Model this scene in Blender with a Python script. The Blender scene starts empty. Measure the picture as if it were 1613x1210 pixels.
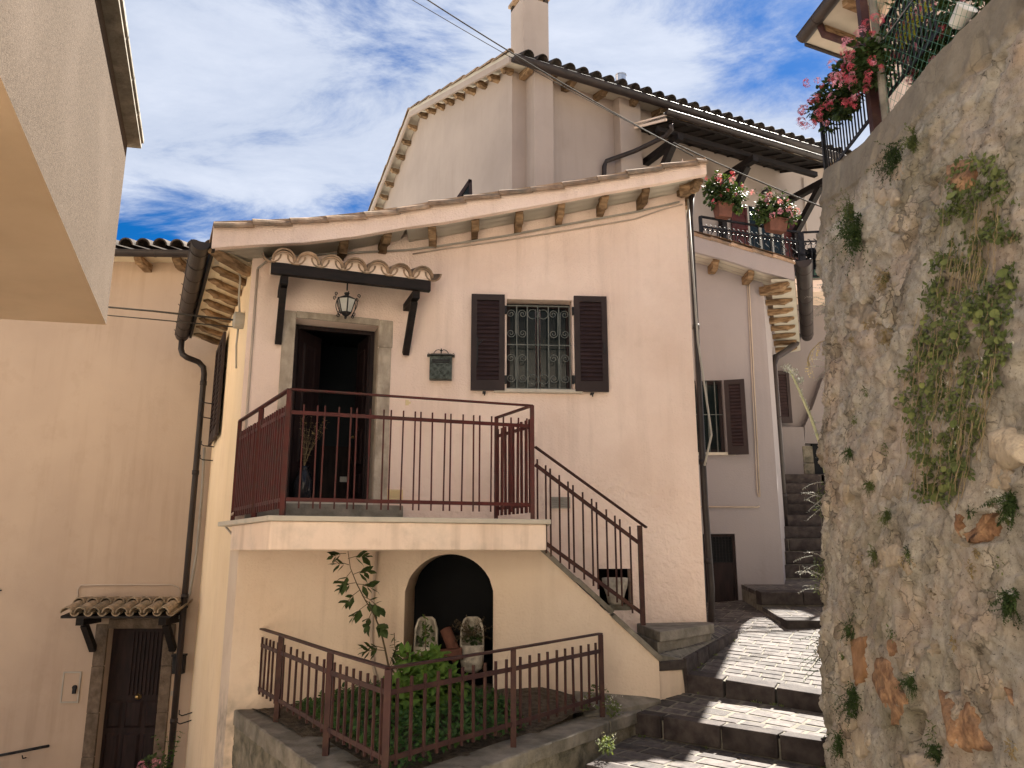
import bpy, math, random
from math import radians, sin, cos, tan, pi, hypot, atan2
from mathutils import Vector, Matrix, noise
random.seed(7)
R = random.random
sc = bpy.context.scene
COL = sc.collection

# ---------------------------------------------------------------- camera
PITCH = radians(12.3); FPX = 1211.0
cam = bpy.data.cameras.new('camera'); cam.sensor_width = 36; cam.sensor_fit = 'HORIZONTAL'
cam.lens = 36 * FPX / 1613; cam.clip_start = 0.05; cam.clip_end = 3000
co = bpy.data.objects.new('camera', cam); COL.objects.link(co)
co.location = (0, 0, 0); co.rotation_euler = (pi / 2 + PITCH, 0, 0)
sc.camera = co
# ---------------------------------------------------------------- world and sun
SUN_AZ, SUN_EL = 36.0, 48.0          # azimuth clockwise from +Y, elevation
w = bpy.data.worlds.new('World'); sc.world = w; w.use_nodes = True
nt = w.node_tree; N = nt.nodes; L = nt.links; N.clear()
out = N.new('ShaderNodeOutputWorld'); bg = N.new('ShaderNodeBackground'); bg.inputs['Strength'].default_value = 0.064
sky = N.new('ShaderNodeTexSky'); sky.sky_type = 'NISHITA'; sky.sun_disc = False
sky.sun_elevation = radians(SUN_EL); sky.sun_rotation = radians(SUN_AZ)
sky.air_density = 1.0; sky.dust_density = 0.3; sky.ozone_density = 2.0
tc = N.new('ShaderNodeTexCoord'); sep = N.new('ShaderNodeSeparateXYZ'); L.new(tc.outputs['Generated'], sep.inputs[0])
def wm(op, a, b=None, **k):
    n = N.new('ShaderNodeMath'); n.operation = op
    for i, x in enumerate((a, b)):
        if x is None: continue
        if isinstance(x, (int, float)): n.inputs[i].default_value = x
        else: L.new(x, n.inputs[i])
    n.use_clamp = k.get('clamp', False)
    return n.outputs[0]
zc = wm('ADD', wm('MAXIMUM', sep.outputs[2], 0.0), 0.18)
comb = N.new('ShaderNodeCombineXYZ')
L.new(wm('DIVIDE', sep.outputs[0], zc), comb.inputs[0]); L.new(wm('DIVIDE', sep.outputs[1], zc), comb.inputs[1])
mp = N.new('ShaderNodeMapping'); mp.inputs['Rotation'].default_value = (0, 0, radians(30)); mp.inputs['Scale'].default_value = (1.0, 1.7, 1)
mp.inputs['Location'].default_value = (1.9, 6.6, 0)
L.new(comb.outputs[0], mp.inputs[0])
def wnoise(scale, det, rough, dist):
    n = N.new('ShaderNodeTexNoise'); n.inputs['Scale'].default_value = scale; n.inputs['Detail'].default_value = det
    n.inputs['Roughness'].default_value = rough; n.inputs['Distortion'].default_value = dist
    L.new(mp.outputs[0], n.inputs[0]); return n.outputs[0]
nbig = wnoise(1.0, 3, 0.5, 0.15); nfine = wnoise(3.0, 12, 0.66, 0.4)
cl = wm('ADD', wm('MULTIPLY', nbig, 0.62), wm('MULTIPLY', nfine, 0.42))
cr = N.new('ShaderNodeMapRange'); cr.interpolation_type = 'SMOOTHSTEP'
cr.inputs['From Min'].default_value = 0.41; cr.inputs['From Max'].default_value = 0.56
L.new(cl, cr.inputs[0])
hs = N.new('ShaderNodeHueSaturation'); hs.inputs['Saturation'].default_value = 1.25; hs.inputs['Value'].default_value = 0.30
tn = N.new('ShaderNodeMix'); tn.data_type = 'RGBA'; tn.blend_type = 'MULTIPLY'; tn.inputs[0].default_value = 1; tn.inputs[7].default_value = (.62, .80, 1.08, 1)
L.new(sky.outputs[0], tn.inputs[6]); L.new(tn.outputs[2], hs.inputs['Color'])
cc = N.new('ShaderNodeMix'); cc.data_type = 'RGBA'
cc.inputs[6].default_value = (1.15, 1.42, 1.95, 1); cc.inputs[7].default_value = (3.1, 3.2, 3.45, 1)
L.new(nfine, cc.inputs[0])
mx = N.new('ShaderNodeMix'); mx.data_type = 'RGBA'
L.new(wm('MULTIPLY', cr.outputs[0], 0.9), mx.inputs[0]); L.new(hs.outputs[0], mx.inputs[6]); L.new(cc.outputs[2], mx.inputs[7])
L.new(mx.outputs[2], bg.inputs['Color']); L.new(bg.outputs[0], out.inputs[0])

sun = bpy.data.lights.new('sun', 'SUN'); sun.energy = 5.0; sun.angle = radians(0.55); sun.color = (1.0, 0.93, 0.82)
so = bpy.data.objects.new('sun', sun); COL.objects.link(so)
_a, _e = radians(SUN_AZ), radians(SUN_EL)
SUNV = Vector((sin(_a) * cos(_e), cos(_a) * cos(_e), sin(_e)))
so.rotation_euler = SUNV.to_track_quat('Z', 'Y').to_euler(); so.location = (0, 0, 30)
vs = sc.view_settings; vs.view_transform = 'Standard'; vs.look = 'None'; vs.gamma = 1; vs.use_curve_mapping = False
vs.exposure = 2.42
sc.cycles.max_bounces = 8; sc.cycles.diffuse_bounces = 5

# ---------------------------------------------------------------- pixels of the photograph to places
def ray(px, py):
    dx = (px - 806.5) / FPX; dy = (605 - py) / FPX
    return Vector((dx, cos(PITCH) - dy * sin(PITCH), sin(PITCH) + dy * cos(PITCH)))
def PH(px, py, h):                     # on the level h
    r = ray(px, py); return r * (h / r.z)
def PY(px, py, y):                     # at distance y
    r = ray(px, py); return r * (y / r.y)
class Fr:                              # a vertical plane: s along, h up, d towards the viewer
    def __init__(s, A, B):
        s.o = Vector((A[0], A[1])); s.u = Vector((B[0] - A[0], B[1] - A[1])); s.L = s.u.length; s.u.normalize()
        s.n = Vector((s.u.y, -s.u.x)); s.ang = atan2(s.u.y, s.u.x)
    def P(s, a, h, d=0):
        q = s.o + s.u * a + s.n * d; return Vector((q.x, q.y, h))
    def px(s, x, y, d=0):
        r = ray(x, y); r2 = Vector((r.x, r.y)); t = (s.o.dot(s.n) + d) / r2.dot(s.n)
        return ((r2 * t - s.o).dot(s.u), r.z * t)
    def W(s, x, y, d=0):
        a, h = s.px(x, y, d); return s.P(a, h, d)

# ---------------------------------------------------------------- mesh building
class MB:
    def __init__(s): s.v = []; s.f = []
    def add(s, vs_, fs):
        k = len(s.v); s.v += [tuple(v) for v in vs_]; s.f += [tuple(i + k for i in f) for f in fs]; return s
    def hexa(s, p):
        return s.add(p, [(0, 3, 2, 1), (4, 5, 6, 7), (0, 1, 5, 4), (1, 2, 6, 5), (2, 3, 7, 6), (3, 0, 4, 7)])
    def fbox(s, fr, a0, a1, h0, h1, d0, d1, dh=0.0):   # dh: extra height at a1
        return s.hexa([fr.P(a0, h0, d0), fr.P(a1, h0 + dh, d0), fr.P(a1, h0 + dh, d1), fr.P(a0, h0, d1),
                       fr.P(a0, h1, d0), fr.P(a1, h1 + dh, d0), fr.P(a1, h1 + dh, d1), fr.P(a0, h1, d1)])
    def box(s, x0, x1, y0, y1, z0, z1):
        return s.hexa([(x0, y0, z0), (x1, y0, z0), (x1, y1, z0), (x0, y1, z0), (x0, y0, z1), (x1, y0, z1), (x1, y1, z1), (x0, y1, z1)])
    def bar(s, p, q, wd, ht, up=(0, 0, 1)):
        p = Vector(p); q = Vector(q); d = (q - p).normalized(); up = Vector(up)
        if abs(d.dot(up)) > .99: up = Vector((0, 1, 0))
        x = d.cross(up).normalized() * (wd / 2); y = x.cross(d).normalized() * (ht / 2)
        return s.hexa([p - x - y, p + x - y, q + x - y, q - x - y, p - x + y, p + x + y, q + x + y, q - x + y])
    def tube(s, pts, r, n=8, caps=True):
        pts = [Vector(p) for p in pts]; rs = r if isinstance(r, (list, tuple)) else [r] * len(pts)
        k = len(s.v); up = Vector((0.13, 0.21, 0.97)).normalized(); m = len(pts)
        t = (pts[1] - pts[0]).normalized(); a = t.cross(up)
        if a.length < .05: a = t.cross(Vector((1, 0, 0)))
        a.normalize()
        for i, p in enumerate(pts):
            t = (pts[min(i + 1, m - 1)] - pts[max(i - 1, 0)]).normalized()
            a = (a - t * a.dot(t)).normalized(); b = t.cross(a)
            for j in range(n):
                q = 2 * pi * j / n; s.v.append(tuple(p + (a * cos(q) + b * sin(q)) * rs[i]))
        for i in range(m - 1):
            for j in range(n):
                j2 = (j + 1) % n
                s.f.append((k + i * n + j, k + i * n + j2, k + (i + 1) * n + j2, k + (i + 1) * n + j))
        if caps:
            s.f.append(tuple(k + j for j in reversed(range(n)))); s.f.append(tuple(k + (m - 1) * n + j for j in range(n)))
        return s
    def lathe(s, prof, c, n=20, axis=None, squash=(1, 1)):
        k = len(s.v); q = Vector(axis).to_track_quat('Z', 'Y') if axis else None
        for (r, z) in prof:
            for j in range(n):
                a = 2 * pi * j / n; p = Vector((r * cos(a) * squash[0], r * sin(a) * squash[1], z))
                if q: p = q @ p
                s.v.append(tuple(Vector(c) + p))
        for i in range(len(prof) - 1):
            for j in range(n):
                j2 = (j + 1) % n
                s.f.append((k + i * n + j, k + i * n + j2, k + (i + 1) * n + j2, k + (i + 1) * n + j))
        s.f.append(tuple(k + j for j in reversed(range(n)))); s.f.append(tuple(k + (len(prof) - 1) * n + j for j in range(n)))
        return s
    def prism(s, poly, vec):
        n = len(poly); vec = Vector(vec); a = [Vector(p) for p in poly]
        return s.add(a + [p + vec for p in a], [tuple(range(n))[::-1], tuple(range(n, 2 * n))] + [(i, (i + 1) % n, n + (i + 1) % n, n + i) for i in range(n)])
    def tile(s, p, q, r, up=(0, 0, 1), th=0.014, n=8, flip=1, r2=None, arc=pi):   # half-round clay tile from p to q
        p = Vector(p); q = Vector(q); d = (q - p).normalized(); x = d.cross(Vector(up)).normalized(); y = x.cross(d).normalized() * flip
        r2 = r2 or r; k = len(s.v)
        for (c, rr) in ((p, r), (q, r2)):
            for t_ in (0, th):
                for j in range(n + 1):
                    a = (pi - arc) / 2 + arc * j / n
                    s.v.append(tuple(c + x * cos(a) * (rr - t_) + y * sin(a) * (rr - t_)))
        m = n + 1
        o0, i0, o1, i1 = k, k + m, k + 2 * m, k + 3 * m
        for j in range(n):
            s.f += [(o0 + j, o0 + j + 1, o1 + j + 1, o1 + j), (i0 + j, i1 + j, i1 + j + 1, i0 + j + 1),
                    (o0 + j, i0 + j, i0 + j + 1, o0 + j + 1), (o1 + j, o1 + j + 1, i1 + j + 1, i1 + j)]
        s.f += [(o0, o1, i1, i0), (o0 + n, i0 + n, i1 + n, o1 + n)]
        return s
    def leaf(s, c, nrm, d, ln, wd, bend=0.25):      # pointed oval leaf of 4 faces
        d = Vector(d).normalized(); nrm = Vector(nrm); x = d.cross(nrm)
        if x.length < .01: x = d.cross(Vector((.3, .5, .8)))
        x.normalize(); nn = x.cross(d).normalized(); c = Vector(c)
        pts = [c, c + d * ln * .35 - x * wd * .5 - nn * wd * bend * .5, c + d * ln * .35 + x * wd * .5 - nn * wd * bend * .5,
               c + d * ln * .72 - x * wd * .36 - nn * ln * bend * .4, c + d * ln * .72 + x * wd * .36 - nn * ln * bend * .4,
               c + d * ln - nn * ln * bend, c + d * ln * .36 + nn * 0.0, c + d * ln * .72 - nn * ln * bend * .3]
        return s.add(pts, [(0, 1, 6), (0, 6, 2), (1, 3, 7, 6), (6, 7, 4, 2), (3, 5, 7), (7, 5, 4)])
def box_frame(mb, fr, a0, a1, h0, h1, d0, d1, wdt):   # rectangular frame out of four butted boxes
    mb.fbox(fr, a0, a0 + wdt, h0, h1, d0, d1); mb.fbox(fr, a1 - wdt, a1, h0, h1, d0, d1)
    mb.fbox(fr, a0 + wdt, a1 - wdt, h0, h0 + wdt, d0, d1); mb.fbox(fr, a0 + wdt, a1 - wdt, h1 - wdt, h1, d0, d1)
def wall(mb, fr, s0, s1, h0, top, holes=(), d=0.0, reveal=0.25, cuts=()):
    def tp(s):
        for (a, ha), (b, hb) in zip(top, top[1:]):
            if a - 1e-6 <= s <= b + 1e-6: return ha + (hb - ha) * (s - a) / max(b - a, 1e-6)
        return top[0][1] if s < top[0][0] else top[-1][1]
    S = {round(x, 5) for x in [s0, s1] + list(cuts) + [t[0] for t in top if s0 < t[0] < s1]}
    hs_ = []
    for (a, b, lo, hi) in holes:
        S |= {round(a, 5), round(b, 5)}
        if callable(hi): S |= {round(a + (b - a) * i / 22, 5) for i in range(1, 22)}
        hs_.append((round(a, 5), round(b, 5), lo, hi if callable(hi) else (lambda s, q=hi: q)))
    S = sorted(S)
    for a, b in zip(S, S[1:]):
        m = (a + b) / 2; la, lb = h0, h0
        for (x0, x1, lo, hi) in sorted([h for h in hs_ if h[0] < m < h[1]], key=lambda h: h[2]):
            if lo > la + 1e-4: mb.add([fr.P(a, la, d), fr.P(b, lb, d), fr.P(b, lo, d), fr.P(a, lo, d)], [(0, 1, 2, 3)])
            la, lb = hi(a), hi(b)
            mb.add([fr.P(a, la, d), fr.P(b, lb, d), fr.P(b, lb, d - reveal), fr.P(a, la, d - reveal)], [(3, 2, 1, 0)])
            mb.add([fr.P(a, lo, d), fr.P(b, lo, d), fr.P(b, lo, d - reveal), fr.P(a, lo, d - reveal)], [(0, 1, 2, 3)])
        mb.add([fr.P(a, la, d), fr.P(b, lb, d), fr.P(b, tp(b), d), fr.P(a, tp(a), d)], [(0, 1, 2, 3)])
    for (x0, x1, lo, hi) in hs_:
        for x in (x0, x1):
            mb.add([fr.P(x, lo, d), fr.P(x, hi(x), d), fr.P(x, hi(x), d - reveal), fr.P(x, lo, d - reveal)], [(0, 1, 2, 3)])

WL = {}
def tag(o, label=None, cat=None, group=None, kind=None):
    for k, v in (('label', label), ('category', cat), ('group', group), ('kind', kind)):
        if v: o[k] = v
    return o
def thing(name, label, cat, loc, group=None, kind=None):
    o = bpy.data.objects.new(name, None); COL.objects.link(o); o.empty_display_size = .1
    o.location = loc; WL[o.name] = Vector(loc); return tag(o, label, cat, group, kind)
def obj(name, mb, m, parent=None, smooth=False, label=None, cat=None, group=None, kind=None, bevel=0, mats=None):
    vs_ = [Vector(v) for v in mb.v]
    lo = Vector([min(v[i] for v in vs_) for i in range(3)]); hi = Vector([max(v[i] for v in vs_) for i in range(3)])
    c = Vector(((lo.x + hi.x) / 2, (lo.y + hi.y) / 2, lo.z))
    me = bpy.data.meshes.new(name); me.from_pydata([v - c for v in vs_], [], mb.f); me.update()
    me.materials.append(m)
    if smooth:
        for p in me.polygons: p.use_smooth = True
    o = bpy.data.objects.new(name, me); COL.objects.link(o)
    pw = WL[parent.name] if parent else Vector((0, 0, 0))
    if parent: o.parent = parent
    o.location = c - pw; WL[o.name] = c
    if bevel:
        b = o.modifiers.new('bevel', 'BEVEL'); b.width = bevel; b.segments = 2; b.limit_method = 'ANGLE'
    return tag(o, label, cat, group, kind)
def fix(o):      # consistent normals
    import bmesh
    bm = bmesh.new(); bm.from_mesh(o.data); bmesh.ops.recalc_face_normals(bm, faces=bm.faces); bm.to_mesh(o.data); bm.free(); return o
def inst(name, me, loc, parent=None, rot=(0, 0, 0), scale=None, label=None, cat=None, group=None, kind=None):
    o = bpy.data.objects.new(name, me); COL.objects.link(o)
    loc = Vector(loc); pw = WL[parent.name] if parent else Vector((0, 0, 0))
    if parent: o.parent = parent
    o.location = loc - pw; o.rotation_euler = rot
    if scale: o.scale = scale
    WL[o.name] = loc
    return tag(o, label, cat, group, kind)
def mesh_of(name, mb, m, smooth=False):
    me = bpy.data.meshes.new(name); me.from_pydata([tuple(v) for v in mb.v], [], mb.f); me.update(); me.materials.append(m)
    if smooth:
        for p in me.polygons: p.use_smooth = True
    return me
def jit(a): return (R() - .5) * 2 * a

# ---------------------------------------------------------------- materials
def mat(name, c1, c2=None, rough=0.8, nscale=6.0, det=6, bump=0.0, bscale=60.0, bdist=0.01, metal=0.0, rnd=0.0, stretch=None,
        spec=0.2, contrast=(0.35, 0.65), bump2=None, transl=0.0, dirt=None, vary=None, streak=0.0):
    m = bpy.data.materials.new(name); m.use_nodes = True; t = m.node_tree; n = t.nodes; l = t.links
    b = n['Principled BSDF']; b.inputs['Roughness'].default_value = rough; b.inputs['Metallic'].default_value = metal
    b.inputs['Specular IOR Level'].default_value = spec
    g = n.new('ShaderNodeNewGeometry'); pos = g.outputs['Position']
    if stretch:
        mpn = n.new('ShaderNodeMapping'); mpn.inputs['Scale'].default_value = stretch; l.new(pos, mpn.inputs[0]); cpos = mpn.outputs[0]
    else: cpos = pos
    def nz(scale, dd=6, src=None, rg=0.55):
        q = n.new('ShaderNodeTexNoise'); q.inputs['Scale'].default_value = scale; q.inputs['Detail'].default_value = dd
        q.inputs['Roughness'].default_value = rg
        l.new(src if src else pos, q.inputs[0]); return q.outputs[0]
    def rng(x, a, b_, c=0.0, d=1.0):
        q = n.new('ShaderNodeMapRange'); q.inputs[1].default_value = a; q.inputs[2].default_value = b_; q.inputs[3].default_value = c; q.inputs[4].default_value = d
        l.new(x, q.inputs[0]); return q.outputs[0]
    def mixc(f, a, b_, mode='MIX'):
        q = n.new('ShaderNodeMix'); q.data_type = 'RGBA'; q.blend_type = mode
        for i, x in ((0, f), (6, a), (7, b_)):
            if isinstance(x, (int, float)): q.inputs[i].default_value = x
            elif isinstance(x, tuple): q.inputs[i].default_value = x if len(x) == 4 else (*x, 1)
            else: l.new(x, q.inputs[i])
        return q.outputs[2]
    def mth(op, a, b_):
        q = n.new('ShaderNodeMath'); q.operation = op
        for i, x in ((0, a), (1, b_)):
            if isinstance(x, (int, float)): q.inputs[i].default_value = x
            else: l.new(x, q.inputs[i])
        return q.outputs[0]
    m['h'] = 1
    col = mixc(rng(nz(nscale, det, cpos), *contrast), c1, c2 or c1)
    if dirt:       # (colour, z below which it grows, amount)
        sp = n.new('ShaderNodeSeparateXYZ'); l.new(pos, sp.inputs[0])
        f = mth('MULTIPLY', rng(mth('ADD', sp.outputs[2], mth('MULTIPLY', nz(2.2), 0.9)), dirt[1] + .45 + dirt[3], dirt[1] + .45), mth('MULTIPLY', rng(nz(9), .3, .7), dirt[2]))
        col = mixc(f, col, dirt[0])
    if vary:       # faint large stains
        col = mixc(mth('MULTIPLY', rng(nz(vary[1], 5, None, .6), .45, .75), vary[2]), col, vary[0])
    if streak:
        ms_ = n.new('ShaderNodeMapping'); ms_.inputs['Scale'].default_value = (5.5, 5.5, .35); l.new(pos, ms_.inputs[0])
        f = mth('MULTIPLY', rng(nz(1.0, 6, ms_.outputs[0], .62), .50, .78), mth('MULTIPLY', rng(nz(.55, 2), .38, .60), streak))
        col = mixc(f, col, mixc(1.0, col, (.60, .56, .52), 'MULTIPLY'))
        f2 = mth('MULTIPLY', rng(nz(2.6, 8, None, .7), .56, .62), streak * .35); col = mixc(f2, col, mixc(1.0, col, (.80, .77, .74), 'MULTIPLY'))
    if rnd:
        oi = n.new('ShaderNodeObjectInfo'); hv = n.new('ShaderNodeHueSaturation')
        l.new(rng(oi.outputs['Random'], 0, 1, 1 - rnd, 1 + rnd), hv.inputs['Value']); l.new(col, hv.inputs['Color']); col = hv.outputs[0]
    l.new(col, b.inputs['Base Color'])
    if bump:
        bn = n.new('ShaderNodeBump'); bn.inputs['Strength'].default_value = bump; bn.inputs['Distance'].default_value = bdist
        hgt = nz(bscale, 5, cpos)
        if bump2:   # (scale, weight, zmax or None): coarse trowelled relief, optionally only low on the wall
            v = n.new('ShaderNodeTexVoronoi'); v.feature = 'SMOOTH_F1'; v.inputs['Scale'].default_value = bump2[0]
            v.inputs['Smoothness'].default_value = .6
            md = n.new('ShaderNodeVectorMath'); md.operation = 'ADD'; l.new(pos, md.inputs[0])
            nn = n.new('ShaderNodeTexNoise'); nn.inputs['Scale'].default_value = bump2[0] * .7; l.new(pos, nn.inputs[0])
            sc_ = n.new('ShaderNodeVectorMath'); sc_.operation = 'SCALE'; sc_.inputs[3].default_value = 2.2 / bump2[0]; l.new(nn.outputs[1], sc_.inputs[0])
            l.new(sc_.outputs[0], md.inputs[1]); l.new(md.outputs[0], v.inputs[0])
            h2 = mth('MULTIPLY', v.outputs[0], bump2[1])
            if bump2[2] is not None:
                sp = n.new('ShaderNodeSeparateXYZ'); l.new(pos, sp.inputs[0])
                h2 = mth('MULTIPLY', h2, rng(mth('ADD', sp.outputs[2], mth('MULTIPLY', nz(3.0), .3)), bump2[2] + .25, bump2[2]))
            hgt = mth('ADD', hgt, h2)
        l.new(hgt, bn.inputs['Height']); l.new(bn.outputs[0], b.inputs['Normal'])
    if transl:
        tr = n.new('ShaderNodeBsdfTranslucent'); l.new(mixc(1.0, col, (1.0, 1.0, .35), 'MULTIPLY'), tr.inputs[0])
        ms = n.new('ShaderNodeMixShader'); ms.inputs[0].default_value = transl
        l.new(b.outputs[0], ms.inputs[1]); l.new(tr.outputs[0], ms.inputs[2]); l.new(ms.outputs[0], n['Material Output'].inputs[0])
    return m
PINK = (0.83, 0.66, 0.575); PINK2 = (0.87, 0.71, 0.625)
m_facade = mat('pink_stucco', PINK, PINK2, .92, 1.3, 5, .75, 48, .014, bump2=(11, 1.5, .85), streak=.42, vary=((.62, .45, .36), 1.2, .4), dirt=((.30, .25, .20), -.95, .35, .5))
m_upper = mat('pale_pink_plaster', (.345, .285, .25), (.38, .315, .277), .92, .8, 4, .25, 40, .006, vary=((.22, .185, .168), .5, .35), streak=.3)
m_side = mat('cream_plaster', (.84, .66, .44), (.88, .70, .49), .92, 1.0, 4, .3, 40, .008, vary=((.70, .5, .33), .8, .4), streak=.5)
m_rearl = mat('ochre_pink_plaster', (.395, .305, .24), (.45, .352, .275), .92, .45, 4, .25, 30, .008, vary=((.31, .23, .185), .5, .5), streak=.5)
m_under = mat('ochre_stucco', (.66, .54, .435), (.71, .59, .48), .92, 1.2, 5, .55, 42, .012, bump2=(13, .5, None), streak=.7, vary=((.60, .45, .34), 1.5, .45), dirt=((.22, .20, .17), -1.55, .75, .35))
m_nearl = mat('grained_render', (.050, .036, .026), (.090, .067, .049), .97, 60, 8, .6, 130, .012, spec=.1, vary=((.13, .10, .08), .8, .35))  # dark base colour stands in for shade this sun-struck wall does not get
m_nsoff = mat('soffit_render', (.50, .36, .24), (.56, .41, .28), .95, 1, 4, .2, 40, .006, vary=((.42, .31, .21), 1.4, .5))
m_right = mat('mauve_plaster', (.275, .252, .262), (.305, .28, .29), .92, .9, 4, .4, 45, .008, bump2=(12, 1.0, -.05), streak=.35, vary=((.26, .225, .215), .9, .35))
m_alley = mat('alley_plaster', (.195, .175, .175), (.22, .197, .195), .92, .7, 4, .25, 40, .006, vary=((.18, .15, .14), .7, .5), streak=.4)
m_soffit = mat('pale_boards', (.66, .57, .42), (.74, .65, .49), .85, 3, 4, .2, 60, .003)
m_soffg = mat('grey_boards', (.44, .41, .35), (.50, .46, .40), .85, 3, 4, .2, 60, .003)
m_rafter = mat('weathered_rafter', (.12, .075, .042), (.27, .18, .105), .9, 7, 6, .6, 30, .01, stretch=(1, 1, 4), rnd=.3, contrast=(.4, .6))
m_tile = mat('clay_tile', (.24, .155, .10), (.40, .28, .19), .92, 9, 8, .5, 40, .01, rnd=.25, vary=((.13, .12, .095), 5, .9))
m_tiled = mat('dark_roof_tile', (.025, .022, .02), (.07, .052, .042), .9, 9, 6, .5, 40, .01, rnd=.3)
m_tileg = mat('grey_canopy_tile', (.22, .17, .12), (.38, .30, .22), .92, 11, 8, .5, 40, .01, rnd=.25, vary=((.12, .12, .09), 6, .7))
m_gutter = mat('brown_gutter', (.020, .015, .015), (.034, .025, .023), .5, 5, 4, .05, 20, .003, spec=.3)
m_gutterg = mat('grey_brown_pipe', (.09, .075, .06), (.12, .10, .08), .5, 5, 4, metal=.2)
m_darkwood = mat('dark_timber', (.007, .006, .006), (.018, .012, .011), .7, 5, 6, .4, 35, .006, stretch=(1, 1, 6), spec=.25)
m_shutter = mat('brown_shutter_paint', (.026, .018, .019), (.038, .026, .026), .6, 6, 5, .1, 40, .003)
m_shuttL = mat('brown_slat_paint', (.024, .013, .014), (.034, .019, .020), .6, 8, 4)
m_doorw = mat('dark_door_wood', (.010, .006, .007), (.024, .013, .013), .6, 4, 6, .15, 40, .003, stretch=(6, 6, 1))
m_rail = mat('oxblood_railing_paint', (.060, .014, .013), (.090, .021, .019), .55, 8, 6, .3, 60, .002, vary=((.045, .035, .028), 11, .7))
m_raild = mat('dull_brown_railing_paint', (.034, .015, .015), (.055, .022, .021), .6, 8, 6, .3, 60, .002, vary=((.09, .05, .03), 11, .6))
m_iron = mat('black_iron', (.012, .012, .014), (.03, .03, .033), .5, 12, 4, .2, 60, .002, metal=.4)
m_grille = mat('grey_green_grille', (.10, .115, .11), (.15, .16, .15), .5, 12, 4, metal=.2)
m_stone = mat('travertine_jamb', (.33, .28, .225), (.52, .45, .37), .9, 9, 8, .8, 26, .02, stretch=(1, 1, .4), vary=((.20, .165, .13), 6, .7))
m_marble = mat('pale_marble', (.50, .45, .38), (.60, .55, .47), .6, 5, 6, .1, 40, .003, vary=((.25, .23, .2), 5, .6))
m_white = mat('white_plastic', (.72, .70, .66), None, .5)
m_conc = mat('grey_concrete', (.15, .135, .11), (.26, .235, .20), .95, 7, 8, .6, 40, .015, vary=((.09, .085, .07), 3, .8))
m_moss = mat('mossy_stone', (.085, .08, .06), (.20, .18, .14), .95, 9, 8, .8, 24, .02, vary=((.34, .29, .22), 6, .5))
m_pave = mat('basalt_paving', (.038, .031, .032), (.10, .085, .080), .86, 12, 8, .7, 45, .006, rnd=.4, spec=.4, vary=((.13, .12, .10), 14, .35))
m_riser = mat('basalt_kerb', (.027, .021, .021), (.065, .053, .049), .8, 9, 8, .6, 40, .008, rnd=.2)
m_mortar = mat('pale_mortar', (.13, .12, .10), (.22, .20, .165), .95, 14, 6, .5, 60, .006, vary=((.12, .11, .09), 4, .7))
m_soil = mat('dark_soil', (.05, .038, .026), (.12, .095, .07), 1.0, 20, 8, .9, 40, .03)
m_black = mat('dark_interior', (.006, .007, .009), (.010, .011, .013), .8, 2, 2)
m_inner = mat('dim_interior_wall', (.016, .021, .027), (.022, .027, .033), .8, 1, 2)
m_terra = mat('terracotta', (.11, .05, .037), (.16, .072, .052), .85, 8, 5, .3, 40, .005)
m_plaster_w = mat('white_stone_pot', (.34, .31, .26), (.62, .57, .49), .9, 10, 7, .8, 35, .02)
m_green = mat('leaf_green', (.028, .075, .02), (.075, .155, .04), .6, 14, 3, transl=.25, rnd=.25)
m_greenl = mat('light_leaf', (.075, .15, .025), (.13, .22, .045), .6, 14, 3, transl=.35)
m_greend = mat('dark_leaf', (.026, .048, .016), (.065, .100, .034), .55, 14, 3, transl=.2, rnd=.25)
m_ivy = mat('round_leaf', (.085, .115, .035), (.19, .21, .075), .6, 7, 4, transl=.3, rnd=.35)
m_wallp = mat('wall_weed', (.075, .105, .04), (.17, .20, .08), .8, 12, 4, transl=.3)
m_silver = mat('silvery_weed', (.26, .27, .23), (.42, .41, .37), .9, 12, 3)
m_dry = mat('dry_stalk', (.25, .19, .11), (.40, .32, .20), .9, 12, 3, transl=.3)
m_stalk = mat('green_stalk', (.42, .44, .28), (.58, .57, .40), .8, 9, 3, transl=.2)
m_stem = mat('woody_stem', (.07, .055, .035), (.12, .09, .055), .9, 9, 3)
m_pinkf = mat('pink_petal', (.60, .20, .30), (.76, .38, .48), .6, 20, 2, transl=.15, rnd=.2)
m_redf = mat('coral_petal', (.42, .05, .09), (.58, .13, .18), .6, 20, 2, transl=.15, rnd=.2)
m_whitef = mat('white_petal', (.8, .8, .78), None, .6, transl=.2)
m_yellowl = mat('yellow_leaf', (.50, .50, .05), (.65, .60, .10), .6, 10, 2, transl=.4)
m_wire = mat('cable_sheath', (.035, .032, .03), (.06, .055, .05), .85, 5, 2, spec=.1)
m_wirel = mat('pale_cable_sheath', (.42, .35, .29), (.48, .40, .34), .8, 5, 2, spec=.2)
m_steel = mat('steel_flue', (.5, .52, .55), (.6, .62, .65), .3, 5, 2, metal=.9)
m_cream = mat('cream_plastic', (.70, .56, .33), None, .5)
m_greyb = mat('grey_box', (.30, .28, .25), (.36, .34, .30), .5, 5, 3)
m_letter = mat('verdigris_cast_metal', (.025, .03, .028), (.10, .12, .11), .5, 26, 5, .9, 45, .01, metal=.3)
m_green_mesh = mat('green_mesh_wire', (.08, .20, .14), None, .5)
m_orange = mat('orange_tuff', (.17, .09, .055), (.46, .28, .16), .95, 15, 10, 1.0, 34, .03, vary=((.16, .11, .08), 10, .8))
m_pale_st = mat('pale_limestone', (.34, .28, .21), (.50, .42, .32), .95, 9, 8, 1.0, 22, .025, vary=((.28, .22, .17), 7, .6))
m_ledge = mat('plaster_ledge', (.80, .64, .53), (.86, .70, .59), .9, 2, 4, .4, 40, .010, streak=1.0, vary=((.45, .38, .31), 4, .55))
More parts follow.
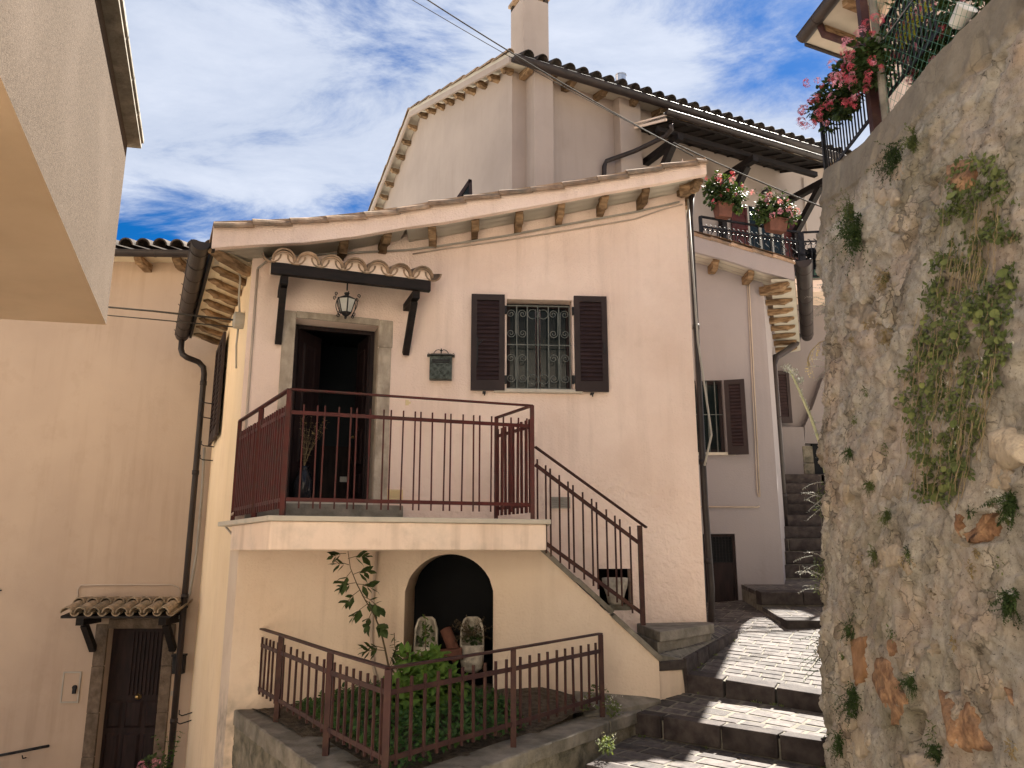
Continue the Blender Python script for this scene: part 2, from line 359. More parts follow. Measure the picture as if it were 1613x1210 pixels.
def glass_mat():
    m = bpy.data.materials.new('window_glass'); m.use_nodes = True; b = m.node_tree.nodes['Principled BSDF']
    b.inputs['Base Color'].default_value = (.010, .016, .017, 1); b.inputs['Roughness'].default_value = .12; b.inputs['Specular IOR Level'].default_value = .16
    return m
m_glass = glass_mat()
m_lampg = mat('frosted_lamp_glass', (.42, .42, .38), (.50, .50, .46), .35, 9, 2)
m_bounce = mat('bounce_cream_plaster', (.72, .64, .54), (.80, .72, .61), .92, .5, 4, .3, 40, .008, streak=.4)  # bright plaster of the added house that bounces sunlight onto the fronts
m_stoned = mat('dark_jamb_stone', (.09, .068, .05), (.17, .13, .10), .9, 9, 8, .8, 26, .02)
m_lane = mat('pale_lane_gravel', (.42, .39, .33), (.52, .48, .41), .95, 3, 8, .5, 40, .01)
# ---------------------------------------------------------------- plan of the place (metres, eye level = 0)
A = Vector((-2.82, 7.875)); B = Vector((-1.2, 8.46)); C = Vector((2.11, 8.69)); LF = Vector((-4.4, 11.2))
FD = Fr(A, B); FW = Fr(B, C); FS = Fr(LF, A)
FL = 0.285; RT = 1.335            # balcony floor and rail height

obj('ground', MB().add([(-900, -900, -3.35), (900, -900, -3.35), (900, 900, -3.35), (-900, 900, -3.35)], [(0, 1, 2, 3)]), m_lane, kind='structure')

# ================================================================= main house
house = thing('pink_house', 'pink stuccoed house in the middle with an open door above a balcony', 'house', (-.3, 9, -1.6))
door_s0, door_s1 = FD.px(466, 503)[0], FD.px(597, 515)[0]; door_top = FD.px(530, 507)[1]; door_bot = FD.px(530, 789)[1]
win = [FW.px(798, 471), FW.px(902, 471), FW.px(798, 613), FW.px(902, 613)]
ws0, ws1 = (win[0][0] + win[2][0]) / 2, (win[1][0] + win[3][0]) / 2; wh0, wh1 = win[2][1], win[0][1]
ns0, ns1 = FW.px(944, 930)[0], FW.px(996, 930)[0]; nh1, nh0 = FW.px(970, 896)[1], FW.px(970, 962)[1]
OV = .45
ft_px = [(336, 356), (400, 354), (480, 350), (560, 342), (640, 331)]; fb_px = [(336, 391), (400, 386), (462, 380), (540, 370), (640, 358)]
ft2_px = [(700, 320), (760, 311), (860, 297), (960, 281), (1040, 266), (1112, 254)]; fb2_px = [(700, 350), (760, 339), (860, 321), (960, 302), (1040, 288), (1112, 274)]
FT = [FD.W(*p, OV) for p in ft_px] + [FW.W(*p, OV) for p in ft2_px]
FB = []
for p, q in zip(fb_px + fb2_px, FT):          # same plan positions, lower edge
    fr = FD if p[0] < 660 else FW
    FB.append(Vector((q.x, q.y, fr.px(*p, OV)[1])))
def top_at(fr):
    return sorted([(fr.u.dot(Vector((q.x, q.y)) - fr.o), q.z - .03) for q in FT])
mb = MB()
wall(mb, FD, 0, FD.L, -3.3, top_at(FD), [(door_s0, door_s1, door_bot, door_top)], reveal=.34)
wall(mb, FW, 0, FW.L, -1.6, top_at(FW), [(ws0, ws1, wh0, wh1), (ns0, ns1, nh0, nh1)], reveal=.22)
obj('front_wall', mb, m_facade, house)
mb = MB(); wall(mb, FS, 0, FS.L, -3.3, [(0, 3.35), (FS.L, 3.35)]); obj('side_wall', mb, m_side, house)
obj('far_wall', MB().add([(C.x, C.y, -1.6), (C.x, 12, -1.6), (C.x, 12, 4.75), (C.x, C.y, 4.75)], [(0, 1, 2, 3)]), m_facade, house)
obj('back_wall', MB().add([(C.x, 12, -3.3), (LF.x, 11.22, -3.3), (LF.x, 11.22, 3.3), (C.x, 12, 4.6)], [(0, 1, 2, 3)]), m_facade, house)
# verge board in stucco, roof, soffit
mb = MB(); n = len(FT)
for i in range(n - 1):
    a, b, c, d = FB[i], FB[i + 1], FT[i + 1], FT[i]; off = Vector((.0, .07, 0))
    mb.add([a, b, c, d, a + off, b + off, c + off, d + off], [(0, 1, 2, 3), (4, 7, 6, 5), (0, 4, 5, 1), (3, 2, 6, 7)])
    if i == 0: mb.f.append((0, 3, 7, 4))
    if i == n - 2: k = len(mb.v) - 8; mb.f.append((k + 1, k + 5, k + 6, k + 2))
obj('verge_board', mb, m_facade, house)
VL = Vector((LF.x - A.x, LF.y - A.y, 0)); VR = Vector((0, 3.2, 0))
mb = MB()
def back(i): t = i / (n - 1); return VL * (1 - t) + VR * t
for i in range(n - 1):
    p, q = FT[i], FT[i + 1]; up = Vector((0, 0, .05))
    mb.add([p, q, q + back(i + 1), p + back(i), p + up, q + up, q + back(i + 1) + up, p + back(i) + up],
           [(0, 1, 2, 3), (4, 7, 6, 5), (0, 4, 5, 1), (2, 6, 7, 3)] + ([(0, 3, 7, 4)] if i == 0 else []) + ([(1, 5, 6, 2)] if i == n - 2 else []))
obj('roof', mb, m_tile, house)
mb = MB(); PL = 14                                # soffit boards under the verge, with joints
for i in range(n - 1):
    a, b = FB[i] + Vector((0, .06, .02)), FB[i + 1] + Vector((0, .06, .02)); fr = FD if i < 4 else FW
    for k in range(4):
        v0, v1 = k / 4 + .012, (k + 1) / 4 - .012; z = Vector((fr.n.x, fr.n.y, 0)) * -(OV + .05)
        mb.add([a + z * v0, b + z * v0, b + z * v1, a + z * v1], [(0, 1, 2, 3)])
    mb.add([a + Vector((0, 0, .02)), b + Vector((0, 0, .02)), b + z + Vector((0, 0, .02)), a + z + Vector((0, 0, .02))], [(0, 1, 2, 3)])
obj('verge_soffit', mb, m_soffg, house)
# left eave: soffit, rafters, gutter
e0 = FB[0].copy(); inn = Vector((A.x, A.y, e0.z)); zs = e0.z + .03
mb = MB(); nb = 5
for k in range(nb):
    v0, v1 = k / nb + .01, (k + 1) / nb - .01
    p = e0.lerp(Vector((A.x - .02, A.y, e0.z)), v0); q = e0.lerp(Vector((A.x - .02, A.y, e0.z)), v1)
    mb.add([(p.x, p.y + .05, zs), (q.x, q.y + .05, zs), (q.x + VL.x, q.y + VL.y, zs), (p.x + VL.x, p.y + VL.y, zs)], [(0, 1, 2, 3)])
mb.add([(e0.x, e0.y + .05, zs + .02), (A.x, A.y + .05, zs + .02), (A.x + VL.x, A.y + VL.y, zs + .02), (e0.x + VL.x, e0.y + VL.y, zs + .02)], [(0, 1, 2, 3)])
obj('eave_soffit', mb, m_soffit, house)
mb = MB(); mb.bar(e0 + Vector((.01, .03, .05)), e0 + VL + Vector((.01, 0, .05)), .03, .13); obj('eave_board', mb, m_darkwood, house)
def rafter(P0, P1, wd=.10, ht=.11, parent=house, m=m_rafter, nm='rafter'):     # sawn rafter with a notched nose, P1 the free end; a solid of uneven section
    P0 = Vector(P0); P1 = Vector(P1); d = (P1 - P0); u = d.normalized(); x = u.cross(Vector((0, 0, 1))).normalized(); mb = MB()
    secs = []
    Lr = d.length
    for t, hh in ((0, ht), (.25, ht * 1.03), (.5, ht * .95), (.74, ht), (.76, ht * .86), (.9, ht * .55), (1, ht * .38)):
        c = P0 + u * (Lr * t) + Vector((0, 0, 0)); w2 = wd / 2 * (1 + jit(.14)); hh *= 1 + jit(.12); c = c + x * jit(.008)
        secs.append([c - x * w2, c + x * w2, c + x * w2 * .93 - Vector((0, 0, hh)), c - x * w2 * .93 - Vector((0, 0, hh))])
    k = 0
    for s_ in secs: mb.v += [tuple(v) for v in s_]
    for i in range(len(secs) - 1):
        for j in range(4): mb.f.append((4 * i + j, 4 * i + (j + 1) % 4, 4 * i + 4 + (j + 1) % 4, 4 * i + 4 + j))
    mb.f += [(3, 2, 1, 0), tuple(4 * (len(secs) - 1) + j for j in range(4))]
    return obj(nm, mb, m, parent)
for k in range(9):
    t = .035 + k * .112; q = Vector((A.x, A.y, zs - .004)) + VL * t; o_ = Vector((e0.x, e0.y, zs - .004)) + VL * t
    rafter(q, q.lerp(o_, .82) if k else q.lerp(o_, .86) + Vector((-.0, -.12, 0)), .09, .055 if k else .09)
for (x, y) in ((545, 372), (613, 367), (680, 358), (749, 346), (820, 333), (887, 320), (955, 307), (1022, 296)):
    fr = FD if x < 645 else FW
    s_, _h = fr.px(x, y, OV); hh = [p for p in sorted([(fr.u.dot(Vector((q.x, q.y)) - fr.o), q.z) for q in FB])]
    z = next((a[1] + (b[1] - a[1]) * (s_ - a[0]) / (b[0] - a[0]) for a, b in zip(hh, hh[1:]) if a[0] <= s_ <= b[0]), hh[-1][1])
    rafter(fr.P(s_, z + .012, -.02), fr.P(s_, z + .012, .36), .085, .12)
# right overhang of the roof
e1 = FB[-1]; mb = MB(); mb.add([(C.x - .05, C.y - .1, e1.z + .01), (e1.x, e1.y + .05, e1.z + .01), (e1.x, e1.y + 3.2, e1.z + .01), (C.x - .05, C.y + 3, e1.z + .01)], [(0, 1, 2, 3)])
mb.bar(e1 + Vector((-.02, .05, .1)), e1 + Vector((-.02, 3.2, .1)), .04, .2)
obj('eave_soffit', mb, m_soffg, house)
for k in range(7):
    y = .12 + k * .42; rafter((C.x - .1, C.y - .3 + y, e1.z), (e1.x - .04, C.y - .36 + y, e1.z), .12, .13)
rafter((C.x - .08, C.y - .06, e1.z - .0), (e1.x - .05, e1.y + .1, e1.z), .10, .12)
# clay tiles along the verge
edge = [q + Vector((0, -.015, .045)) for q in FT]
tot = sum((edge[i + 1] - edge[i]).length for i in range(n - 1))
def along(d):
    for i in range(n - 1):
        l_ = (edge[i + 1] - edge[i]).length
        if d <= l_ or i == n - 2: return edge[i].lerp(edge[i + 1], d / l_)
        d -= l_
d_ = -.05; k = 0
while d_ < tot:
    ln = .40 + jit(.05); p, q = along(max(d_, 0)), along(min(d_ + ln, tot)); up = Vector((0, 0, .012 + jit(.008)))
    if (q - p).length > .08:
        mb = MB(); mb.tile(p + up + Vector((0, .05, -.088)), q + Vector((0, .05, -.094 + jit(.008))), .094 + jit(.007), n=8, r2=.083)
        obj('verge_tile', mb, m_tile, house)
    d_ += ln - .02; k += 1
# left gutter and downpipe
def gutter(name, label, p, q, r, m, parent=None, brk=12, group=None, drop=.0):
    p = Vector(p); q = Vector(q)
    t = thing(name, label, 'gutter', p, group)
    mb = MB(); mb.tile(p, q, r, n=12, th=.004, flip=-1, arc=pi * 1.0)
    x = (q - p).normalized().cross(Vector((0, 0, 1))).normalized()
    mb.tube([p + x * r, q + x * r], .009, 6); mb.tube([p - x * r, q - x * r], .009, 6)
    for c in (p, q):
        k = len(mb.v); mb.v += [tuple(c + x * r * cos(pi * j / 12) - Vector((0, 0, 1)) * r * sin(pi * j / 12)) for j in range(13)]; mb.f.append(tuple(range(k, k + 13)))
    obj('channel', mb, m, t, smooth=False)
    for i in range(brk):
        c = p.lerp(q, (i + .5) / brk); d = (q - p).normalized() * .012
        b = MB(); b.tile(c - d, c + d, r + .005, n=12, th=.004, flip=-1); b.tube([c - x * (r + .004), c - x * (r + .025) + Vector((0, 0, .02))], .005, 5)
        obj('bracket', b, m, t)
    return t
gp = Vector((e0.x - .10, e0.y - .02, e0.z + .06))
gutter('roof_gutter', 'long brown half-round gutter along the left eave of the pink house', gp, gp + VL * 1.04, .092, m_gutter, brk=9)
def pipe(name, label, pts, r, m, group=None, collars=(), cat='downpipe'):
    t = thing(name, label, cat, pts[0], group); obj('pipe', MB().tube(pts, r, 12), m, t, smooth=True)
    for c in collars: c = Vector(c); obj('collar', MB().tube([c - Vector((0, 0, .03)), c + Vector((0, 0, .03))], r + .008, 12), m, t, smooth=True)
    return t
ge = gp + VL * 1.02
dpx = FR_rear = None
pd = Vector((-4.50, 10.95, 2.62))
pipe('downpipe', 'brown downpipe with a swan-neck at the rear left corner of the pink house',
     [ge + Vector((0, 0, -.09)), ge + Vector((0, 0, -.22)), ge + Vector((.03, 0, -.30)), ge + Vector((.12, -.05, -.36)), pd + Vector((-.10, .0, .1)), pd + Vector((-.02, 0, .02)), pd + Vector((0, 0, -.08)), (pd.x, pd.y, -3.3)], .041, m_gutter,
     collars=[(pd.x, pd.y, z) for z in (2.4, 1.1, -.6, -2.2)])
px_, py_ = C.x + .065, C.y + .06
pipe('downpipe', 'dark downpipe running down the right corner of the pink house', [(px_ + .04, py_, 4.3), (px_, py_, 4.0), (px_, py_, .5), (px_ + .02, py_, -.4), (px_, py_, -.75)], .038, m_gutter, collars=[(px_, py_, z) for z in (2.6, 1.0, -.1)])
pipe('earth_cable', 'thin pale cable looping beside the dark downpipe at the right corner', [(px_ - .03, py_ - .07, 4.2), (px_ + .0, py_ - .07, 2.4), (px_ + .09, py_ - .06, 1.45), (px_ + .10, py_ - .06, 1.3), (px_, py_ - .07, .95)], .012, m_greyb, cat='cable')
# ---- doorway
fr_w = [FD.px(447, 489)[0], FD.px(619, 507)[0]]
mb = MB(); mb.fbox(FD, fr_w[0], door_s0, FL, door_top + .07, -.02, .025); obj('jamb_stone', mb, m_stone, house, bevel=.008)
h1 = FD.px(620, 660)[1]
obj('jamb_stone', MB().fbox(FD, door_s1, fr_w[1], FL, h1, -.02, .022), m_stone, house, bevel=.008)
obj('jamb_stone', MB().fbox(FD, door_s1, fr_w[1] - .012, h1 + .004, h1 + .80, -.02, .026), m_stone, house, bevel=.008)
obj('jamb_stone', MB().fbox(FD, door_s1, fr_w[1], h1 + .804, door_top + .07, -.02, .02), m_stone, house, bevel=.008)
obj('lintel_stone', MB().fbox(FD, door_s0 + .003, door_s1 - .003, door_top, door_top + .075, -.02, .018), m_stone, house, bevel=.006)
obj('threshold', MB().fbox(FD, door_s0 - .0, door_s1 - .0, door_bot - .05, door_bot - .002, -.3, .06), m_marble, house, bevel=.006)
obj('doorstep', MB().fbox(FD, fr_w[0] - .25, fr_w[1] + .12, FL + .002, door_bot - .052, .024, .30), m_conc, house, bevel=.01)
# stone returns inside the opening
mb = MB(); mb.fbox(FD, door_s0 - .02, door_s0 + .004, door_bot, door_top, -.24, -.021); mb.fbox(FD, door_s1 - .004, door_s1 + .02, door_bot, door_top, -.24, -.021); obj('inner_jamb', mb, m_stone, house)
wd = door_s1 - door_s0
mb = MB(); box_frame(mb, FD, door_s0 + .005, door_s1 - .005, door_bot, door_top - .004, -.30, -.24, .045); obj('door_frame', mb, m_doorw, house)
def door_leaf(hinge_s, d, ang, width, h0, h1, sgn, label):
    hp = FD.P(hinge_s, 0, d); a = FD.ang + ang; f = Fr((hp.x, hp.y), (hp.x + cos(a) * sgn, hp.y + sin(a) * sgn))
    if sgn < 0: f.n = -f.n
    mb = MB(); mb.fbox(f, 0, width, h0, h1, -.022, .022); lf = obj('door_leaf', mb, m_doorw, house, label=label)
    H = h1 - h0
    for (a0, a1) in ((.05, .17), (.22, .44), (.50, .93)):
        for sd in (1, -1):
            mb = MB(); z0, z1 = h0 + a0 * H, h0 + a1 * H; x0, x1 = .09, width - .09
            pts = lambda s_, dd: [f.P(x0 + s_, z0 + s_, dd), f.P(x1 - s_, z0 + s_, dd), f.P(x1 - s_, z1 - s_, dd), f.P(x0 + s_, z1 - s_, dd)]
            r0, r1, r2 = pts(0, .022 * sd), pts(.02, .036 * sd), pts(.06, .03 * sd)
            mb.add(r0 + r1 + r2, [(i, (i + 1) % 4, 4 + (i + 1) % 4, 4 + i) for i in range(4)] + [(4 + i, 4 + (i + 1) % 4, 8 + (i + 1) % 4, 8 + i) for i in range(4)] + [(8, 9, 10, 11)])
            obj('door_panel', mb, m_doorw, lf)
    z = h0 + H * .40
    for sd in (1, -1):
        obj('handle', MB().tube([f.P(width - .05, z, .02 * sd), f.P(width - .05, z, .07 * sd), f.P(width - .15, z, .07 * sd)], .009, 6), mat('brass', (.6, .42, .18), None, .3, metal=.9) if 'brass' not in bpy.data.materials else bpy.data.materials['brass'], lf, smooth=True)
door_leaf(door_s0 + .05, -.27, radians(50), wd * .47, door_bot + .01, door_top - .05, 1, 'half-open panelled leaf on the left')
door_leaf(door_s1 - .05, -.27, radians(-82), wd * .47, door_bot + .01, door_top - .05, -1, 'leaf folded right back on the right')
# the room behind the door
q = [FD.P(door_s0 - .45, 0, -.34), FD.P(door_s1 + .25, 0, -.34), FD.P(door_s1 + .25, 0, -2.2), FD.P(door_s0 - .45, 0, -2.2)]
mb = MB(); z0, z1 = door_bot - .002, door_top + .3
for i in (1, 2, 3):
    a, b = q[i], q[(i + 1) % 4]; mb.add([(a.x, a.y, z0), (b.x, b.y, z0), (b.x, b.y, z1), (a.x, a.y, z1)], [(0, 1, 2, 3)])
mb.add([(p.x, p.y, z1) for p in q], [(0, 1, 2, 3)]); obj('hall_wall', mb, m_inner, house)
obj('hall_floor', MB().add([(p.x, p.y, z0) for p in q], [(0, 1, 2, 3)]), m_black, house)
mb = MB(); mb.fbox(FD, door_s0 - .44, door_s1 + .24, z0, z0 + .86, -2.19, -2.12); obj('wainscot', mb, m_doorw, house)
obj('hall_door', MB().fbox(FD, door_s0 + .22, door_s0 + .46, z0, z0 + 1.45, -1.5, -1.3), m_black, house)
sx, sh = FD.px(541, 755, -2.1); obj('wall_socket', MB().fbox(FD, sx - .045, sx + .045, sh - .035, sh + .035, -2.118, -2.105), m_white, house)
# ---- window with grille and shutters
mb = MB(); box_frame(mb, FW, ws0, ws1, wh0, wh1, -.218, -.17, .05); mb.fbox(FW, (ws0 + ws1) / 2 - .02, (ws0 + ws1) / 2 + .02, wh0 + .05, wh1 - .05, -.215, -.195)
wn = obj('window', mb, m_doorw, house)
for a, b in ((ws0 + .05, (ws0 + ws1) / 2 - .03), ((ws0 + ws1) / 2 + .03, ws1 - .05)):
    obj('pane', MB().fbox(FW, a, b, wh0 + .05, wh1 - .05, -.205, -.198), m_glass, wn)
obj('window_sill', MB().fbox(FW, FW.px(778, 620)[0], FW.px(917, 620)[0], wh0 - .045, wh0 - .003, -.15, .055), m_marble, house, bevel=.005)
def spiral(c, r, turns, a0, sgn, fr, d):
    return [fr.P(c[0] + cos(a0 + sgn * t * turns * 2 * pi / 20) * r * (1 - t / 24), c[1] + sin(a0 + sgn * t * turns * 2 * pi / 20) * r * (1 - t / 24), d) for t in range(21)]
gb = MB(); gd = -.10; gl = FW
mbg = MB(); mbg.fbox(FW, ws0 + .01, ws1 - .01, wh0 + .02, wh0 + .035, gd - .006, gd + .006); mbg.fbox(FW, ws0 + .01, ws1 - .01, wh1 - .055, wh1 - .04, gd - .006, gd + .006)
mbg.fbox(FW, ws0, ws1, (wh0 + wh1) / 2 + .01, (wh0 + wh1) / 2 + .02, gd - .005, gd + .005); gr = obj('window_grille', mbg, m_grille, house)
WW = ws1 - ws0; HH = wh1 - wh0
for k in range(1, 7):
    x = ws0 + WW * (k / 6.15); 
    if k < 7: obj('bar', MB().fbox(FW, x - .006, x + .006, wh0 + .0, wh1 - .04, gd - .006, gd + .0055), m_grille, gr)
for cx in (1, 5):
    x = ws0 + WW * cx / 6.15; sgx = WW / 6.15
    for (zz, up) in ((wh0 + HH * .27, -1), (wh0 + HH * .73, 1)):
        for sd in (1, -1):
            p = spiral((x + sd * sgx * .55, zz + up * HH * .13), sgx * .42, 1.6, pi if sd > 0 else 0, up * -sd, FW, gd + .01)
            p2 = spiral((x + sd * sgx * .55, zz - up * HH * .09), sgx * .42, 1.6, pi if sd > 0 else 0, up * sd, FW, gd + .01)
            obj('scroll', MB().tube(p[::-1] + p2, .0055, 5), m_grille, gr)
for sx_ in (2.5, 3.5):
    for zz, a0 in ((wh0 + HH * .13, 0), (wh0 + HH * .86, 0)):
        p = [FW.P(ws0 + WW * sx_ / 6.15 + cos(t / 16 * 2 * pi) * WW / 13.5, zz + sin(t / 16 * 2 * pi) * WW / 13.5, gd + .01) for t in range(17)]
        obj('ring', MB().tube(p, .0052, 5), m_grille, gr)
def shutter(fr, s0, s1, h0, h1, d0, parent, nsl=19, label=None, m1=m_shutter, m2=m_shuttL):
    st = .065; mb = MB()
    mb.fbox(fr, s0, s0 + st, h0, h1, d0, d0 + .035); mb.fbox(fr, s1 - st, s1, h0, h1, d0, d0 + .035)
    mb.fbox(fr, s0 + st, s1 - st, h0, h0 + .12, d0 + .002, d0 + .033); mb.fbox(fr, s0 + st, s1 - st, h1 - .07, h1, d0 + .002, d0 + .033)
    mb.fbox(fr, s0 + st, s1 - st, h0 + .12, h1 - .07, d0 + .001, d0 + .005)
    sh_ = obj('shutter', mb, m1, parent, label=label)
    zz0, zz1 = h0 + .125, h1 - .075; st_ = (zz1 - zz0) / nsl
    for k in range(nsl):
        z = zz0 + st_ * k; b = MB()
        b.hexa([fr.P(s0 + st, z, d0 + .024), fr.P(s1 - st, z, d0 + .024), fr.P(s1 - st, z + .007, d0 + .029), fr.P(s0 + st, z + .007, d0 + .029),
                fr.P(s0 + st, z + st_ * .86, d0 + .006), fr.P(s1 - st, z + st_ * .86, d0 + .006), fr.P(s1 - st, z + st_ * .86 + .008, d0 + .011), fr.P(s0 + st, z + st_ * .86 + .008, d0 + .011)])
        obj('slat', b, m2, sh_)
    return sh_
sl = FW.px(768, 464, .05), FW.px(768, 615, .05)
s1_ = shutter(FW, FW.px(742, 540, .05)[0], FW.px(795, 540, .05)[0], sl[1][1], sl[0][1], .03, house, label='left louvred shutter with its bar')
s2_ = shutter(FW, FW.px(905, 540, .05)[0], FW.px(957, 540, .05)[0], FW.px(930, 617, .05)[1], FW.px(930, 467, .05)[1], .03, house, label='right louvred shutter')
a_, h_ = FW.px(752, 545, .07); obj('shutter_bar', MB().fbox(FW, a_ - .008, a_ + .008, h_ - .22, h_ + .1, .066, .078).bar(FW.P(a_, h_, .085), FW.P(a_ + .06, h_ + .07, .085), .012, .012), m_iron, s1_)
a_, h_ = FW.px(952, 550, .07); obj('shutter_latch', MB().fbox(FW, a_ - .008, a_ + .008, h_ - .05, h_ + .07, .066, .08), m_iron, s2_)
for (x, y) in ((796, 488), (796, 598), (903, 490), (903, 598)):
    a_, h_ = FW.px(x, y, .03); obj('hinge', MB().fbox(FW, a_ - .014, a_ + .014, h_ - .045, h_ + .045, .002, .05), m_iron, house)
for (x, y) in ((763, 618), (933, 620)):
    a_, h_ = FW.px(x, y, .05); obj('shutter_catch', MB().fbox(FW, a_ - .02, a_ + .015, h_ - .01, h_ + .006, .0, .085).fbox(FW, a_ - .006, a_ + .006, h_ - .04, h_ - .011, .06, .075), m_iron, house)
# side shutter seen edge-on
shutter(FS, .35, .95, 1.47, 2.85, .04, house, nsl=16, label='shutter on the side wall seen edge-on')
shutter(FS, .98, 1.02 + .5, 1.47, 2.85, .04, house, nsl=16, label='shutter on the side wall seen edge-on')
# vents, niche back
def vent(fr, x0, y0, x1, y1, m, n_=5, d=.0, parent=house):
    a0, h1_ = fr.px(x0, y0, d); a1, h0_ = fr.px(x1, y1, d); mb = MB(); box_frame(mb, fr, a0, a1, h0_, h1_, d, d + .018, .014); mb.fbox(fr, a0 + .01, a1 - .01, h0_ + .01, h1_ - .01, d + .001, d + .004)
    v = obj('wall_vent', mb, m, parent)
    for k in range(n_):
        z = h0_ + .018 + (h1_ - h0_ - .036) * (k + .5) / n_; obj('louvre', MB().hexa([fr.P(a0 + .014, z - .006, d + .015), fr.P(a1 - .014, z - .006, d + .015), fr.P(a1 - .014, z - .004, d + .018), fr.P(a0 + .014, z - .004, d + .018),
            fr.P(a0 + .014, z + .006, d + .006), fr.P(a1 - .014, z + .006, d + .006), fr.P(a1 - .014, z + .008, d + .009), fr.P(a0 + .014, z + .008, d + .009)]), m, v)
vent(FD, 609, 771, 634, 787, m_cream, 6); vent(FW, 867, 783, 898, 801, m_greyb, 4)
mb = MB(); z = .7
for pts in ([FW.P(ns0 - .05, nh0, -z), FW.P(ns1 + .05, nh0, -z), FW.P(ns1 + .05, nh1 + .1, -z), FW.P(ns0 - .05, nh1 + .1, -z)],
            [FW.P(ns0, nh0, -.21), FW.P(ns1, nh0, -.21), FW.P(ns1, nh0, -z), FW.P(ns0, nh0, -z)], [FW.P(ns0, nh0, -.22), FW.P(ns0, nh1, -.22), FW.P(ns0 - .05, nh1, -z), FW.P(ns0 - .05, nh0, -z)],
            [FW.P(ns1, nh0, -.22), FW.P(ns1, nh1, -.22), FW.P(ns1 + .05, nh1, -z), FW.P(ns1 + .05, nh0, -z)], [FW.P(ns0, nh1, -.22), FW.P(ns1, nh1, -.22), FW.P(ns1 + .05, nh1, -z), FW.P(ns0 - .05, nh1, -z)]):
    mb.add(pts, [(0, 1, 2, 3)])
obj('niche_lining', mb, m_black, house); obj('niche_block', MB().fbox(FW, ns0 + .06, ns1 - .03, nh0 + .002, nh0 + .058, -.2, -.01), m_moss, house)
a_, h_ = FW.px(969, 962, -.1)
t = thing('stone_planter', 'small white stone pot standing in the dark wall niche behind the stair railing', 'planter', FW.P(a_, h_, -.02)); 
obj('pot', MB().lathe([(.06, 0), (.085, .02), (.10, .10), (.13, .18), (.14, .24), (.145, .28), (.12, .285), (.10, .25)], FW.P(a_ + .0, nh0 + .06, -.06), 18), m_plaster_w, t, smooth=True)
# ---- balcony slab
G0, G1, G2, G3 = PH(457, 612, RT), PH(838, 638, RT), PH(379, 662, RT), PH(782, 657, RT)
c0 = Vector((G0.x - .07, G0.y - .07)); c1 = Vector((G1.x + .12, G1.y - .03)); cl = Vector((-2.84, 7.62))
poly = [c0, c1, Vector((.36, 8.565)), Vector((B.x, B.y)), Vector((A.x, A.y)), Vector((-2.66, 7.42))]
obj('balcony_slab', MB().prism([(p.x, p.y, .012) for p in poly], (0, 0, FL - .045 - .012)), m_ledge, house, bevel=.012)
def grow(p, d): c = sum(poly, Vector((0, 0))) / 6; return p + (p - c).normalized() * d
pm = [grow(c0, .03), grow(c1, .045), poly[2] - Vector((.0, .005)), B + FD.n * .005, A + FD.n * .01, grow(cl, .03)]
mb = MB(); mb.prism([(p.x, p.y, FL - .044) for p in pm], (0, 0, .042)); obj('balcony_paving', mb, m_marble, house, bevel=.006)
# ---- wall under the balcony with the arch, stairs
FU = Fr((-2.57, 7.40), (1.36, 7.50))
as0, as1 = FU.px(637, 960)[0], FU.px(777, 960)[0]; sp_h, ap_h = FU.px(700, 932)[1], FU.px(705, 873)[1]
def arch(s):
    t = min(1, abs((s - (as0 + as1) / 2) / ((as1 - as0) / 2))); return sp_h + (ap_h - sp_h) * (1 - t ** 2.1) ** .62
sA, hA = FU.px(851, 867); sB, hB = FU.px(1040, 1041); SLB = .012
mb = MB(); wall(mb, FU, 0, FU.L, -1.7, [(0, SLB + .004), (sA, SLB + .004), (sA + .001, SLB), (FU.L, hB)], [(as0, as1, -1.5, arch)], reveal=.95)
mb.add([FU.P(0, -3.3, 0), FU.P(0, SLB, 0), (A.x, A.y, SLB), (A.x, A.y, -3.3)], [(0, 1, 2, 3)])
mb.add([FU.P(0, -3.3, 0), FU.P(0, -1.7, 0), FU.P(1.2, -1.7, 0), FU.P(1.2, -3.3, 0)], [(0, 1, 2, 3)])
# end of the stair wall, splayed foot
e_ = FU.P(FU.L, hB, 0)
mb.add([FU.P(FU.L, hB, 0), FU.P(FU.L, -1.7, .0), FU.P(FU.L + .02, -1.7, -1.0), FU.P(FU.L + .0, hB, -1.0)], [(0, 1, 2, 3)])
obj('under_wall', mb, m_under, house)
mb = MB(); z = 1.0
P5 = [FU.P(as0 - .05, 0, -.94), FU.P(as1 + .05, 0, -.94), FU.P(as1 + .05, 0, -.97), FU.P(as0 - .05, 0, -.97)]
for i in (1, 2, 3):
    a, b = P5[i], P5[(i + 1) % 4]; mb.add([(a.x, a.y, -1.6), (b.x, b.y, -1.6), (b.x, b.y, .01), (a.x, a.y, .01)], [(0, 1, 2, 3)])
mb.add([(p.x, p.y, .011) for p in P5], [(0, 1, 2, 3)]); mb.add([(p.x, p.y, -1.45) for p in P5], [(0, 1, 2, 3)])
obj('arch_lining', mb, m_black, house); obj('arch_floor', MB().fbox(FU, as0 - .02, as1 + .02, -1.5, -1.34, -.96, -.02), m_soil, house); obj('dark_shelf', MB().fbox(FU, as0 + .3, as1 - .05, -.86, -.82, -.93, -.6).fbox(FU, as0 + .32, as0 + .37, -1.34, -.861, -.93, -.6), m_darkwood, house)
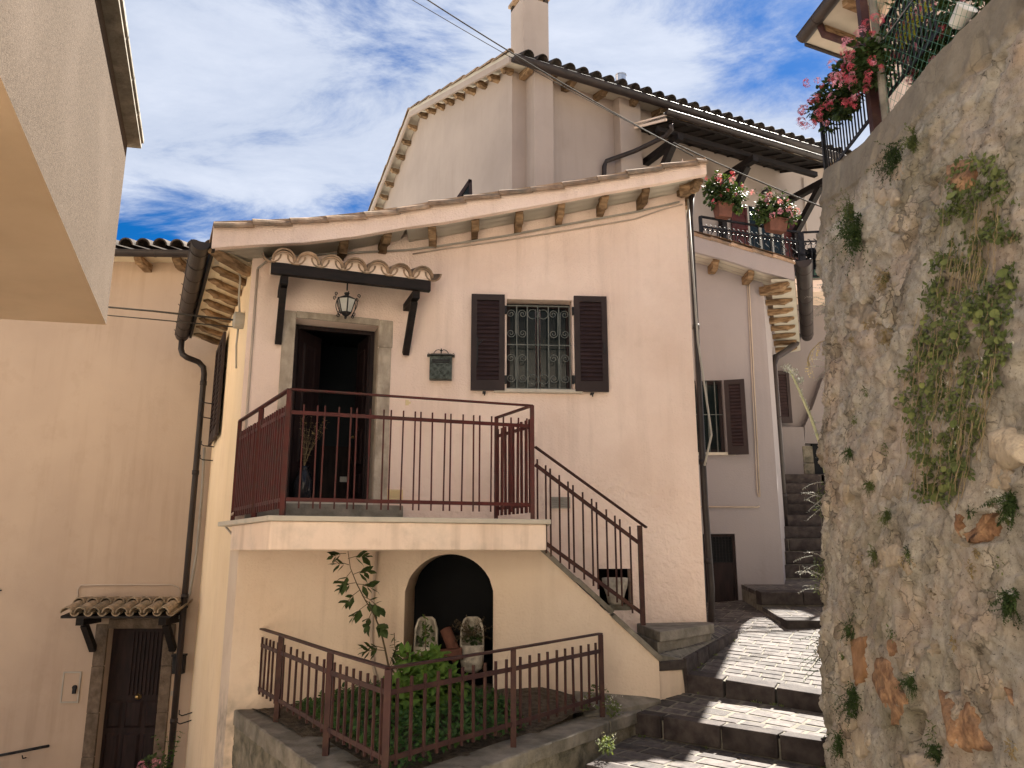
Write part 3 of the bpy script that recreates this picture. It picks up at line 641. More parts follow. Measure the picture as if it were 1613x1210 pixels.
# flat string coping in two lengths and the steps
u3 = (FU.P(sB, hB) - FU.P(sA, SLB)); L3_ = u3.length
for (t0, t1, dz) in ((0.0, .30, 0), (.302, .60, .012), (.602, 1.0, -.01)):
    a, b = FU.P(sA + .01, SLB, -.06) + u3 * t0, FU.P(sA + .01, SLB, -.06) + u3 * t1
    obj('string_coping', MB().bar(a + Vector((0, 0, .02 + dz)), b + Vector((0, 0, .02 + dz)), .20, .045), m_conc, house, bevel=.005)
ns_ = 7; stz = (FL - .045 + .95) / ns_
for k in range(ns_):
    s0_ = sA + .10 + k * (FU.L - sA - .12) / (ns_ - 1); top = FL - .05 - stz * (k + .5)
    if s0_ < FU.L - .05: obj('stair_step', MB().fbox(FU, s0_ - .12, min(s0_ + .24, FU.L - .02), -1.65, min(top, SLB - .02 + (hB - SLB) * (s0_ + .22 - sA) / (sB - sA) + .0), -1.0, -.13), m_conc, house, bevel=.006)
# landing slab at the foot of the stairs
lp = [PH(1014, 985, -.72), PH(1098, 976, -.72), PH(1106, 985, -.72), PH(1098, 1000, -.72), PH(1034, 1012, -.72)]
lp = [Vector((1.32, 8.5)), Vector((2.10, 8.66)), Vector((2.13, 8.45)), Vector((1.75, 8.0)), Vector((1.40, 7.62))]
obj('landing_slab', MB().prism([(p.x, p.y, -.84) for p in lp], (0, 0, .10)), m_conc, house, bevel=.012)
obj('landing_plinth', MB().prism([(p.x * .985, p.y + .03, -1.3) for p in lp], (0, 0, .458)), m_conc, house)
# junction box, pipes, doorbell on the wall
a_, h_ = FD.px(646, 635); obj('doorbell_plate', MB().fbox(FD, a_ - .055, a_ + .055, h_ - .03, h_ + .03, 0, .012).fbox(FD, a_ - .02, a_ + .02, h_ - .012, h_ + .012, .012, .018), m_cream, house)
jb = Vector((A.x, A.y, FS.px(352, 499)[1])); t = thing('junction_box', 'round grey cable box on the left corner under the eave rafters', 'junction box', Vector((A.x - .26, A.y + .4, 2.35)))
f2 = FS; qx = FS.L - .42
obj('drum', MB().lathe([(.09, 0), (.095, .03), (.095, .10), (.07, .115)], FS.P(qx, 2.52, 0), 16, axis=(FS.n.x, FS.n.y, 0)), m_greyb, t)
obj('conduit', MB().tube([FS.P(qx, 2.6, .05), FS.P(qx - .02, 2.8, .07), FS.P(qx + .08, 2.98, .08), FS.P(qx + .1, 3.05, .1), FS.P(FS.L - .05, 3.08, .1)], .012, 6), m_greyb, t, smooth=True)
obj('conduit', MB().tube([FS.P(qx - .04, 2.45, .05), FS.P(qx - .1, 2.25, .05), FS.P(qx - .12, 2.0, .03)], .012, 6), m_greyb, t, smooth=True)
def cable(label, pts, r, m, cat='cable', name='cable', smooth=True, group=None):
    return obj(name, MB().tube(pts, r, 6), m, smooth=smooth, label=label, cat=cat, group=group)
cp = [FD.W(384, 420, .03)] + [FD.W(378, y, .03) for y in (480,)] + [FD.W(373, 600, .02), FD.W(367, 700, .02), FD.W(361, 795, .02), FD.W(355, 802, .02)]
s9 = .06; zz = [FD.px(384, 422)[1], 2.2, 1.4, .7, .42]
cable('pale conduit running down the left edge of the pink front wall', [FD.P(s9, z, .02) for z in zz] + [FD.P(-.02, .36, .03)], .013, m_wirel)
cable('grey cable crossing the front wall just below the rafters', [FD.P(.06, FD.px(384, 422)[1], .03), FD.W(430, 404, .03), FD.W(560, 398, .03), FD.W(640, 394, .03), FW.W(690, 388, .03), FW.W(800, 371, .03), FW.W(900, 352, .03), FW.W(1000, 334, .03), FW.W(1070, 318, .03)], .012, m_greyb)
cable('pale cable following the line of the verge above the window', [FW.W(650, 400, .02), FW.W(700, 392, .02), FW.W(800, 378, .02), FW.W(900, 362, .02), FW.W(1000, 345, .02), FW.W(1050, 328, .02), FW.W(1075, 322, .02)], .009, m_wirel)
cable('pale tube looping under the left end of the balcony', [Vector((A.x - .02, A.y - .12, .24)), Vector((-2.72, 7.62, .16)), Vector((-2.45, 7.4, .15)), Vector((-2.2, 7.0, .13)), Vector((-2.2, 6.98, .02))], .011, m_wirel)
cable('pale drain pipe on the wall under the balcony left of the arch', [FU.W(594, 869, .02), FU.W(588, 930, .02), FU.W(585, 1000, .02), FU.W(588, 1050, .02), FU.W(598, 1085, .02)], .018, m_wirel, cat='pipe')

# ================================================================= door canopy with tiles
cn = thing('tiled_door_canopy', 'small dark timber canopy with wavy clay tiles above the balcony door', 'canopy', FD.P(door_s0, 2.3, .2))
CD = .55
k0, hL = FD.px(424, 433, CD); k1, hR = FD.px(679, 455, CD); hb = (hL + hR) / 2
a0, t0 = FD.px(430, 408, CD); tp_h = hb + .13
a0 = min(k0, a0); 
k0, k1 = FD.px(427, 420, CD)[0], FD.px(679, 440, CD)[0]
obj('front_beam', MB().fbox(FD, k0, k1, hb, hb + .12, CD - .07, CD), m_darkwood, cn, bevel=.006)
obj('soffit_board', MB().hexa([FD.P(k0 + .02, hb + .02, CD - .071), FD.P(k1 - .02, hb + .02, CD - .071), FD.P(k1 - .02, hb + .20, .01), FD.P(k0 + .02, hb + .20, .01), FD.P(k0 + .02, hb + .05, CD - .071), FD.P(k1 - .02, hb + .05, CD - .071), FD.P(k1 - .02, hb + .23, .01), FD.P(k0 + .02, hb + .23, .01)]), m_darkwood, cn)
for s_ in (k0, k1 - .03):
    obj('side_board', MB().hexa([FD.P(s_, hb + .0, CD - .072), FD.P(s_ + .03, hb + .0, CD - .072), FD.P(s_ + .03, hb + .17, .01), FD.P(s_, hb + .17, .01), FD.P(s_, hb + .12, CD - .072), FD.P(s_ + .03, hb + .12, CD - .072), FD.P(s_ + .03, hb + .31, .01), FD.P(s_, hb + .31, .01)]), m_ledge, cn)
for s_, in ((k0 + .14,), (k1 - .15,)):
    b = obj('bracket_beam', MB().fbox(FD, s_ - .04, s_ + .04, hb - .085, hb - .002, .0, CD - .04), m_darkwood, cn, bevel=.005)
    obj('brace', MB().bar(FD.P(s_, hb - .09, CD - .14), FD.P(s_, hb - .60, .03), .07, .08), m_darkwood, cn, bevel=.005)
ww = (k1 - k0 + .02) / 7
mb = MB(); mb.hexa([FD.P(k0, hb + .121, CD), FD.P(k1, hb + .121, CD), FD.P(k1, hb + .30, 0.02), FD.P(k0, hb + .30, .02), FD.P(k0, hb + .15, CD + .0), FD.P(k1, hb + .15, CD + .0), FD.P(k1, hb + .34, .02), FD.P(k0, hb + .34, .02)])
obj('mortar_bed', mb, m_ledge, cn)
for k in range(7):      # mortar under each cover
    sx_ = k0 + ww * (k + .5)
    p, q = FD.P(sx_, hb + .14, CD + .004), FD.P(sx_, hb + .32, .0)
    mb = MB(); kk = len(mb.v); pts = [FD.P(sx_ + cos(pi * j / 8) * ww * .42, hb + .14 + sin(pi * j / 8) * ww * .40, CD + .006) for j in range(9)]
    mb.v += [tuple(v) for v in pts]; mb.f.append(tuple(range(9))); obj('mortar_fill', mb, m_ledge, cn)
    for (rr, dz, mm) in ((ww * .50, .0, 0), (ww * .46, -.012, 1)):
        mb = MB(); v = Vector((0, 0, dz + jit(.005))); mb.tile(p + v + FD.P(0, 0, .035 - mm * .012) - FD.P(0, 0, 0), q + v, rr, th=.016, n=9, r2=rr * .85); obj('roof_tile', mb, m_tile, cn)
for k in range(8):
    sx_ = k0 + ww * k; p, q = FD.P(sx_, hb + .20, CD + .03), FD.P(sx_, hb + .40, .0)
    mb = MB(); mb.tile(p, q, ww * .40, th=.016, n=8, flip=-1, r2=ww * .36); obj('channel_tile', mb, m_tile, cn)
# ---- lantern
la, lh = FD.px(547, 452, .33); 
lt = thing('hanging_lantern', 'black wrought iron lantern with curls hanging over the balcony door', 'lantern', FD.P(la, lh - .4, .33)); LC = FD.P(la, 0, .33)
top_z = FD.px(547, 455, .33)[1]; bz = FD.px(547, 500, .33)[1]; HL = top_z - bz
def LZ(t, r): return (r, bz + HL * t)
zc_ = lambda z: Vector((LC.x, LC.y, z))
obj('hook', MB().tube([zc_(top_z + .10), zc_(top_z - .02)], .008, 6).lathe([(.012, top_z - .04), (.03, top_z - .05), (.018, top_z - .08), (.03, top_z - .10), (.045, bz + HL * .66)], (LC.x, LC.y, 0), 10), m_iron, lt)
rot = FD.ang
def hexring(r, z, n=6): return [Vector((LC.x + r * cos(rot + pi / 6 + 2 * pi * j / n), LC.y + r * sin(rot + pi / 6 + 2 * pi * j / n), z)) for j in range(n)]
r_t, r_b = hexring(.10, bz + HL * .60), hexring(.058, bz + HL * .16)
mb = MB(); cap = hexring(.035, bz + HL * .74); ct = hexring(.115, bz + HL * .605)
mb.add(cap + ct, [(i, (i + 1) % 6, 6 + (i + 1) % 6, 6 + i) for i in range(6)] + [tuple(range(6)), tuple(range(6, 12))]); obj('cap', mb, m_iron, lt)
for i in range(6):
    j = (i + 1) % 6; obj('glass_pane', MB().add([r_t[i], r_t[j], r_b[j], r_b[i]], [(0, 1, 2, 3)]), m_lampg, lt)
    obj('rib', MB().tube([r_t[i], r_b[i]], .006, 5), m_iron, lt)
    dirv = (r_t[i] - zc_(r_t[i].z)).normalized(); p = []
    for t_ in range(26):
        a = t_ / 25; rr = .11 + .03 * sin(a * pi); z = bz + HL * (.62 - .55 * a)
        p.append(zc_(z) + dirv * rr * (1 - .35 * a))
    def curl(c, r, a0, turns, sg): return [zc_(0) * 0 + Vector((LC.x, LC.y, 0)) + dirv * (c[0] + r * (1 - k / 26) * cos(a0 + sg * turns * 2 * pi * k / 20)) + Vector((0, 0, c[1] + r * (1 - k / 26) * sin(a0 + sg * turns * 2 * pi * k / 20))) for k in range(21)]
    obj('curl', MB().tube(p, .005, 5), m_iron, lt); obj('curl', MB().tube(curl((.135, bz + HL * .72), .022, -pi / 2, 1.2, 1), .0045, 5), m_iron, lt)
    obj('curl', MB().tube(curl((.085, bz + HL * .08), .022, pi / 2, 1.2, -1), .0045, 5), m_iron, lt)
mb = MB(); rr = hexring(.065, bz + HL * .16); r2 = hexring(.03, bz + HL * .06); mb.add(rr + r2, [(i, (i + 1) % 6, 6 + (i + 1) % 6, 6 + i) for i in range(6)] + [tuple(range(6)), tuple(range(6, 12))]); obj('base', mb, m_iron, lt)
obj('finial', MB().lathe([(.006, bz - .02), (.014, bz), (.006, bz + .02), (.02, bz + HL * .07)], (LC.x, LC.y, 0), 8), m_iron, lt)
# ---- letter box
a_, h_ = FW.px(694, 600); a1_, ht_ = FW.px(694, 562); f0, f1 = FW.px(677, 580)[0], FW.px(712, 580)[0]
lb = thing('letter_box', 'ornate dark green cast metal letter box on the wall between door and window', 'letter box', FW.P(a_, h_, .0))
obj('body', MB().fbox(FW, f0, f1, h_, ht_ - .01, 0, .09), m_letter, lb, bevel=.006)
obj('front_panel', MB().fbox(FW, f0 + .02, f1 - .02, h_ + .02, ht_ - .11, .091, .099), m_letter, lb, bevel=.003)
obj('slot_flap', MB().fbox(FW, f0 + .025, f1 - .025, ht_ - .075, ht_ - .055, .091, .105).fbox(FW, f0 + .03, f1 - .03, ht_ - .095, ht_ - .08, .09, .094), m_iron, lb)
obj('lid', MB().hexa([FW.P(f0 - .03, ht_ - .008, 0), FW.P(f1 + .03, ht_ - .008, 0), FW.P(f1 + .03, ht_ - .008, .12), FW.P(f0 - .03, ht_ - .008, .12), FW.P(f0 + .02, ht_ + .03, 0), FW.P(f1 - .02, ht_ + .03, 0), FW.P(f1 - .02, ht_ + .02, .07), FW.P(f0 + .02, ht_ + .02, .07)]), m_letter, lb)
mb = MB(); mm_ = (f0 + f1) / 2
for sd in (1, -1):
    mb.tube([FW.P(mm_ + sd * x, ht_ + z, .03) for x, z in ((.085, .01), (.08, .04), (.055, .068), (.025, .075), (.004, .06), (0, .03))], .0045, 5)
    mb.tube([FW.P(mm_ + sd * x, ht_ + z, .06) for x, z in ((.13, 0), (.15, .01), (.145, .025), (.13, .02))], .004, 5)
mb.lathe([(.003, 0), (.01, .01), (.003, .03)], FW.P(mm_, ht_ + .06, .03), 6); obj('crest', mb, m_iron, lb)
mb = MB()
for (x, z, r) in ((0, .0, .02), (-.045, .015, .014), (.045, .012, .014), (-.03, -.03, .012), (.035, -.03, .012), (0, .04, .01)):
    mb.tube([FW.P(mm_ + x + r * cos(t / 9 * 2 * pi), (h_ + ht_) / 2 - .045 + z + r * 1.1 * sin(t / 9 * 2 * pi), .10) for t in range(10)], .004, 5)
mb.lathe([(.001, 0), (.008, .004), (.001, .008)], FW.P(mm_, (h_ + ht_) / 2 - .045, .10), 8, axis=(FW.n.x, FW.n.y, 0)); obj('relief', mb, m_letter, lb)

# ================================================================= railings
def share(name, me, A_, parent, **k): return inst(name, me, A_, parent, **k)
def bar_mesh(h, w_, m): mb = MB(); mb.box(-w_ / 2, w_ / 2, -w_ / 2, w_ / 2, 0, h); return mesh_of('bar', mb, m)
def rail_run(t, P, Q, hz, xs, m, post_w=.04, bar_w=.012, sub=.20, btop=.13, brail=.13, bbot=.06, hand=(.045, .014), posts=(1, 1), zz=(0, 0)):
    # P, Q: plan points with z = floor; hz: handrail height; xs: fractions of the bars
    P = Vector(P); Q = Vector(Q); U = Vector((0, 0, 1)); ang = atan2(Q.y - P.y, Q.x - P.x)
    obj('handrail', MB().bar(P + U * (hz - .007), Q + U * (hz - .007), hand[0], hand[1]), m, t)
    obj('upper_rail', MB().bar(P + U * (hz - sub), Q + U * (hz - sub), .012, .032), m, t)
    obj('lower_rail', MB().bar(P + U * brail, Q + U * brail, .012, .032), m, t)
    for on, c in zip(posts, (P, Q)):
        if on: obj('post', MB().box(c.x - post_w / 2, c.x + post_w / 2, c.y - post_w / 2, c.y + post_w / 2, c.z, c.z + hz - .015), m, t)
    bm_ = bar_mesh(hz - btop - bbot, bar_w, m)
    for x in xs:
        c = P.lerp(Q, x); inst('bar', bm_, c + U * bbot, t, rot=(jit(.006), jit(.006), ang))
br = thing('balcony_railing', 'oxblood red metal railing round the balcony in front of the open door', 'railing', (G0.x, G0.y, FL))
f = lambda p: Vector((p.x, p.y, FL))
xs_px = [475, 497, 508, 530, 550, 560, 581, 603, 614, 633, 652.5, 661.6, 680.6, 699.6, 709.4, 728, 746, 755.5, 773.4, 792, 806, 816, 830]
FB_ = Fr((G0.x, G0.y), (G1.x, G1.y)); xs = [FB_.px(x, 720)[0] / FB_.L for x in xs_px]; xs = [x for x in xs if x < .985]
rail_run(br, f(G0), f(G1), RT - FL, xs, m_rail)
rail_run(br, f(G0), f(G2), RT - FL, [(k + .6) / 23.3 for k in range(23)], m_rail, posts=(0, 1), bar_w=.02)
gm = G0.lerp(G2, .52); obj('post', MB().box(gm.x - .02, gm.x + .02, gm.y - .02, gm.y + .02, FL, RT - .015), m_rail, br)
rail_run(br, f(G1), f(G3), RT - FL, [(k + .5) / 9 for k in range(9)], m_rail, posts=(0, 1), bar_w=.02)
# stair railing
srt = thing('stair_railing', 'sloping dark red railing beside the outside stairs going down from the balcony', 'railing', (G1.x, G1.y, 0))
FSt = Fr((G1.x + .02, G1.y + .02), (1.30, 7.52)); pz = lambda x, y: FSt.W(x, y)
t0_, t1_ = pz(843, 704), pz(1018, 831)
m_stair = m_raild
obj('handrail', MB().bar(t0_, t1_, .04, .014), m_stair, srt)
p0 = pz(1009, 850); s_p = FSt.px(1010, 900)[0]; zt, zb_ = FSt.px(1009, 828)[1], FSt.px(1012, 985)[1]
q = FSt.P(s_p, 0); obj('post', MB().box(q.x - .022, q.x + .022, q.y - .022, q.y + .022, zb_, zt), m_stair, srt)
u0, u1 = pz(843, 732), FSt.P(s_p, FSt.px(1009, 857)[1]); obj('upper_rail', MB().bar(u0, u1, .012, .034), m_stair, srt)
l0, l1 = pz(849, 848), FSt.P(s_p, FSt.px(1011, 967)[1]); obj('lower_rail', MB().bar(l0, l1, .012, .034), m_stair, srt)
bx = [600 + x * .3387 for x in (727, 766, 787, 829, 870, 893, 938, 980, 1002, 1048, 1088, 1111, 1158)]
bmh = None
for x in bx:
    fr_ = (x - 843) / (1010 - 843); yt = 735 - 14 + (857 - 732) * fr_; yb = 848 + 12 + (967 - 848) * fr_
    s_, h1_ = FSt.px(x, yt); h0_ = FSt.px(x, yb)[1]
    if bmh is None: bmh = bar_mesh(h1_ - h0_, .013, m_stair)
    inst('bar', bmh, FSt.P(s_, h0_), srt, rot=(0, 0, FSt.ang))
# garden fence
K0, K1, K2 = Vector((-2.53, 7.77, -1.39)), Vector((-.756, 4.97, -1.39)), Vector((.77, 7.0, -1.39))
gf = thing('garden_fence', 'low dark red metal fence in a V round the small garden bed', 'fence', K1)
PO = [K0, Vector((-1.97, 6.88, -1.39)), Vector((-1.30, 5.79, -1.39)), K1, Vector((.01, 5.95, -1.39)), K2]
cnt = [8, 7, 8, 10, 10]
for i in range(5):
    rail_run(gf, PO[i], PO[i + 1], .70, [(k + .7) / (cnt[i] + .4) for k in range(cnt[i])], m_raild, posts=(0, 1), sub=.15, btop=.075, brail=.175, bbot=.13, bar_w=.016, post_w=.042)
# ================================================================= street and steps
def clip(poly, P, Nn):                       # keep the side where (x-P).Nn >= 0
    o = []
    for i, a in enumerate(poly):
        b = poly[(i + 1) % len(poly)]; da, db = (a - P).dot(Nn), (b - P).dot(Nn)
        if da >= 0: o.append(a)
        if da * db < 0: o.append(a.lerp(b, da / (da - db)))
    return o
def area(p): return abs(sum(a.x * b.y - b.x * a.y for a, b in zip(p, p[1:] + p[:1]))) / 2
def ccw(p): return p if sum(a.x * b.y - b.x * a.y for a, b in zip(p, p[1:] + p[:1])) > 0 else p[::-1]
STONES = []
def pave(poly, hf, ang, sx, sy, gap=.013, th=.03, lift=.003, jitx=.3, m=None, parent=None, nm='paving_stone', irregular=0.0):
    poly = ccw([Vector(p[:2]) for p in poly]); u = Vector((cos(ang), sin(ang))); v = Vector((-u.y, u.x)); o = poly[0]
    us = [(p - o).dot(u) for p in poly]; vs_2 = [(p - o).dot(v) for p in poly]
    y = min(vs_2) - R() * sy; row = 0
    while y < max(vs_2):
        h = sy * (1 + jit(.12)); x = min(us) - R() * sx
        while x < max(us):
            l_ = sx * (1 + jit(jitx)); q = [o + u * (x + a) + v * (y + b) for a, b in ((gap / 2, gap / 2), (l_ - gap / 2, gap / 2), (l_ - gap / 2, h - gap / 2), (gap / 2, h - gap / 2))]
            q = [p + Vector((jit(irregular), jit(irregular))) for p in q]
            for i, a in enumerate(poly):
                b = poly[(i + 1) % len(poly)]; e = (b - a).normalized(); q = clip(q, a + Vector((-e.y, e.x)) * gap * .5, Vector((-e.y, e.x)))
                if len(q) < 3: break
            if len(q) >= 3 and area(q) > .0012:
                dz = lift + jit(.002); tx, ty = jit(.008), jit(.008); c = sum(q, Vector((0, 0))) / len(q)
                mb = MB(); k = len(q); ins = [c + (p - c) * (1 - .010 / max((p - c).length, .02)) for p in q]
                top = [(p.x, p.y, hf(p) + dz + (p - c).x * tx + (p - c).y * ty) for p in ins]; mid = [(p.x, p.y, hf(p) + dz - .006 + (p - c).x * tx + (p - c).y * ty) for p in q]
                mb.v = top + mid + [(p.x, p.y, hf(p) - .05) for p in q]
                mb.f = [tuple(range(k))] + [(i, k + i, k + (i + 1) % k, (i + 1) % k) for i in range(k)] + [(k + i, 2 * k + i, 2 * k + (i + 1) % k, k + (i + 1) % k) for i in range(k)]
                STONES.append((nm, mb, m, parent, Vector((c.x, c.y, hf(c))), area(q)))
            x += l_
        y += h; row += 1
street = obj('street', MB().add([(-1.2, -4, -1.76), (2.6, -4, -1.76), (2.6, 6.6, -1.76), (-1.2, 6.6, -1.76)], [(0, 1, 2, 3)]), m_mortar, kind='structure')
E3a, E3b = Vector((1.60, 7.77)), Vector((2.84, 7.04)); E2a, E2b = Vector((1.05, 7.31)), Vector((2.52, 6.06))
nS = Vector((.75, .66))
d2 = (E2b - E2a).normalized(); E1a = Vector((.56, 6.28)); E1b = E1a + Vector((d2.x, d2.y)) * 2.0
nE3 = Vector(((E3b - E3a).normalized().y * -1, (E3b - E3a).normalized().x))
def h3(p):
    d = (p - E3a).dot(nE3); t = max(0, min(1.3, (p - E3a).dot((E3b - E3a).normalized()) / 1.4)); return -1.14 - .095 * t + .135 * max(d, 0) * (1 + .2 * t)
_e2 = (E2b - E2a).normalized(); _n2 = Vector((-_e2.y, _e2.x))
def h2(p): return -1.40 + max(0, (p - E2a).dot(_n2)) * (.16 - .13 * max(0, min(1, (p - E2a).dot(_e2) / 1.5)))
h1f = lambda p: -1.575
def solid(poly, hf, bot, m, nm, parent, **k):
    mb = MB(); n_ = len(poly); mb.v = [(p[0], p[1], hf(Vector(p[:2]))) for p in poly] + [(p[0], p[1], bot) for p in poly]
    mb.f = [tuple(range(n_))] + [(i, n_ + i, n_ + (i + 1) % n_, (i + 1) % n_) for i in range(n_)]
    return obj(nm, mb, m, parent, **k)
L3 = [E3a, E3b, Vector((3.4, 7.6)), Vector((3.7, 11.0)), Vector((1.9, 11.0)), Vector((2.0, 8.8))]
cen = Vector((2.7, 9.3)); sub = []
mb = MB(); G = 14                                   # sloping base sheet, subdivided
poly3 = [E3a, E3b, Vector((4.2, 8.0)), Vector((4.2, 11.3)), Vector((1.9, 11.3)), Vector((1.75, 8.6))]
for i in range(G):
    for j in range(G):
        x0, x1 = 1.5 + 2.9 * i / G, 1.5 + 2.9 * (i + 1) / G; y0, y1 = 6.6 + 4.7 * j / G, 6.6 + 4.7 * (j + 1) / G
        q = [Vector(p) for p in ((x0, y0), (x1, y0), (x1, y1), (x0, y1))]; q = clip(q, E3a, nE3)
        if len(q) >= 3: mb.add([(p.x, p.y, h3(p) - .004) for p in q], [tuple(range(len(q)))])
up3 = obj('upper_street', mb, m_mortar, kind='structure')
strip_p = [Vector((1.36, 7.56)), Vector((1.62, 7.70)), Vector((2.50, 9.02)), Vector((2.16, 9.0)), Vector((2.14, 8.46)), Vector((1.40, 7.62))]
def hstrip(p):
    q_ = p - Vector((1.62, 7.70)); return -1.0 + .085 * max(0, q_.dot(Vector((.555, .832)))) + .45 * max(0, q_.dot(Vector((-.832, .555))))
ks = obj('kerb_strip', MB().add([(p.x, p.y, hstrip(p)) for p in strip_p] + [(p.x, p.y, -1.5) for p in strip_p], [tuple(range(6))] + [(i, 6 + i, 6 + (i + 1) % 6, (i + 1) % 6) for i in range(6)]), m_mortar, kind='structure')
L2poly = [Vector((1.36, 7.55)), E2a, E2b, Vector((2.95, 6.7)), E3b, E3a]
st2 = solid([E2a, E2b, Vector((3.1, 6.8)), E3b + nE3 * .4, E3a + nE3 * .4, Vector((1.36, 7.9))], lambda p: -1.425, -1.7, m_mortar, 'middle_step', None, kind='structure')
st1 = solid([E1a, E1b, E2b + Vector((.5, .1)), E2b + nE3 * .4, E2a + nE3 * .4, E2a], lambda p: -1.578, -1.9, m_mortar, 'lower_step', None, kind='structure')
mb = MB()
for i in range(16):
    for j in range(12):
        x0, x1 = 1.0 + 2.2 * i / 16, 1.0 + 2.2 * (i + 1) / 16; y0, y1 = 6.0 + 2.1 * j / 12, 6.0 + 2.1 * (j + 1) / 12
        q = clip(clip([Vector(p) for p in ((x0, y0), (x1, y0), (x1, y1), (x0, y1))], E2a + nE3 * .02, _n2), E3a + nE3 * .1, -nE3) if True else None
        if len(q) >= 3: mb.add([(p.x, p.y, h2(p) - .0015) for p in q], [tuple(range(len(q)))])
obj('step_bed', mb, m_mortar, st2)
ang2 = atan2(d2.y, d2.x); ang3 = atan2((E3b - E3a).y, (E3b - E3a).x)
def kerb_row(a, b, hf, riser, th, cuts, parent, inward):
    a = Vector(a); b = Vector(b); u = (b - a).normalized(); v = Vector((-u.y, u.x)); Lk = (b - a).length
    if v.dot(inward) < 0: v = -v
    pos = [0] + cuts + [1]
    for c0_, c1_ in zip(pos, pos[1:]):
        p, q = a + u * (Lk * c0_ + .012), a + u * (Lk * c1_ - .012); p2, q2 = p + v * th, q + v * th; z = hf(p) + .004; zq = hf(q) + .004
        mb = MB(); mb.hexa([(p.x, p.y, z - riser), (q.x, q.y, z - riser), (q2.x, q2.y, z - riser), (p2.x, p2.y, z - riser), (p.x + jit(.004), p.y + jit(.004), z), (q.x + jit(.004), q.y + jit(.004), zq + jit(.003)), (q2.x, q2.y, zq + .002 + (hf(q2) - hf(q))), (p2.x, p2.y, z + .002 + hf(p2) - hf(p))])
        obj('kerb_stone', mb, m_riser, parent, bevel=.007)
out_ = -.022
kerb_row(E3a - nE3 * .03, E3b - nE3 * .03, lambda p: h3(p) + .010, .20, .16, [.30, .62], up3, nE3)
kerb_row(E2a - nE3 * .03, E2b - nE3 * .03, lambda p: -1.390, .18, .15, [.17, .45, .70, .92], st2, nE3)
kerb_row(E1a - nE3 * .03, E1b - nE3 * .03, lambda p: -1.563, .18, .15, [.2, .5, .8], st1, nE3)
i3 = nE3 * .145
pave([E3a + i3, E3b + i3, Vector((3.75, 8.2)), Vector((3.75, 11.0)), Vector((1.95, 11.0)), Vector((1.60, 8.6))], h3, ang3 + pi * .0, .235, .125, m=m_pave, parent=up3, irregular=.004)
pave([E2a + nE3 * .13, E2b + nE3 * .13, Vector((2.9, 6.6)), E3b - nE3 * .04, E3a - nE3 * .04], h2, ang2, .27, .185, gap=.024, m=m_pave, parent=st2, irregular=.006)
pave([E1a + nE3 * .13, E1b + nE3 * .13, E2b - nE3 * .02, E2a - nE3 * .02], h1f, ang2, .25, .19, gap=.024, m=m_pave, parent=st1, irregular=.006)
pave([(1.38, 7.60), (1.62, 7.71), (2.5, 9.02), (2.16, 9.0)], hstrip, atan2(.83, .56) + pi / 2, .24, .12, gap=.014, m=m_pave, parent=ks, irregular=.004)
obj('nosing_stone', MB().hexa([(1.30, 7.515, -1.085), (1.63, 7.65, -1.085), (1.63, 7.76, -1.085), (1.32, 7.72, -1.085), (1.30, 7.515, -1.0), (1.63, 7.65, -1.0), (1.63, 7.76, -1.0), (1.32, 7.72, -1.0)]), m_riser, ks, bevel=.01)
obj('rough_block', MB().hexa([(1.33, 7.53, -1.45), (1.66, 7.72, -1.45), (1.70, 8.25, -1.45), (1.33, 8.2, -1.45), (1.33, 7.53, -1.087), (1.61, 7.69, -1.087), (1.66, 8.25, -1.087), (1.33, 8.2, -1.087)]), m_under, ks, bevel=.01)
u = (Vector((2.50, 9.02)) - Vector((1.62, 7.70))); cuts = 5
for k in range(cuts):                               # low kerb of the raised strip
    a = Vector((1.62, 7.70)) + u * (k / cuts + .004); b = Vector((1.62, 7.70)) + u * ((k + 1) / cuts - .004); n2 = Vector((u.y, -u.x)).normalized() * .035
    obj('kerb_stone', MB().hexa([(a.x, a.y, -1.45), (a.x + n2.x, a.y + n2.y, -1.45), (b.x + n2.x, b.y + n2.y, -1.45), (b.x, b.y, -1.45), (a.x, a.y, hstrip(a) + .012), (a.x + n2.x, a.y + n2.y, hstrip(a) + .006), (b.x + n2.x, b.y + n2.y, hstrip(b) + .006), (b.x, b.y, hstrip(b) + .012)]), m_riser, ks, bevel=.005)
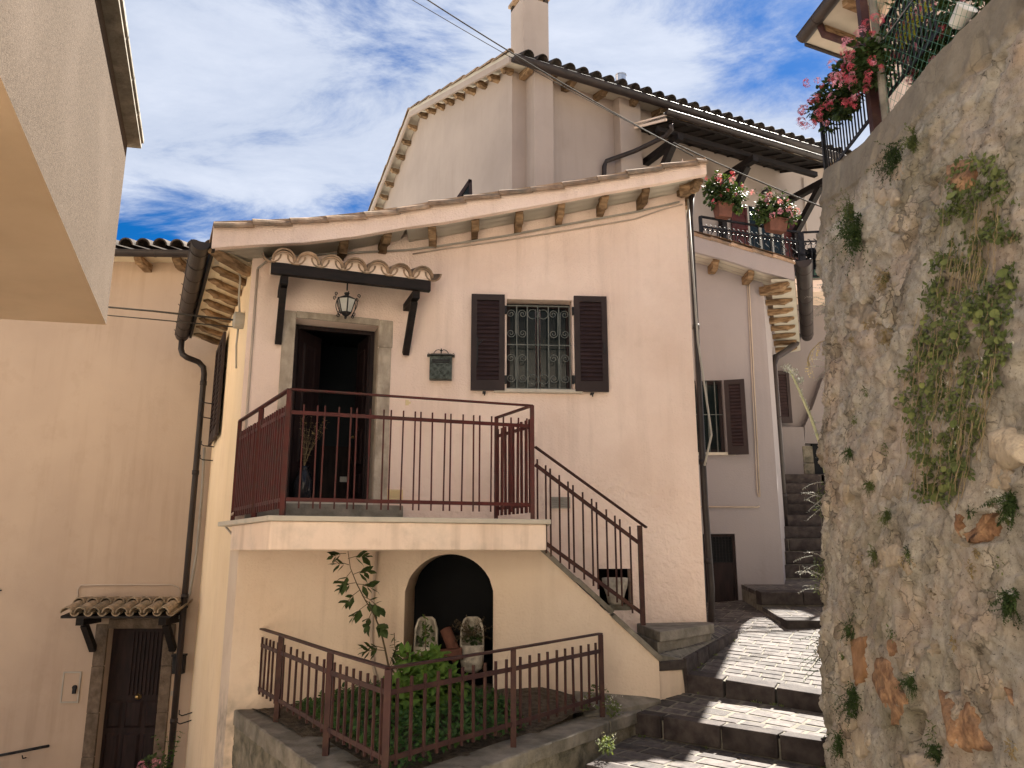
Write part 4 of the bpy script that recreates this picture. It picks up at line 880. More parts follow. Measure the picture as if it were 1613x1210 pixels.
# --- two broad steps and the flight up the alley
def slab_step(poly, hs, bot, nm, parent, m=m_riser):
    n_ = len(poly); return obj(nm, MB().add([(p[0], p[1], h) for p, h in zip(poly, hs)] + [(p[0], p[1], bot) for p in poly], [tuple(range(n_))] + [(i, n_ + i, n_ + (i + 1) % n_, (i + 1) % n_) for i in range(n_)]), m, parent, bevel=.01)
stairs = thing('alley_stairs', 'dark basalt stairs climbing the alley between the mauve house and the rough wall', 'stairs', (4, 11.5, -.9), kind='structure')
del stairs['category']; del stairs['label']
xa = 3.42
def blk(y0, y1, hf0, hb0, riser, segs):
    xs_ = [3.16 + (3.58 - 3.16) * 0] + segs
    for x0, x1 in zip(xs_, xs_[1:]):
        obj('step_stone', MB().hexa([(x0 + .006, y0, hf0 - riser), (x1 - .006, y0 - .02, hf0 - riser), (x1 - .006, y0 + .22, hf0 - riser), (x0 + .006, y0 + .22, hf0 - riser), (x0 + .006, y0, hf0), (x1 - .006, y0 - .02, hf0), (x1 - .006, y0 + .22, hf0 + .02), (x0 + .006, y0 + .22, hf0 + .02)]), m_riser, stairs, bevel=.01)
    hfun = lambda p: hf0 + (hb0 - hf0) * (p.y - y0) / (y1 - y0)
    solid([Vector((xs_[0] + .02, y0 + .03)), Vector((5.2, y0 + .03)), Vector((5.2, y1)), Vector((xs_[0] + .02, y1))], lambda p: hfun(p) - .02, -1.3, m_mortar, 'step_bed', stairs)
    pave([(xs_[0] + .01, y0 + .235), (5.0, y0 + .235), (5.0, y1), (xs_[0] + .01, y1)], lambda p: hfun(p) - .02, 0.0, .30, .17, m=m_pave, parent=stairs)
blk(9.25, 10.15, -.775, -.66, .16, [3.75, 4.3, 4.9])
blk(10.12, 11.55, -.505, -.375, .16, [3.70, 4.2, 4.9])
for k in range(9):
    y0 = 11.55 + .3 * k; h = -.19 + .195 * k; xs_ = [3.6 + .11 * k, 4.1 + .07 * k + jit(.12), 4.75 + jit(.12) + .1 * k, 5.6]
    for x0, x1 in zip(xs_, xs_[1:]):
        obj('step_stone', MB().box(x0 + .008, x1 - .008, y0, y0 + .3, h - .185, h - .003 + jit(.005)), m_riser, stairs, bevel=.008)
    obj('step_bed', MB().box(xs_[0], 5.6, y0 + .012, y0 + .31, -1.3, h - .012), m_mortar, stairs)
obj('alley_landing', MB().box(4.0, 9, 14.2, 17, -1.3, 1.37), m_riser, kind='structure')

# ================================================================= garden bed
h_in = lambda p: -1.40
bed = [K0, K1, K2, Vector((1.36, 7.50, 0)), Vector((-2.57, 7.40, 0))]
fu0 = FU.P(0, 0); 
mb = MB(); GN = 26
def hbed(p): d = (p - FU.o).dot(FU.n); kx = max(0, min(1, (p.x + 2.3) / 1.2)) * (1 - .6 * max(0, min(1, (p.x - .3) / .5))); return -1.39 + .17 * kx * (1 - min(1, max(0, d / 1.2))) + .03 * noise.noise(Vector((p.x * 3, p.y * 3, 0))) + .02 * noise.noise(Vector((p.x * 9, p.y * 9, 2)))
bp = ccw([Vector(p[:2]) for p in ((-2.50, 7.62), (-.76, 5.10), (1.02, 7.5), (1.0, 7.6))])
for i in range(GN * 2):
    for j in range(GN):
        x0 = -2.7 + 4.3 * i / (2 * GN); x1 = x0 + 4.3 / (2 * GN); y0 = 4.8 + 3.0 * j / GN; y1 = y0 + 3.0 / GN
        q = [Vector(p) for p in ((x0, y0), (x1, y0), (x1, y1), (x0, y1))]
        for k in range(4):
            a, b = bp[k], bp[(k + 1) % 4]; e = (b - a).normalized(); q = clip(q, a, Vector((-e.y, e.x)))
            if len(q) < 3: break
        if len(q) >= 3: mb.add([(p.x, p.y, hbed(p)) for p in q], [tuple(range(len(q)))])
obj('garden_soil', mb, m_soil, kind='structure')
# retaining walls of the bed with caps
gw = thing('garden_retaining_wall', 'mossy rubble wall with a grey concrete cap carrying the low red garden fence', 'wall', (K1.x, K1.y, -3.3))
uL = Vector((K0.x - K1.x, K0.y - K1.y)).normalized(); nL = Vector((-uL.y, uL.x)); nL = nL if nL.x < 0 else -nL
def rough_strip(a, b, z0, z1, thick, inward, m, nm, nseg=26, amp=.02, rows=10):   # rough vertical face with depth
    a = Vector(a); b = Vector(b); n_ = Vector((b.y - a.y, a.x - b.x)).normalized(); n_ = n_ if n_.dot(inward) < 0 else -n_
    mb = MB()
    for i in range(nseg + 1):
        for j in range(rows + 1):
            p = a.lerp(b, i / nseg); z = z0 + (z1 - z0) * j / rows
            o_ = amp * (noise.noise(Vector((p.x * 7, p.y * 7, z * 7))) + .6 * noise.noise(Vector((p.x * 19, p.y * 19, z * 19 + 5))))
            q = p + n_ * o_; mb.v.append((q.x, q.y, z))
    for i in range(nseg):
        for j in range(rows): k = i * (rows + 1) + j; mb.f.append((k, k + rows + 1, k + rows + 2, k + 1))
    k = len(mb.v); ib = b - n_ * thick; ia = a - n_ * thick
    mb.add([(a.x, a.y, z1), (b.x, b.y, z1), (ib.x, ib.y, z1), (ia.x, ia.y, z1), (ia.x, ia.y, z0), (ib.x, ib.y, z0)], [(0, 1, 2, 3), (3, 2, 5, 4)])
    return obj(nm, mb, m, gw, smooth=True)
P0_, P1_ = Vector(K0[:2]) + nL * .16 + uL * .12, Vector(K1[:2]) + nL * .16 - uL * .2
rough_strip(P0_, P1_, -3.35, -1.50, .3, Vector((1, .3)), m_moss, 'left_face', 70, .03, 40)
uR = Vector((K2.x - K1.x, K2.y - K1.y)).normalized(); nR = Vector((uR.y, -uR.x))
Q0_, Q1_ = Vector(K1[:2]) + nR * .16 - uR * .25, Vector((1.36, 7.57)) + nR * .02
Q1_ = Vector((1.44, 7.60))
Q1_ = Vector(K2[:2]) + uR * .80 + nR * .10
rough_strip(Q0_, Q1_, -2.1, -1.46, .3, Vector((-1, 1)), m_moss, 'right_face', 90, .02, 14)
def cap_strip(p, q, inw, wid, z0, z1, nm, npc):
    p = Vector(p); q = Vector(q); inw = inw.normalized()
    for k in range(npc):
        a, b = p.lerp(q, k / npc + .001), p.lerp(q, (k + 1) / npc - .001); mb = MB(); S_ = 12
        for i in range(S_ + 1):
            c = a.lerp(b, i / S_); w1 = .02 + jit(.008); zt_ = z1 + .006 * noise.noise(Vector((c.x * 5, c.y * 5, 1))) + jit(.002)
            o_, n_ = c - inw * w1, c + inw * wid
            mb.v += [(o_.x, o_.y, z0), (o_.x, o_.y, zt_ - .01), (o_.x + inw.x * .012, o_.y + inw.y * .012, zt_), (n_.x, n_.y, zt_ + .004), (n_.x, n_.y, z0)]
        for i in range(S_):
            for j in range(5): mb.f.append((5 * i + j, 5 * i + (j + 1) % 5, 5 * i + 5 + (j + 1) % 5, 5 * i + 5 + j))
        mb.f += [(4, 3, 2, 1, 0), tuple(5 * S_ + j for j in range(5))]
        fix(obj(nm, mb, m_conc, gw))
cap_strip(P0_, P1_, -nL, .30, -1.52, -1.392, 'cap', 3)
cap_strip(Q0_, Q1_, -nR, .27, -1.47, -1.375, 'cap', 4)
# mossy apron between the fence end and the stair wall
obj('apron', MB().hexa([(.62, 6.98, -1.5), (1.34, 7.5, -1.5), (1.34, 7.62, -1.5), (.55, 7.5, -1.5), (.62, 6.98, -1.36), (1.36, 7.46, -1.33), (1.34, 7.62, -1.28), (.55, 7.5, -1.24)]), m_conc, gw)

# ================================================================= mauve house on the right, behind
rh = thing('mauve_house', 'shaded mauve house behind the right corner with a low barred window and cellar hatch', 'house', (3, 11.5, -.8))
D0, D1 = Vector((1.9, 11.0)), Vector((3.775, 11.0)); FR = Fr(D0, D1); D2 = D1 + Vector((.36, .93)) * 4.3
FRS = Fr(D1, D2)
OV2 = .40
top_px = [(1085, 366), (1140, 380), (1200, 397), (1250, 412)]; bot_px = [(1085, 394), (1150, 411), (1210, 431), (1241, 441)]
TP = [FR.W(*p, OV2) for p in top_px]; BP = []
for t in TP:
    s_ = FR.u.dot(Vector((t.x, t.y)) - FR.o); ys = sorted([FR.px(*p, OV2) for p in bot_px])
    z = next((a[1] + (b[1] - a[1]) * (s_ - a[0]) / (b[0] - a[0]) for a, b in zip(ys, ys[1:]) if a[0] <= s_ <= b[0]), ys[-1][1] if s_ > ys[0][0] else ys[0][1])
    BP.append(Vector((t.x, t.y, z)))
topR = [(FR.u.dot(Vector((q.x, q.y)) - FR.o), q.z - .03) for q in TP]
wv = lambda x, y: FR.px(x, y)
rw0, rw1, rwt, rwb = wv(1098, 650)[0], wv(1141, 650)[0], wv(1120, 599)[1], wv(1120, 713)[1]
cd0, cd1, cdt, cdb = wv(1112, 900)[0], wv(1161, 900)[0], wv(1135, 841)[1], -.70
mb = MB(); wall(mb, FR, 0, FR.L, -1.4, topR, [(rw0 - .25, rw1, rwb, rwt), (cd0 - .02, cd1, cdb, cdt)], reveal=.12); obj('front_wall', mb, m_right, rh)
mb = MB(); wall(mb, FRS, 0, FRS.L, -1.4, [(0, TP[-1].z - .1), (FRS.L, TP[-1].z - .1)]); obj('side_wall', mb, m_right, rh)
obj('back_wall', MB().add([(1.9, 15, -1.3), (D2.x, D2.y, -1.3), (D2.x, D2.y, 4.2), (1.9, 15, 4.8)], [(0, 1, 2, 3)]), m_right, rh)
mb = MB()
for i in range(3):
    a, b, c, d = BP[i], BP[i + 1], TP[i + 1], TP[i]; o_ = Vector((0, .06, 0)); mb.add([a, b, c, d, a + o_, b + o_, c + o_, d + o_], [(0, 1, 2, 3), (4, 7, 6, 5), (0, 4, 5, 1), (3, 2, 6, 7)] + ([(1, 5, 6, 2)] if i == 2 else []))
obj('verge_board', mb, m_right, rh)
VV = Vector((.36, .93, 0)) * 4.4; mb = MB()
for i in range(3):
    mb.add([TP[i], TP[i + 1], TP[i + 1] + VV, TP[i] + VV], [(0, 1, 2, 3)]); mb.add([v + Vector((0, 0, .05)) for v in (TP[i], TP[i + 1], TP[i + 1] + VV, TP[i] + VV)], [(0, 1, 2, 3)])
obj('roof', mb, m_tile, rh)
mb = MB()
for i in range(3):
    a, b = BP[i] + Vector((0, .05, .015)), BP[i + 1] + Vector((0, .05, .015))
    for k in range(3): mb.add([a + Vector((0, k * .14, 0)), b + Vector((0, k * .14, 0)), b + Vector((0, k * .14 + .13, 0)), a + Vector((0, k * .14 + .13, 0))], [(0, 1, 2, 3)])
ee = BP[-1]; mb.add([(D1.x, ee.y + .02, ee.z + .02), (ee.x, ee.y + .02, ee.z + .02), (ee.x + VV.x, ee.y + VV.y, ee.z + .02), (D1.x + VV.x, D1.y + VV.y, ee.z + .02)], [(0, 1, 2, 3)])
obj('eave_soffit', mb, m_soffg, rh)
for k in range(8):
    o_ = Vector((.36, .93, 0)) * (.12 + .52 * k); p = Vector((D1.x - .03, D1.y - .0, ee.z + .01)) + o_
    rafter(p, p + Vector((.42, -.10, 0)), .09, .075, rh)
rafter((D1.x - .05, D1.y - .02, ee.z + .01), (ee.x - .05, ee.y + .12, ee.z + .01), .10, .11, rh)
for (x, y) in ((1131, 405), (1186, 423)):
    s_, z = FR.px(x, y, OV2); ys = [(FR.u.dot(Vector((q.x, q.y)) - FR.o), q.z) for q in BP]
    z = next((a[1] + (b[1] - a[1]) * (s_ - a[0]) / (b[0] - a[0]) for a, b in zip(ys, ys[1:]) if a[0] <= s_ <= b[0]), z)
    rafter(FR.P(s_, z + .01, 0), FR.P(s_, z + .01, .32), .09, .12, rh)
for k in range(5):
    a, b = TP[0].lerp(TP[-1], k / 5 - .0), TP[0].lerp(TP[-1], (k + 1) / 5 + .01)
    obj('verge_tile', MB().tile(a + Vector((0, .06, -.03)), b + Vector((0, .06, -.04)), .085, n=8, r2=.075), m_tile, rh)
g0 = Vector((ee.x + .13, ee.y - .05, TP[-1].z + .0)); gutter('roof_gutter', 'dark half-round gutter on the right eave of the mauve house', g0, g0 + VV * .98, .11, m_gutter, brk=6)
ge = g0 + VV * .8; dp = D1 + Vector((.36, .93)) * 1.0 + FRS.n * .06
s_a = FRS.P(3.0, 0, .09); mm2 = FRS.P(2.7, 0, .09)
pts_ = [PY(1257, 528, 14.2), PY(1254, 541, 14.1), PY(1240, 552, 13.6), PY(1222, 563, 12.9), PY(1218, 575, 12.8)]
pb = pts_[-1]; pipe('downpipe', 'dark swan-necked downpipe at the right corner of the mauve house', pts_ + [Vector((pb.x, pb.y, -.2))], .06, m_gutter, collars=[(pb.x, pb.y, 2.2), (pb.x, pb.y, .9)])
# low window, shutter opened away
mb = MB(); box_frame(mb, FR, rw0 - .248, rw1 - .002, rwb, rwt, -.115, -.07, .05); wn2 = obj('window', mb, m_shutter, rh)
obj('pane', MB().fbox(FR, rw0 - .2, rw1 - .05, rwb + .05, rwt - .05, -.105, -.10), m_glass, wn2)
g2 = obj('window_grille', MB().fbox(FR, rw0 - .24, rw1 - .01, (rwb + rwt) / 2 + .02, (rwb + rwt) / 2 + .03, -.03, -.02), m_grille, rh)
for k in range(5): x = rw0 - .18 + k * .115; obj('bar', MB().fbox(FR, x - .006, x + .006, rwb + .01, rwt - .01, -.031, -.019), m_grille, g2)
obj('window_sill', MB().fbox(FR, rw0 - .3, rw1 + .12, rwb - .04, rwb - .002, -.1, .05), m_marble, rh)
hp = FR.P(rw1 + .01, 0, .03); an = radians(-18); fsh = Fr((hp.x, hp.y), (hp.x + cos(an), hp.y + sin(an)))
shutter(fsh, 0, wv(1172, 650)[0] - rw1 + .0, FR.px(1150, 716, .1)[1], FR.px(1150, 598, .1)[1], 0.0, rh, nsl=18, label='louvred shutter standing ajar')
mb = MB(); box_frame(mb, FR, cd0, cd1 - .002, cdb + .01, cdt - .003, -.06, -.02, .035); mb.fbox(FR, cd0 + .035, cd1 - .037, cdb + .045, cdb + .55, -.05, -.03); hatch = obj('cellar_door', mb, m_doorw, rh)
mb = MB(); z0 = cdb + .56; z1 = cdt - .04
for k in range(9): x = cd0 + .04 + (cd1 - cd0 - .08) * k / 8; mb.fbox(FR, x - .002, x + .002, z0, z1, -.044, -.040)
for k in range(10): z = z0 + (z1 - z0) * k / 9; mb.fbox(FR, cd0 + .036, cd1 - .038, z - .002, z + .002, -.039, -.035)
obj('mesh_panel', mb, m_iron, hatch, kind='stuff'); obj('backing', MB().fbox(FR, cd0 + .035, cd1 - .037, z0 - .01, z1 + .004, -.07, -.06), m_black, hatch)
cable('thin conduit crossing the mauve wall above the cellar door', [FR.W(1104, 798.5, .015), FR.W(1194, 799, .015), FR.W(1196, 797, .015)], .012, m_wirel)
cable('pair of thin conduits running down the mauve wall', [FR.W(1088, 398, .012), FR.W(1178, 434, .012), FR.W(1180, 445, .012), FR.W(1197, 783, .012)], .009, m_wirel)
cable('outer thin conduit running down the mauve wall', [FR.W(1177, 440, .012), FR.W(1193, 775, .012), FR.W(1195, 783, .012)], .008, m_wirel)

# ================================================================= house at the end of the alley with the terrace
th = thing('terrace_house', 'shaded house at the end of the alley carrying the flowered terrace', 'house', (6, 15, -1))
FT_ = Fr((3.3, 14.9), (9.5, 15.7))
TF = 5.26
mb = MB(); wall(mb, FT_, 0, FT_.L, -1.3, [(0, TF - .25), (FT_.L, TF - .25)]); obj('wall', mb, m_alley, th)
R0, R1, R2 = PH(1103, 342, 6.3), PH(1258, 367, 6.3), PH(1322, 363, 6.3)
tp = [(R0.x - 1.5, R0.y - .6), (R1.x + .1, R1.y - .08), (R2.x + .12, R2.y - .15), (R2.x + .45, R2.y - 1.1), (R2.x + 3, R2.y - 1.1), (R2.x + 3, 20), (3.0, 19)]  # right end brought forward out of view, added to shade the lane
obj('terrace_slab', MB().prism([(x, y, TF - .25) for x, y in tp], (0, 0, .25)), m_ledge, th, bevel=.01)
obj('slab_edge', MB().prism([(x + (.04 if i else 0), y - .03, TF + .002) for i, (x, y) in enumerate(tp)], (0, 0, .03)), m_conc, th)
# pilaster, stone door frame, shutter on the alley wall
def aw(x, y, d=0): return FT_.px(x, y, d)
a0_, a1_ = aw(1226, 700)[0], aw(1262, 700)[0]; zt_ = aw(1245, 674)[1]
obj('low_buttress', MB().fbox(FT_, a0_ - .3, a1_, -1, zt_, 0, .16), m_alley, th, bevel=.02)
for k, (ya, yb) in enumerate(((704, 730), (731, 748), (749, 774))):
    s0_, s1__ = aw(1262, 740, .05)[0], aw(1279, 740, .05)[0]; obj('jamb_stone', MB().fbox(FT_, s0_ + .0, s1__ + jit(.02), aw(1270, yb, .05)[1], aw(1270, ya, .05)[1], .0, .17 + .01 * k), m_moss, th, bevel=.01)
s0_, s1__ = aw(1280, 740)[0], aw(1330, 740)[0]; obj('alley_door', MB().fbox(FT_, s0_, s1__, -1, aw(1290, 700)[1], .002, .05), m_black, th)
s0_, s1__ = aw(1222, 630)[0], aw(1240, 630)[0]; sh4 = Fr((3.3 + .0, 14.9), (9.5, 15.7))
shutter(FT_, s0_ - .1, s1__, aw(1232, 668)[1], aw(1232, 587)[1], .12, th, nsl=14, label='half-hidden shutter in the alley')
mb = MB(); pts = [aw(1262, 674), aw(1268, 660), aw(1276, 640), aw(1290, 600), aw(1340, 560), aw(1340, 700), aw(1262, 700)]
obj('curved_buttress', MB().prism([FT_.P(s_, h, .001) for s_, h in pts], FT_.n.to_3d() * .14), m_alley, th)
# ================================================================= upper house
uh = thing('upper_house', 'tall pale pink gabled house rising behind the main roof under the chimney', 'house', (2, 18, 3))
a26 = radians(25.9); uF = Vector((cos(a26), sin(a26))); uG = Vector((-sin(a26), cos(a26)))
W0 = Vector((0.0, 15.6)); FUF = Fr(W0, W0 + uF * 17); FUG = Fr(W0 + uG * 12.6, W0)
EH = 10.75                                             # eave level
RIDGE = 6.3 + .15; RH = EH + RIDGE * .365
roofz = lambda t: EH + .06 + (RIDGE - abs(t - RIDGE)) * .365 if t < 2 * RIDGE + 1 else EH
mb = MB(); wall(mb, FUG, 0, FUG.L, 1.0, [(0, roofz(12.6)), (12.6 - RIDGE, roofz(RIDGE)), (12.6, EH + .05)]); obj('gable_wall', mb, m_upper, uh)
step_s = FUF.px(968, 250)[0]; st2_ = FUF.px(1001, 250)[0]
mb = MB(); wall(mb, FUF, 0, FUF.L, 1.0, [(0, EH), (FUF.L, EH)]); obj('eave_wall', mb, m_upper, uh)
ch0, ch1 = FUF.px(838, 200, .3)[0], FUF.px(868, 200, .3)[0]
obj('chimney_breast', MB().fbox(FUF, ch0, ch1, 1, EH + .1, .0, .42), m_upper, uh, bevel=.01)
obj('pier', MB().fbox(FUF, step_s, st2_, 1, EH - .0, .001, .28), m_upper, uh, bevel=.01)
EO = .60
# roof planes
def rp(s_, t): q = W0 + uF * s_ + uG * t; return Vector((q.x, q.y, roofz(max(t, 0)) if t >= 0 else EH + .06 + t * .365))
mb = MB(); Z5 = Vector((0, 0, .08)); z_ = Vector((0, 0, .1))
for (t0, t1) in ((-EO, RIDGE), (RIDGE, 13.2)):
    q = [rp(-.36, t0), rp(17, t0), rp(17, t1), rp(-.36, t1)]; mb.add(q + [p + z_ for p in q], [(0, 1, 2, 3), (7, 6, 5, 4), (0, 4, 5, 1), (3, 7, 4, 0)])
obj('roof', mb, m_soffg, uh)
vb = MB(); 
for (t0, t1) in ((-EO, RIDGE), (RIDGE, 13.2)):
    a, b = rp(-.37, t0), rp(-.37, t1); vb.add([a, b, b + Vector((0, 0, -.16)), a + Vector((0, 0, -.16)), rp(-.31, t0), rp(-.31, t1), rp(-.31, t1) - Vector((0, 0, .16)), rp(-.31, t0) - Vector((0, 0, .16))], [(0, 1, 2, 3), (4, 7, 6, 5), (3, 2, 6, 7), (0, 3, 7, 4)])
obj('verge_board', vb, m_upper, uh)
for (ta, tb, nn_) in ((-.4, 6.2, 9), (6.5, 12.9, 11)):
    for k in range(nn_):
        t = ta + (tb - ta) * (k + .5) / nn_; z = roofz(max(t, 0)) - .1; q0 = W0 + uG * t; q1 = W0 + uG * t - uF * .30
        rafter((q0.x, q0.y, z), (q1.x, q1.y, z), .13, .13, uh)
for (ta, tb, nn_) in ((-EO, RIDGE, 8), (RIDGE, 13.2, 9)):
    for k in range(nn_):
        a, b = rp(-.33, ta + (tb - ta) * k / nn_), rp(-.33, ta + (tb - ta) * (k + 1) / nn_); v = Vector((0, 0, .06)); obj('verge_tile', MB().tile(a + v + Vector((0, 0, .03)), b + v, .10, n=7, r2=.085), m_tile, uh)
# gutter and roof tiles along the eave
GL = 15.6
ga = rp(-.3, -EO - .08) - Vector((0, 0, .02)); gb_ = rp(GL, -EO - .08) - Vector((0, 0, .02)); ga.z += 0; 
gutter('roof_gutter', 'long dark gutter along the eave of the tall house against the sky', ga, gb_, .12, m_gutter, brk=16)
tb_ = rp(0, -EO) ; kk = 0
for k in range(44):
    s_ = .1 + k * .355; a, b = rp(s_, -EO - .04) + Vector((0, 0, .14 + jit(.01))), rp(s_, -EO + .9) + Vector((0, 0, .19))
    obj('roof_tile', MB().tile(a, b, .135 + jit(.006), n=7, r2=.12), m_tiled, uh)
for k in range(19):
    s_ = [.25, .85][k] if k < 2 else 1.35 + (k - 2) * .86; q0 = rp(s_, 0); q1 = rp(s_, -EO + .08); z = EH + .0
    rafter((q0.x, q0.y, EH - .05), (q1.x, q1.y, EH - .16), .14, .15, uh, m_darkwood if 0 else m_rafter)
q = [rp(-.3, -EO), rp(17, -EO), rp(17, 0), rp(-.3, 0)]; obj('eave_soffit', MB().add([(p.x, p.y, (EH - .17 if i < 2 else EH - .04)) for i, p in enumerate(q)], [(0, 1, 2, 3)]), m_soffg, uh)
# chimney and flue
c_b = FUF.P(ch0, 0, -.9); cw = ch1 - ch0 + .02
cx0 = FUF.px(826, 60, -.5)[0]; cx1 = FUF.px(866, 60, -.5)[0]; 
cz = FUF.px(846, 2, -.6)[1]
chm = obj('chimney', MB().fbox(FUF, cx0, cx1, EH - .2, cz, -1.25, -.55), m_upper, uh, bevel=.01)
obj('chimney_crown', MB().fbox(FUF, cx0 - .05, cx1 + .05, cz + .12, cz + .2, -1.3, -.5), m_tile, chm)
for (a_, d_2) in ((cx0 + .05, -.6), (cx1 - .05, -.6), (cx0 + .05, -1.2), (cx1 - .05, -1.2)): obj('chimney_leg', MB().fbox(FUF, a_ - .05, a_ + .05, cz + .001, cz + .12, d_2 - .05, d_2 + .05), m_tiled, chm)
fq = FUF.P(FUF.px(985, 110, .2)[0], 0, .0); fz = FUF.px(985, 128, .2)[1]
fl = thing('steel_flue', 'short shiny steel flue standing on the dark tiles right of the chimney', 'flue', (fq.x, fq.y, fz - .3))
obj('pipe', MB().tube([(fq.x, fq.y, fz - .4), (fq.x, fq.y, fz)], .07, 14), m_steel, fl, smooth=True); obj('cowl', MB().tube([(fq.x, fq.y, fz), (fq.x, fq.y, fz + .26)], .135, 18), m_steel, fl); obj('cowl_rim', MB().tube([(fq.x, fq.y, fz + .261), (fq.x, fq.y, fz + .28)], .145, 18), m_steel, fl)
# small skylight window by the verge
q = PY(738, 306, 14.0)
mw = thing('dormer_window', 'small brown triangular window frame peeping over the main roof verge', 'window', (q.x, q.y, q.z - .3))
p0, p1, p2, p3 = PY(722, 312, 14), PY(741, 284, 14), PY(742, 330, 14), PY(722, 330, 14)
mb = MB(); d3 = Vector((0, .5, 0))
for a, b in ((p0, p1), (p1, p2), (p2, p3), (p3, p0)): mb.bar(a, b, .06, .06, (0, 1, 0))
obj('frame', mb, m_shutter, mw); obj('pane', MB().prism([p0, p1, p2, p3], (0, .03, 0)), m_glass, mw); obj('cheek', MB().prism([p0 + Vector((0, .04, 0)), p1 + Vector((0, .04, 0)), p2 + Vector((0, .04, 0)), p3 + Vector((0, .04, 0))], (0, 1.2, 0)), m_shutter, mw)
# terrace doors on the upper wall
def uf(x, y, d=0): return FUF.px(x, y, d)
for (x0, x1, y0, lab) in ((1150, 1175, 322, 'left'), (1230, 1257, 348, 'right')):
    s0_, s1__ = uf(x0, 340)[0], uf(x1, 340)[0]; shutter(FUF, s0_, s1__, TF + .05, uf((x0 + x1) / 2, y0)[1], .02, uh, nsl=16, label=f'red-brown terrace door shutter at the {lab}', m1=mat_redbrown if 'mat_redbrown' in globals() else m_rail, m2=m_rail)
s0_, s1__ = uf(1176, 340)[0], uf(1229, 340)[0]; ddr = obj('terrace_door', MB().fbox(FUF, s0_, s1__, TF + .03, uf(1200, 330)[1], .004, .02), m_glass, uh)
for k in range(4): x = s0_ + (s1__ - s0_) * k / 3; obj('stile', MB().fbox(FUF, x - .04, x + .04, TF + .03, uf(1200, 330)[1], .021, .05), m_greyb, ddr)
# timber canopy over the terrace
cp_ = thing('timber_canopy', 'dark timber canopy with gutter over the flowered terrace', 'canopy', FUF.P(6, 8, .5))
CDp = 1.5
k0_, z0_ = uf(1049, 188, CDp); k1_, z1_ = uf(1300, 248, CDp); zc2 = (z0_ + z1_) / 2
si = uf(1003, 215, .05); rise = .55
mb = MB(); k0w = si[0]
mb.hexa([FUF.P(k0_, zc2 - .10, CDp), FUF.P(k1_, zc2 - .10, CDp), FUF.P(k1_, zc2 + rise - .1, .01), FUF.P(k0_, zc2 + rise - .1, .01), FUF.P(k0_, zc2 - .04, CDp), FUF.P(k1_, zc2 - .04, CDp), FUF.P(k1_, zc2 + rise - .04, .01), FUF.P(k0_, zc2 + rise - .04, .01)])
obj('boarding', mb, m_darkwood, cp_)
for k in range(12):
    s_ = k0_ + (k1_ - k0_) * (k + .5) / 12; obj('batten', MB().bar(FUF.P(s_, zc2 - .112, CDp - .02), FUF.P(s_, zc2 + rise - .125, .02), .05, .018), m_darkwood, cp_)
obj('front_beam', MB().fbox(FUF, k0_, k1_, zc2 - .26, zc2 - .14, CDp - .40, CDp - .28), m_darkwood, cp_)
for x in (1022, 1135, 1245):
    s_ = uf(x, 280, .1)[0]; 
    obj('bracket_beam', MB().fbox(FUF, s_ - .08, s_ + .08, zc2 - .42, zc2 - .262, .0, CDp - .15), m_darkwood, cp_); obj('brace', MB().bar(FUF.P(s_, zc2 - .42, CDp - .45), FUF.P(s_, zc2 - 1.35, .10), .15, .15), m_darkwood, cp_)
    obj('wall_post', MB().fbox(FUF, s_ - .075, s_ + .075, zc2 - 2.0, zc2 - 1.25, .0, .15), m_darkwood, cp_)
for s_ in (k0_, k1_ - .03):
    obj('side_board', MB().hexa([FUF.P(s_, zc2 - .16, CDp), FUF.P(s_ + .03, zc2 - .16, CDp), FUF.P(s_ + .03, zc2 + rise - .16, .01), FUF.P(s_, zc2 + rise - .16, .01), FUF.P(s_, zc2, CDp), FUF.P(s_ + .03, zc2, CDp), FUF.P(s_ + .03, zc2 + rise, .01), FUF.P(s_, zc2 + rise, .01)]), m_ledge if s_ == k0_ else m_darkwood, cp_)
ga = FUF.P(k0_ - .05, zc2 + .02, CDp + .08); gb_ = FUF.P(k1_ + .05, zc2 + .02, CDp + .08)
gutter('canopy_gutter', 'dark gutter along the front of the timber terrace canopy', ga, gb_, .085, m_gutter, brk=9)
pt = [FUF.W(1056, 196, CDp + .05), FUF.W(1058, 204, CDp), FUF.W(1048, 215, CDp - .2), FUF.W(1000, 238, .6), FUF.W(955, 254, .1), FUF.W(952, 262, .08), FUF.W(951, 300, .08)]
pipe('downpipe', 'brown pipe slanting from the terrace canopy gutter to the wall beside the pier', pt, .055, m_gutter)
cable('thin pipe running down the pink wall right of the terrace canopy', [FUF.W(1265, 280, .04), FUF.W(1271, 368, .04)], .02, m_wirel, cat='pipe')
# wall lamp
s_, h_ = uf(1204, 302, .2); wl = thing('wall_lamp', 'small scrolled black wall lamp above the pink flower boxes', 'lamp', FUF.P(s_, h_, .1))
obj('arm', MB().tube([FUF.P(s_ + .35, h_ + .02, .0), FUF.P(s_ + .25, h_ + .13, .1), FUF.P(s_ + .1, h_ + .13, .2), FUF.P(s_ + .0, h_ + .03, .25)], .018, 6), m_iron, wl, smooth=True)
obj('scroll', MB().tube([FUF.P(s_ + .2 + .1 * cos(t / 12 * 6.28), h_ + .06 + .06 * sin(t / 12 * 6.28), .1) for t in range(13)], .012, 5), m_iron, wl); obj('shade', MB().lathe([(.11, 0), (.10, .03), (.03, .08)], FUF.P(s_ - .02, h_ - .05, .25), 14), m_iron, wl, smooth=True); obj('bulb', MB().lathe([(.01, -.03), (.04, 0), (.03, .04)], FUF.P(s_ - .02, h_ - .05, .25), 10), m_lampg, wl, smooth=True)
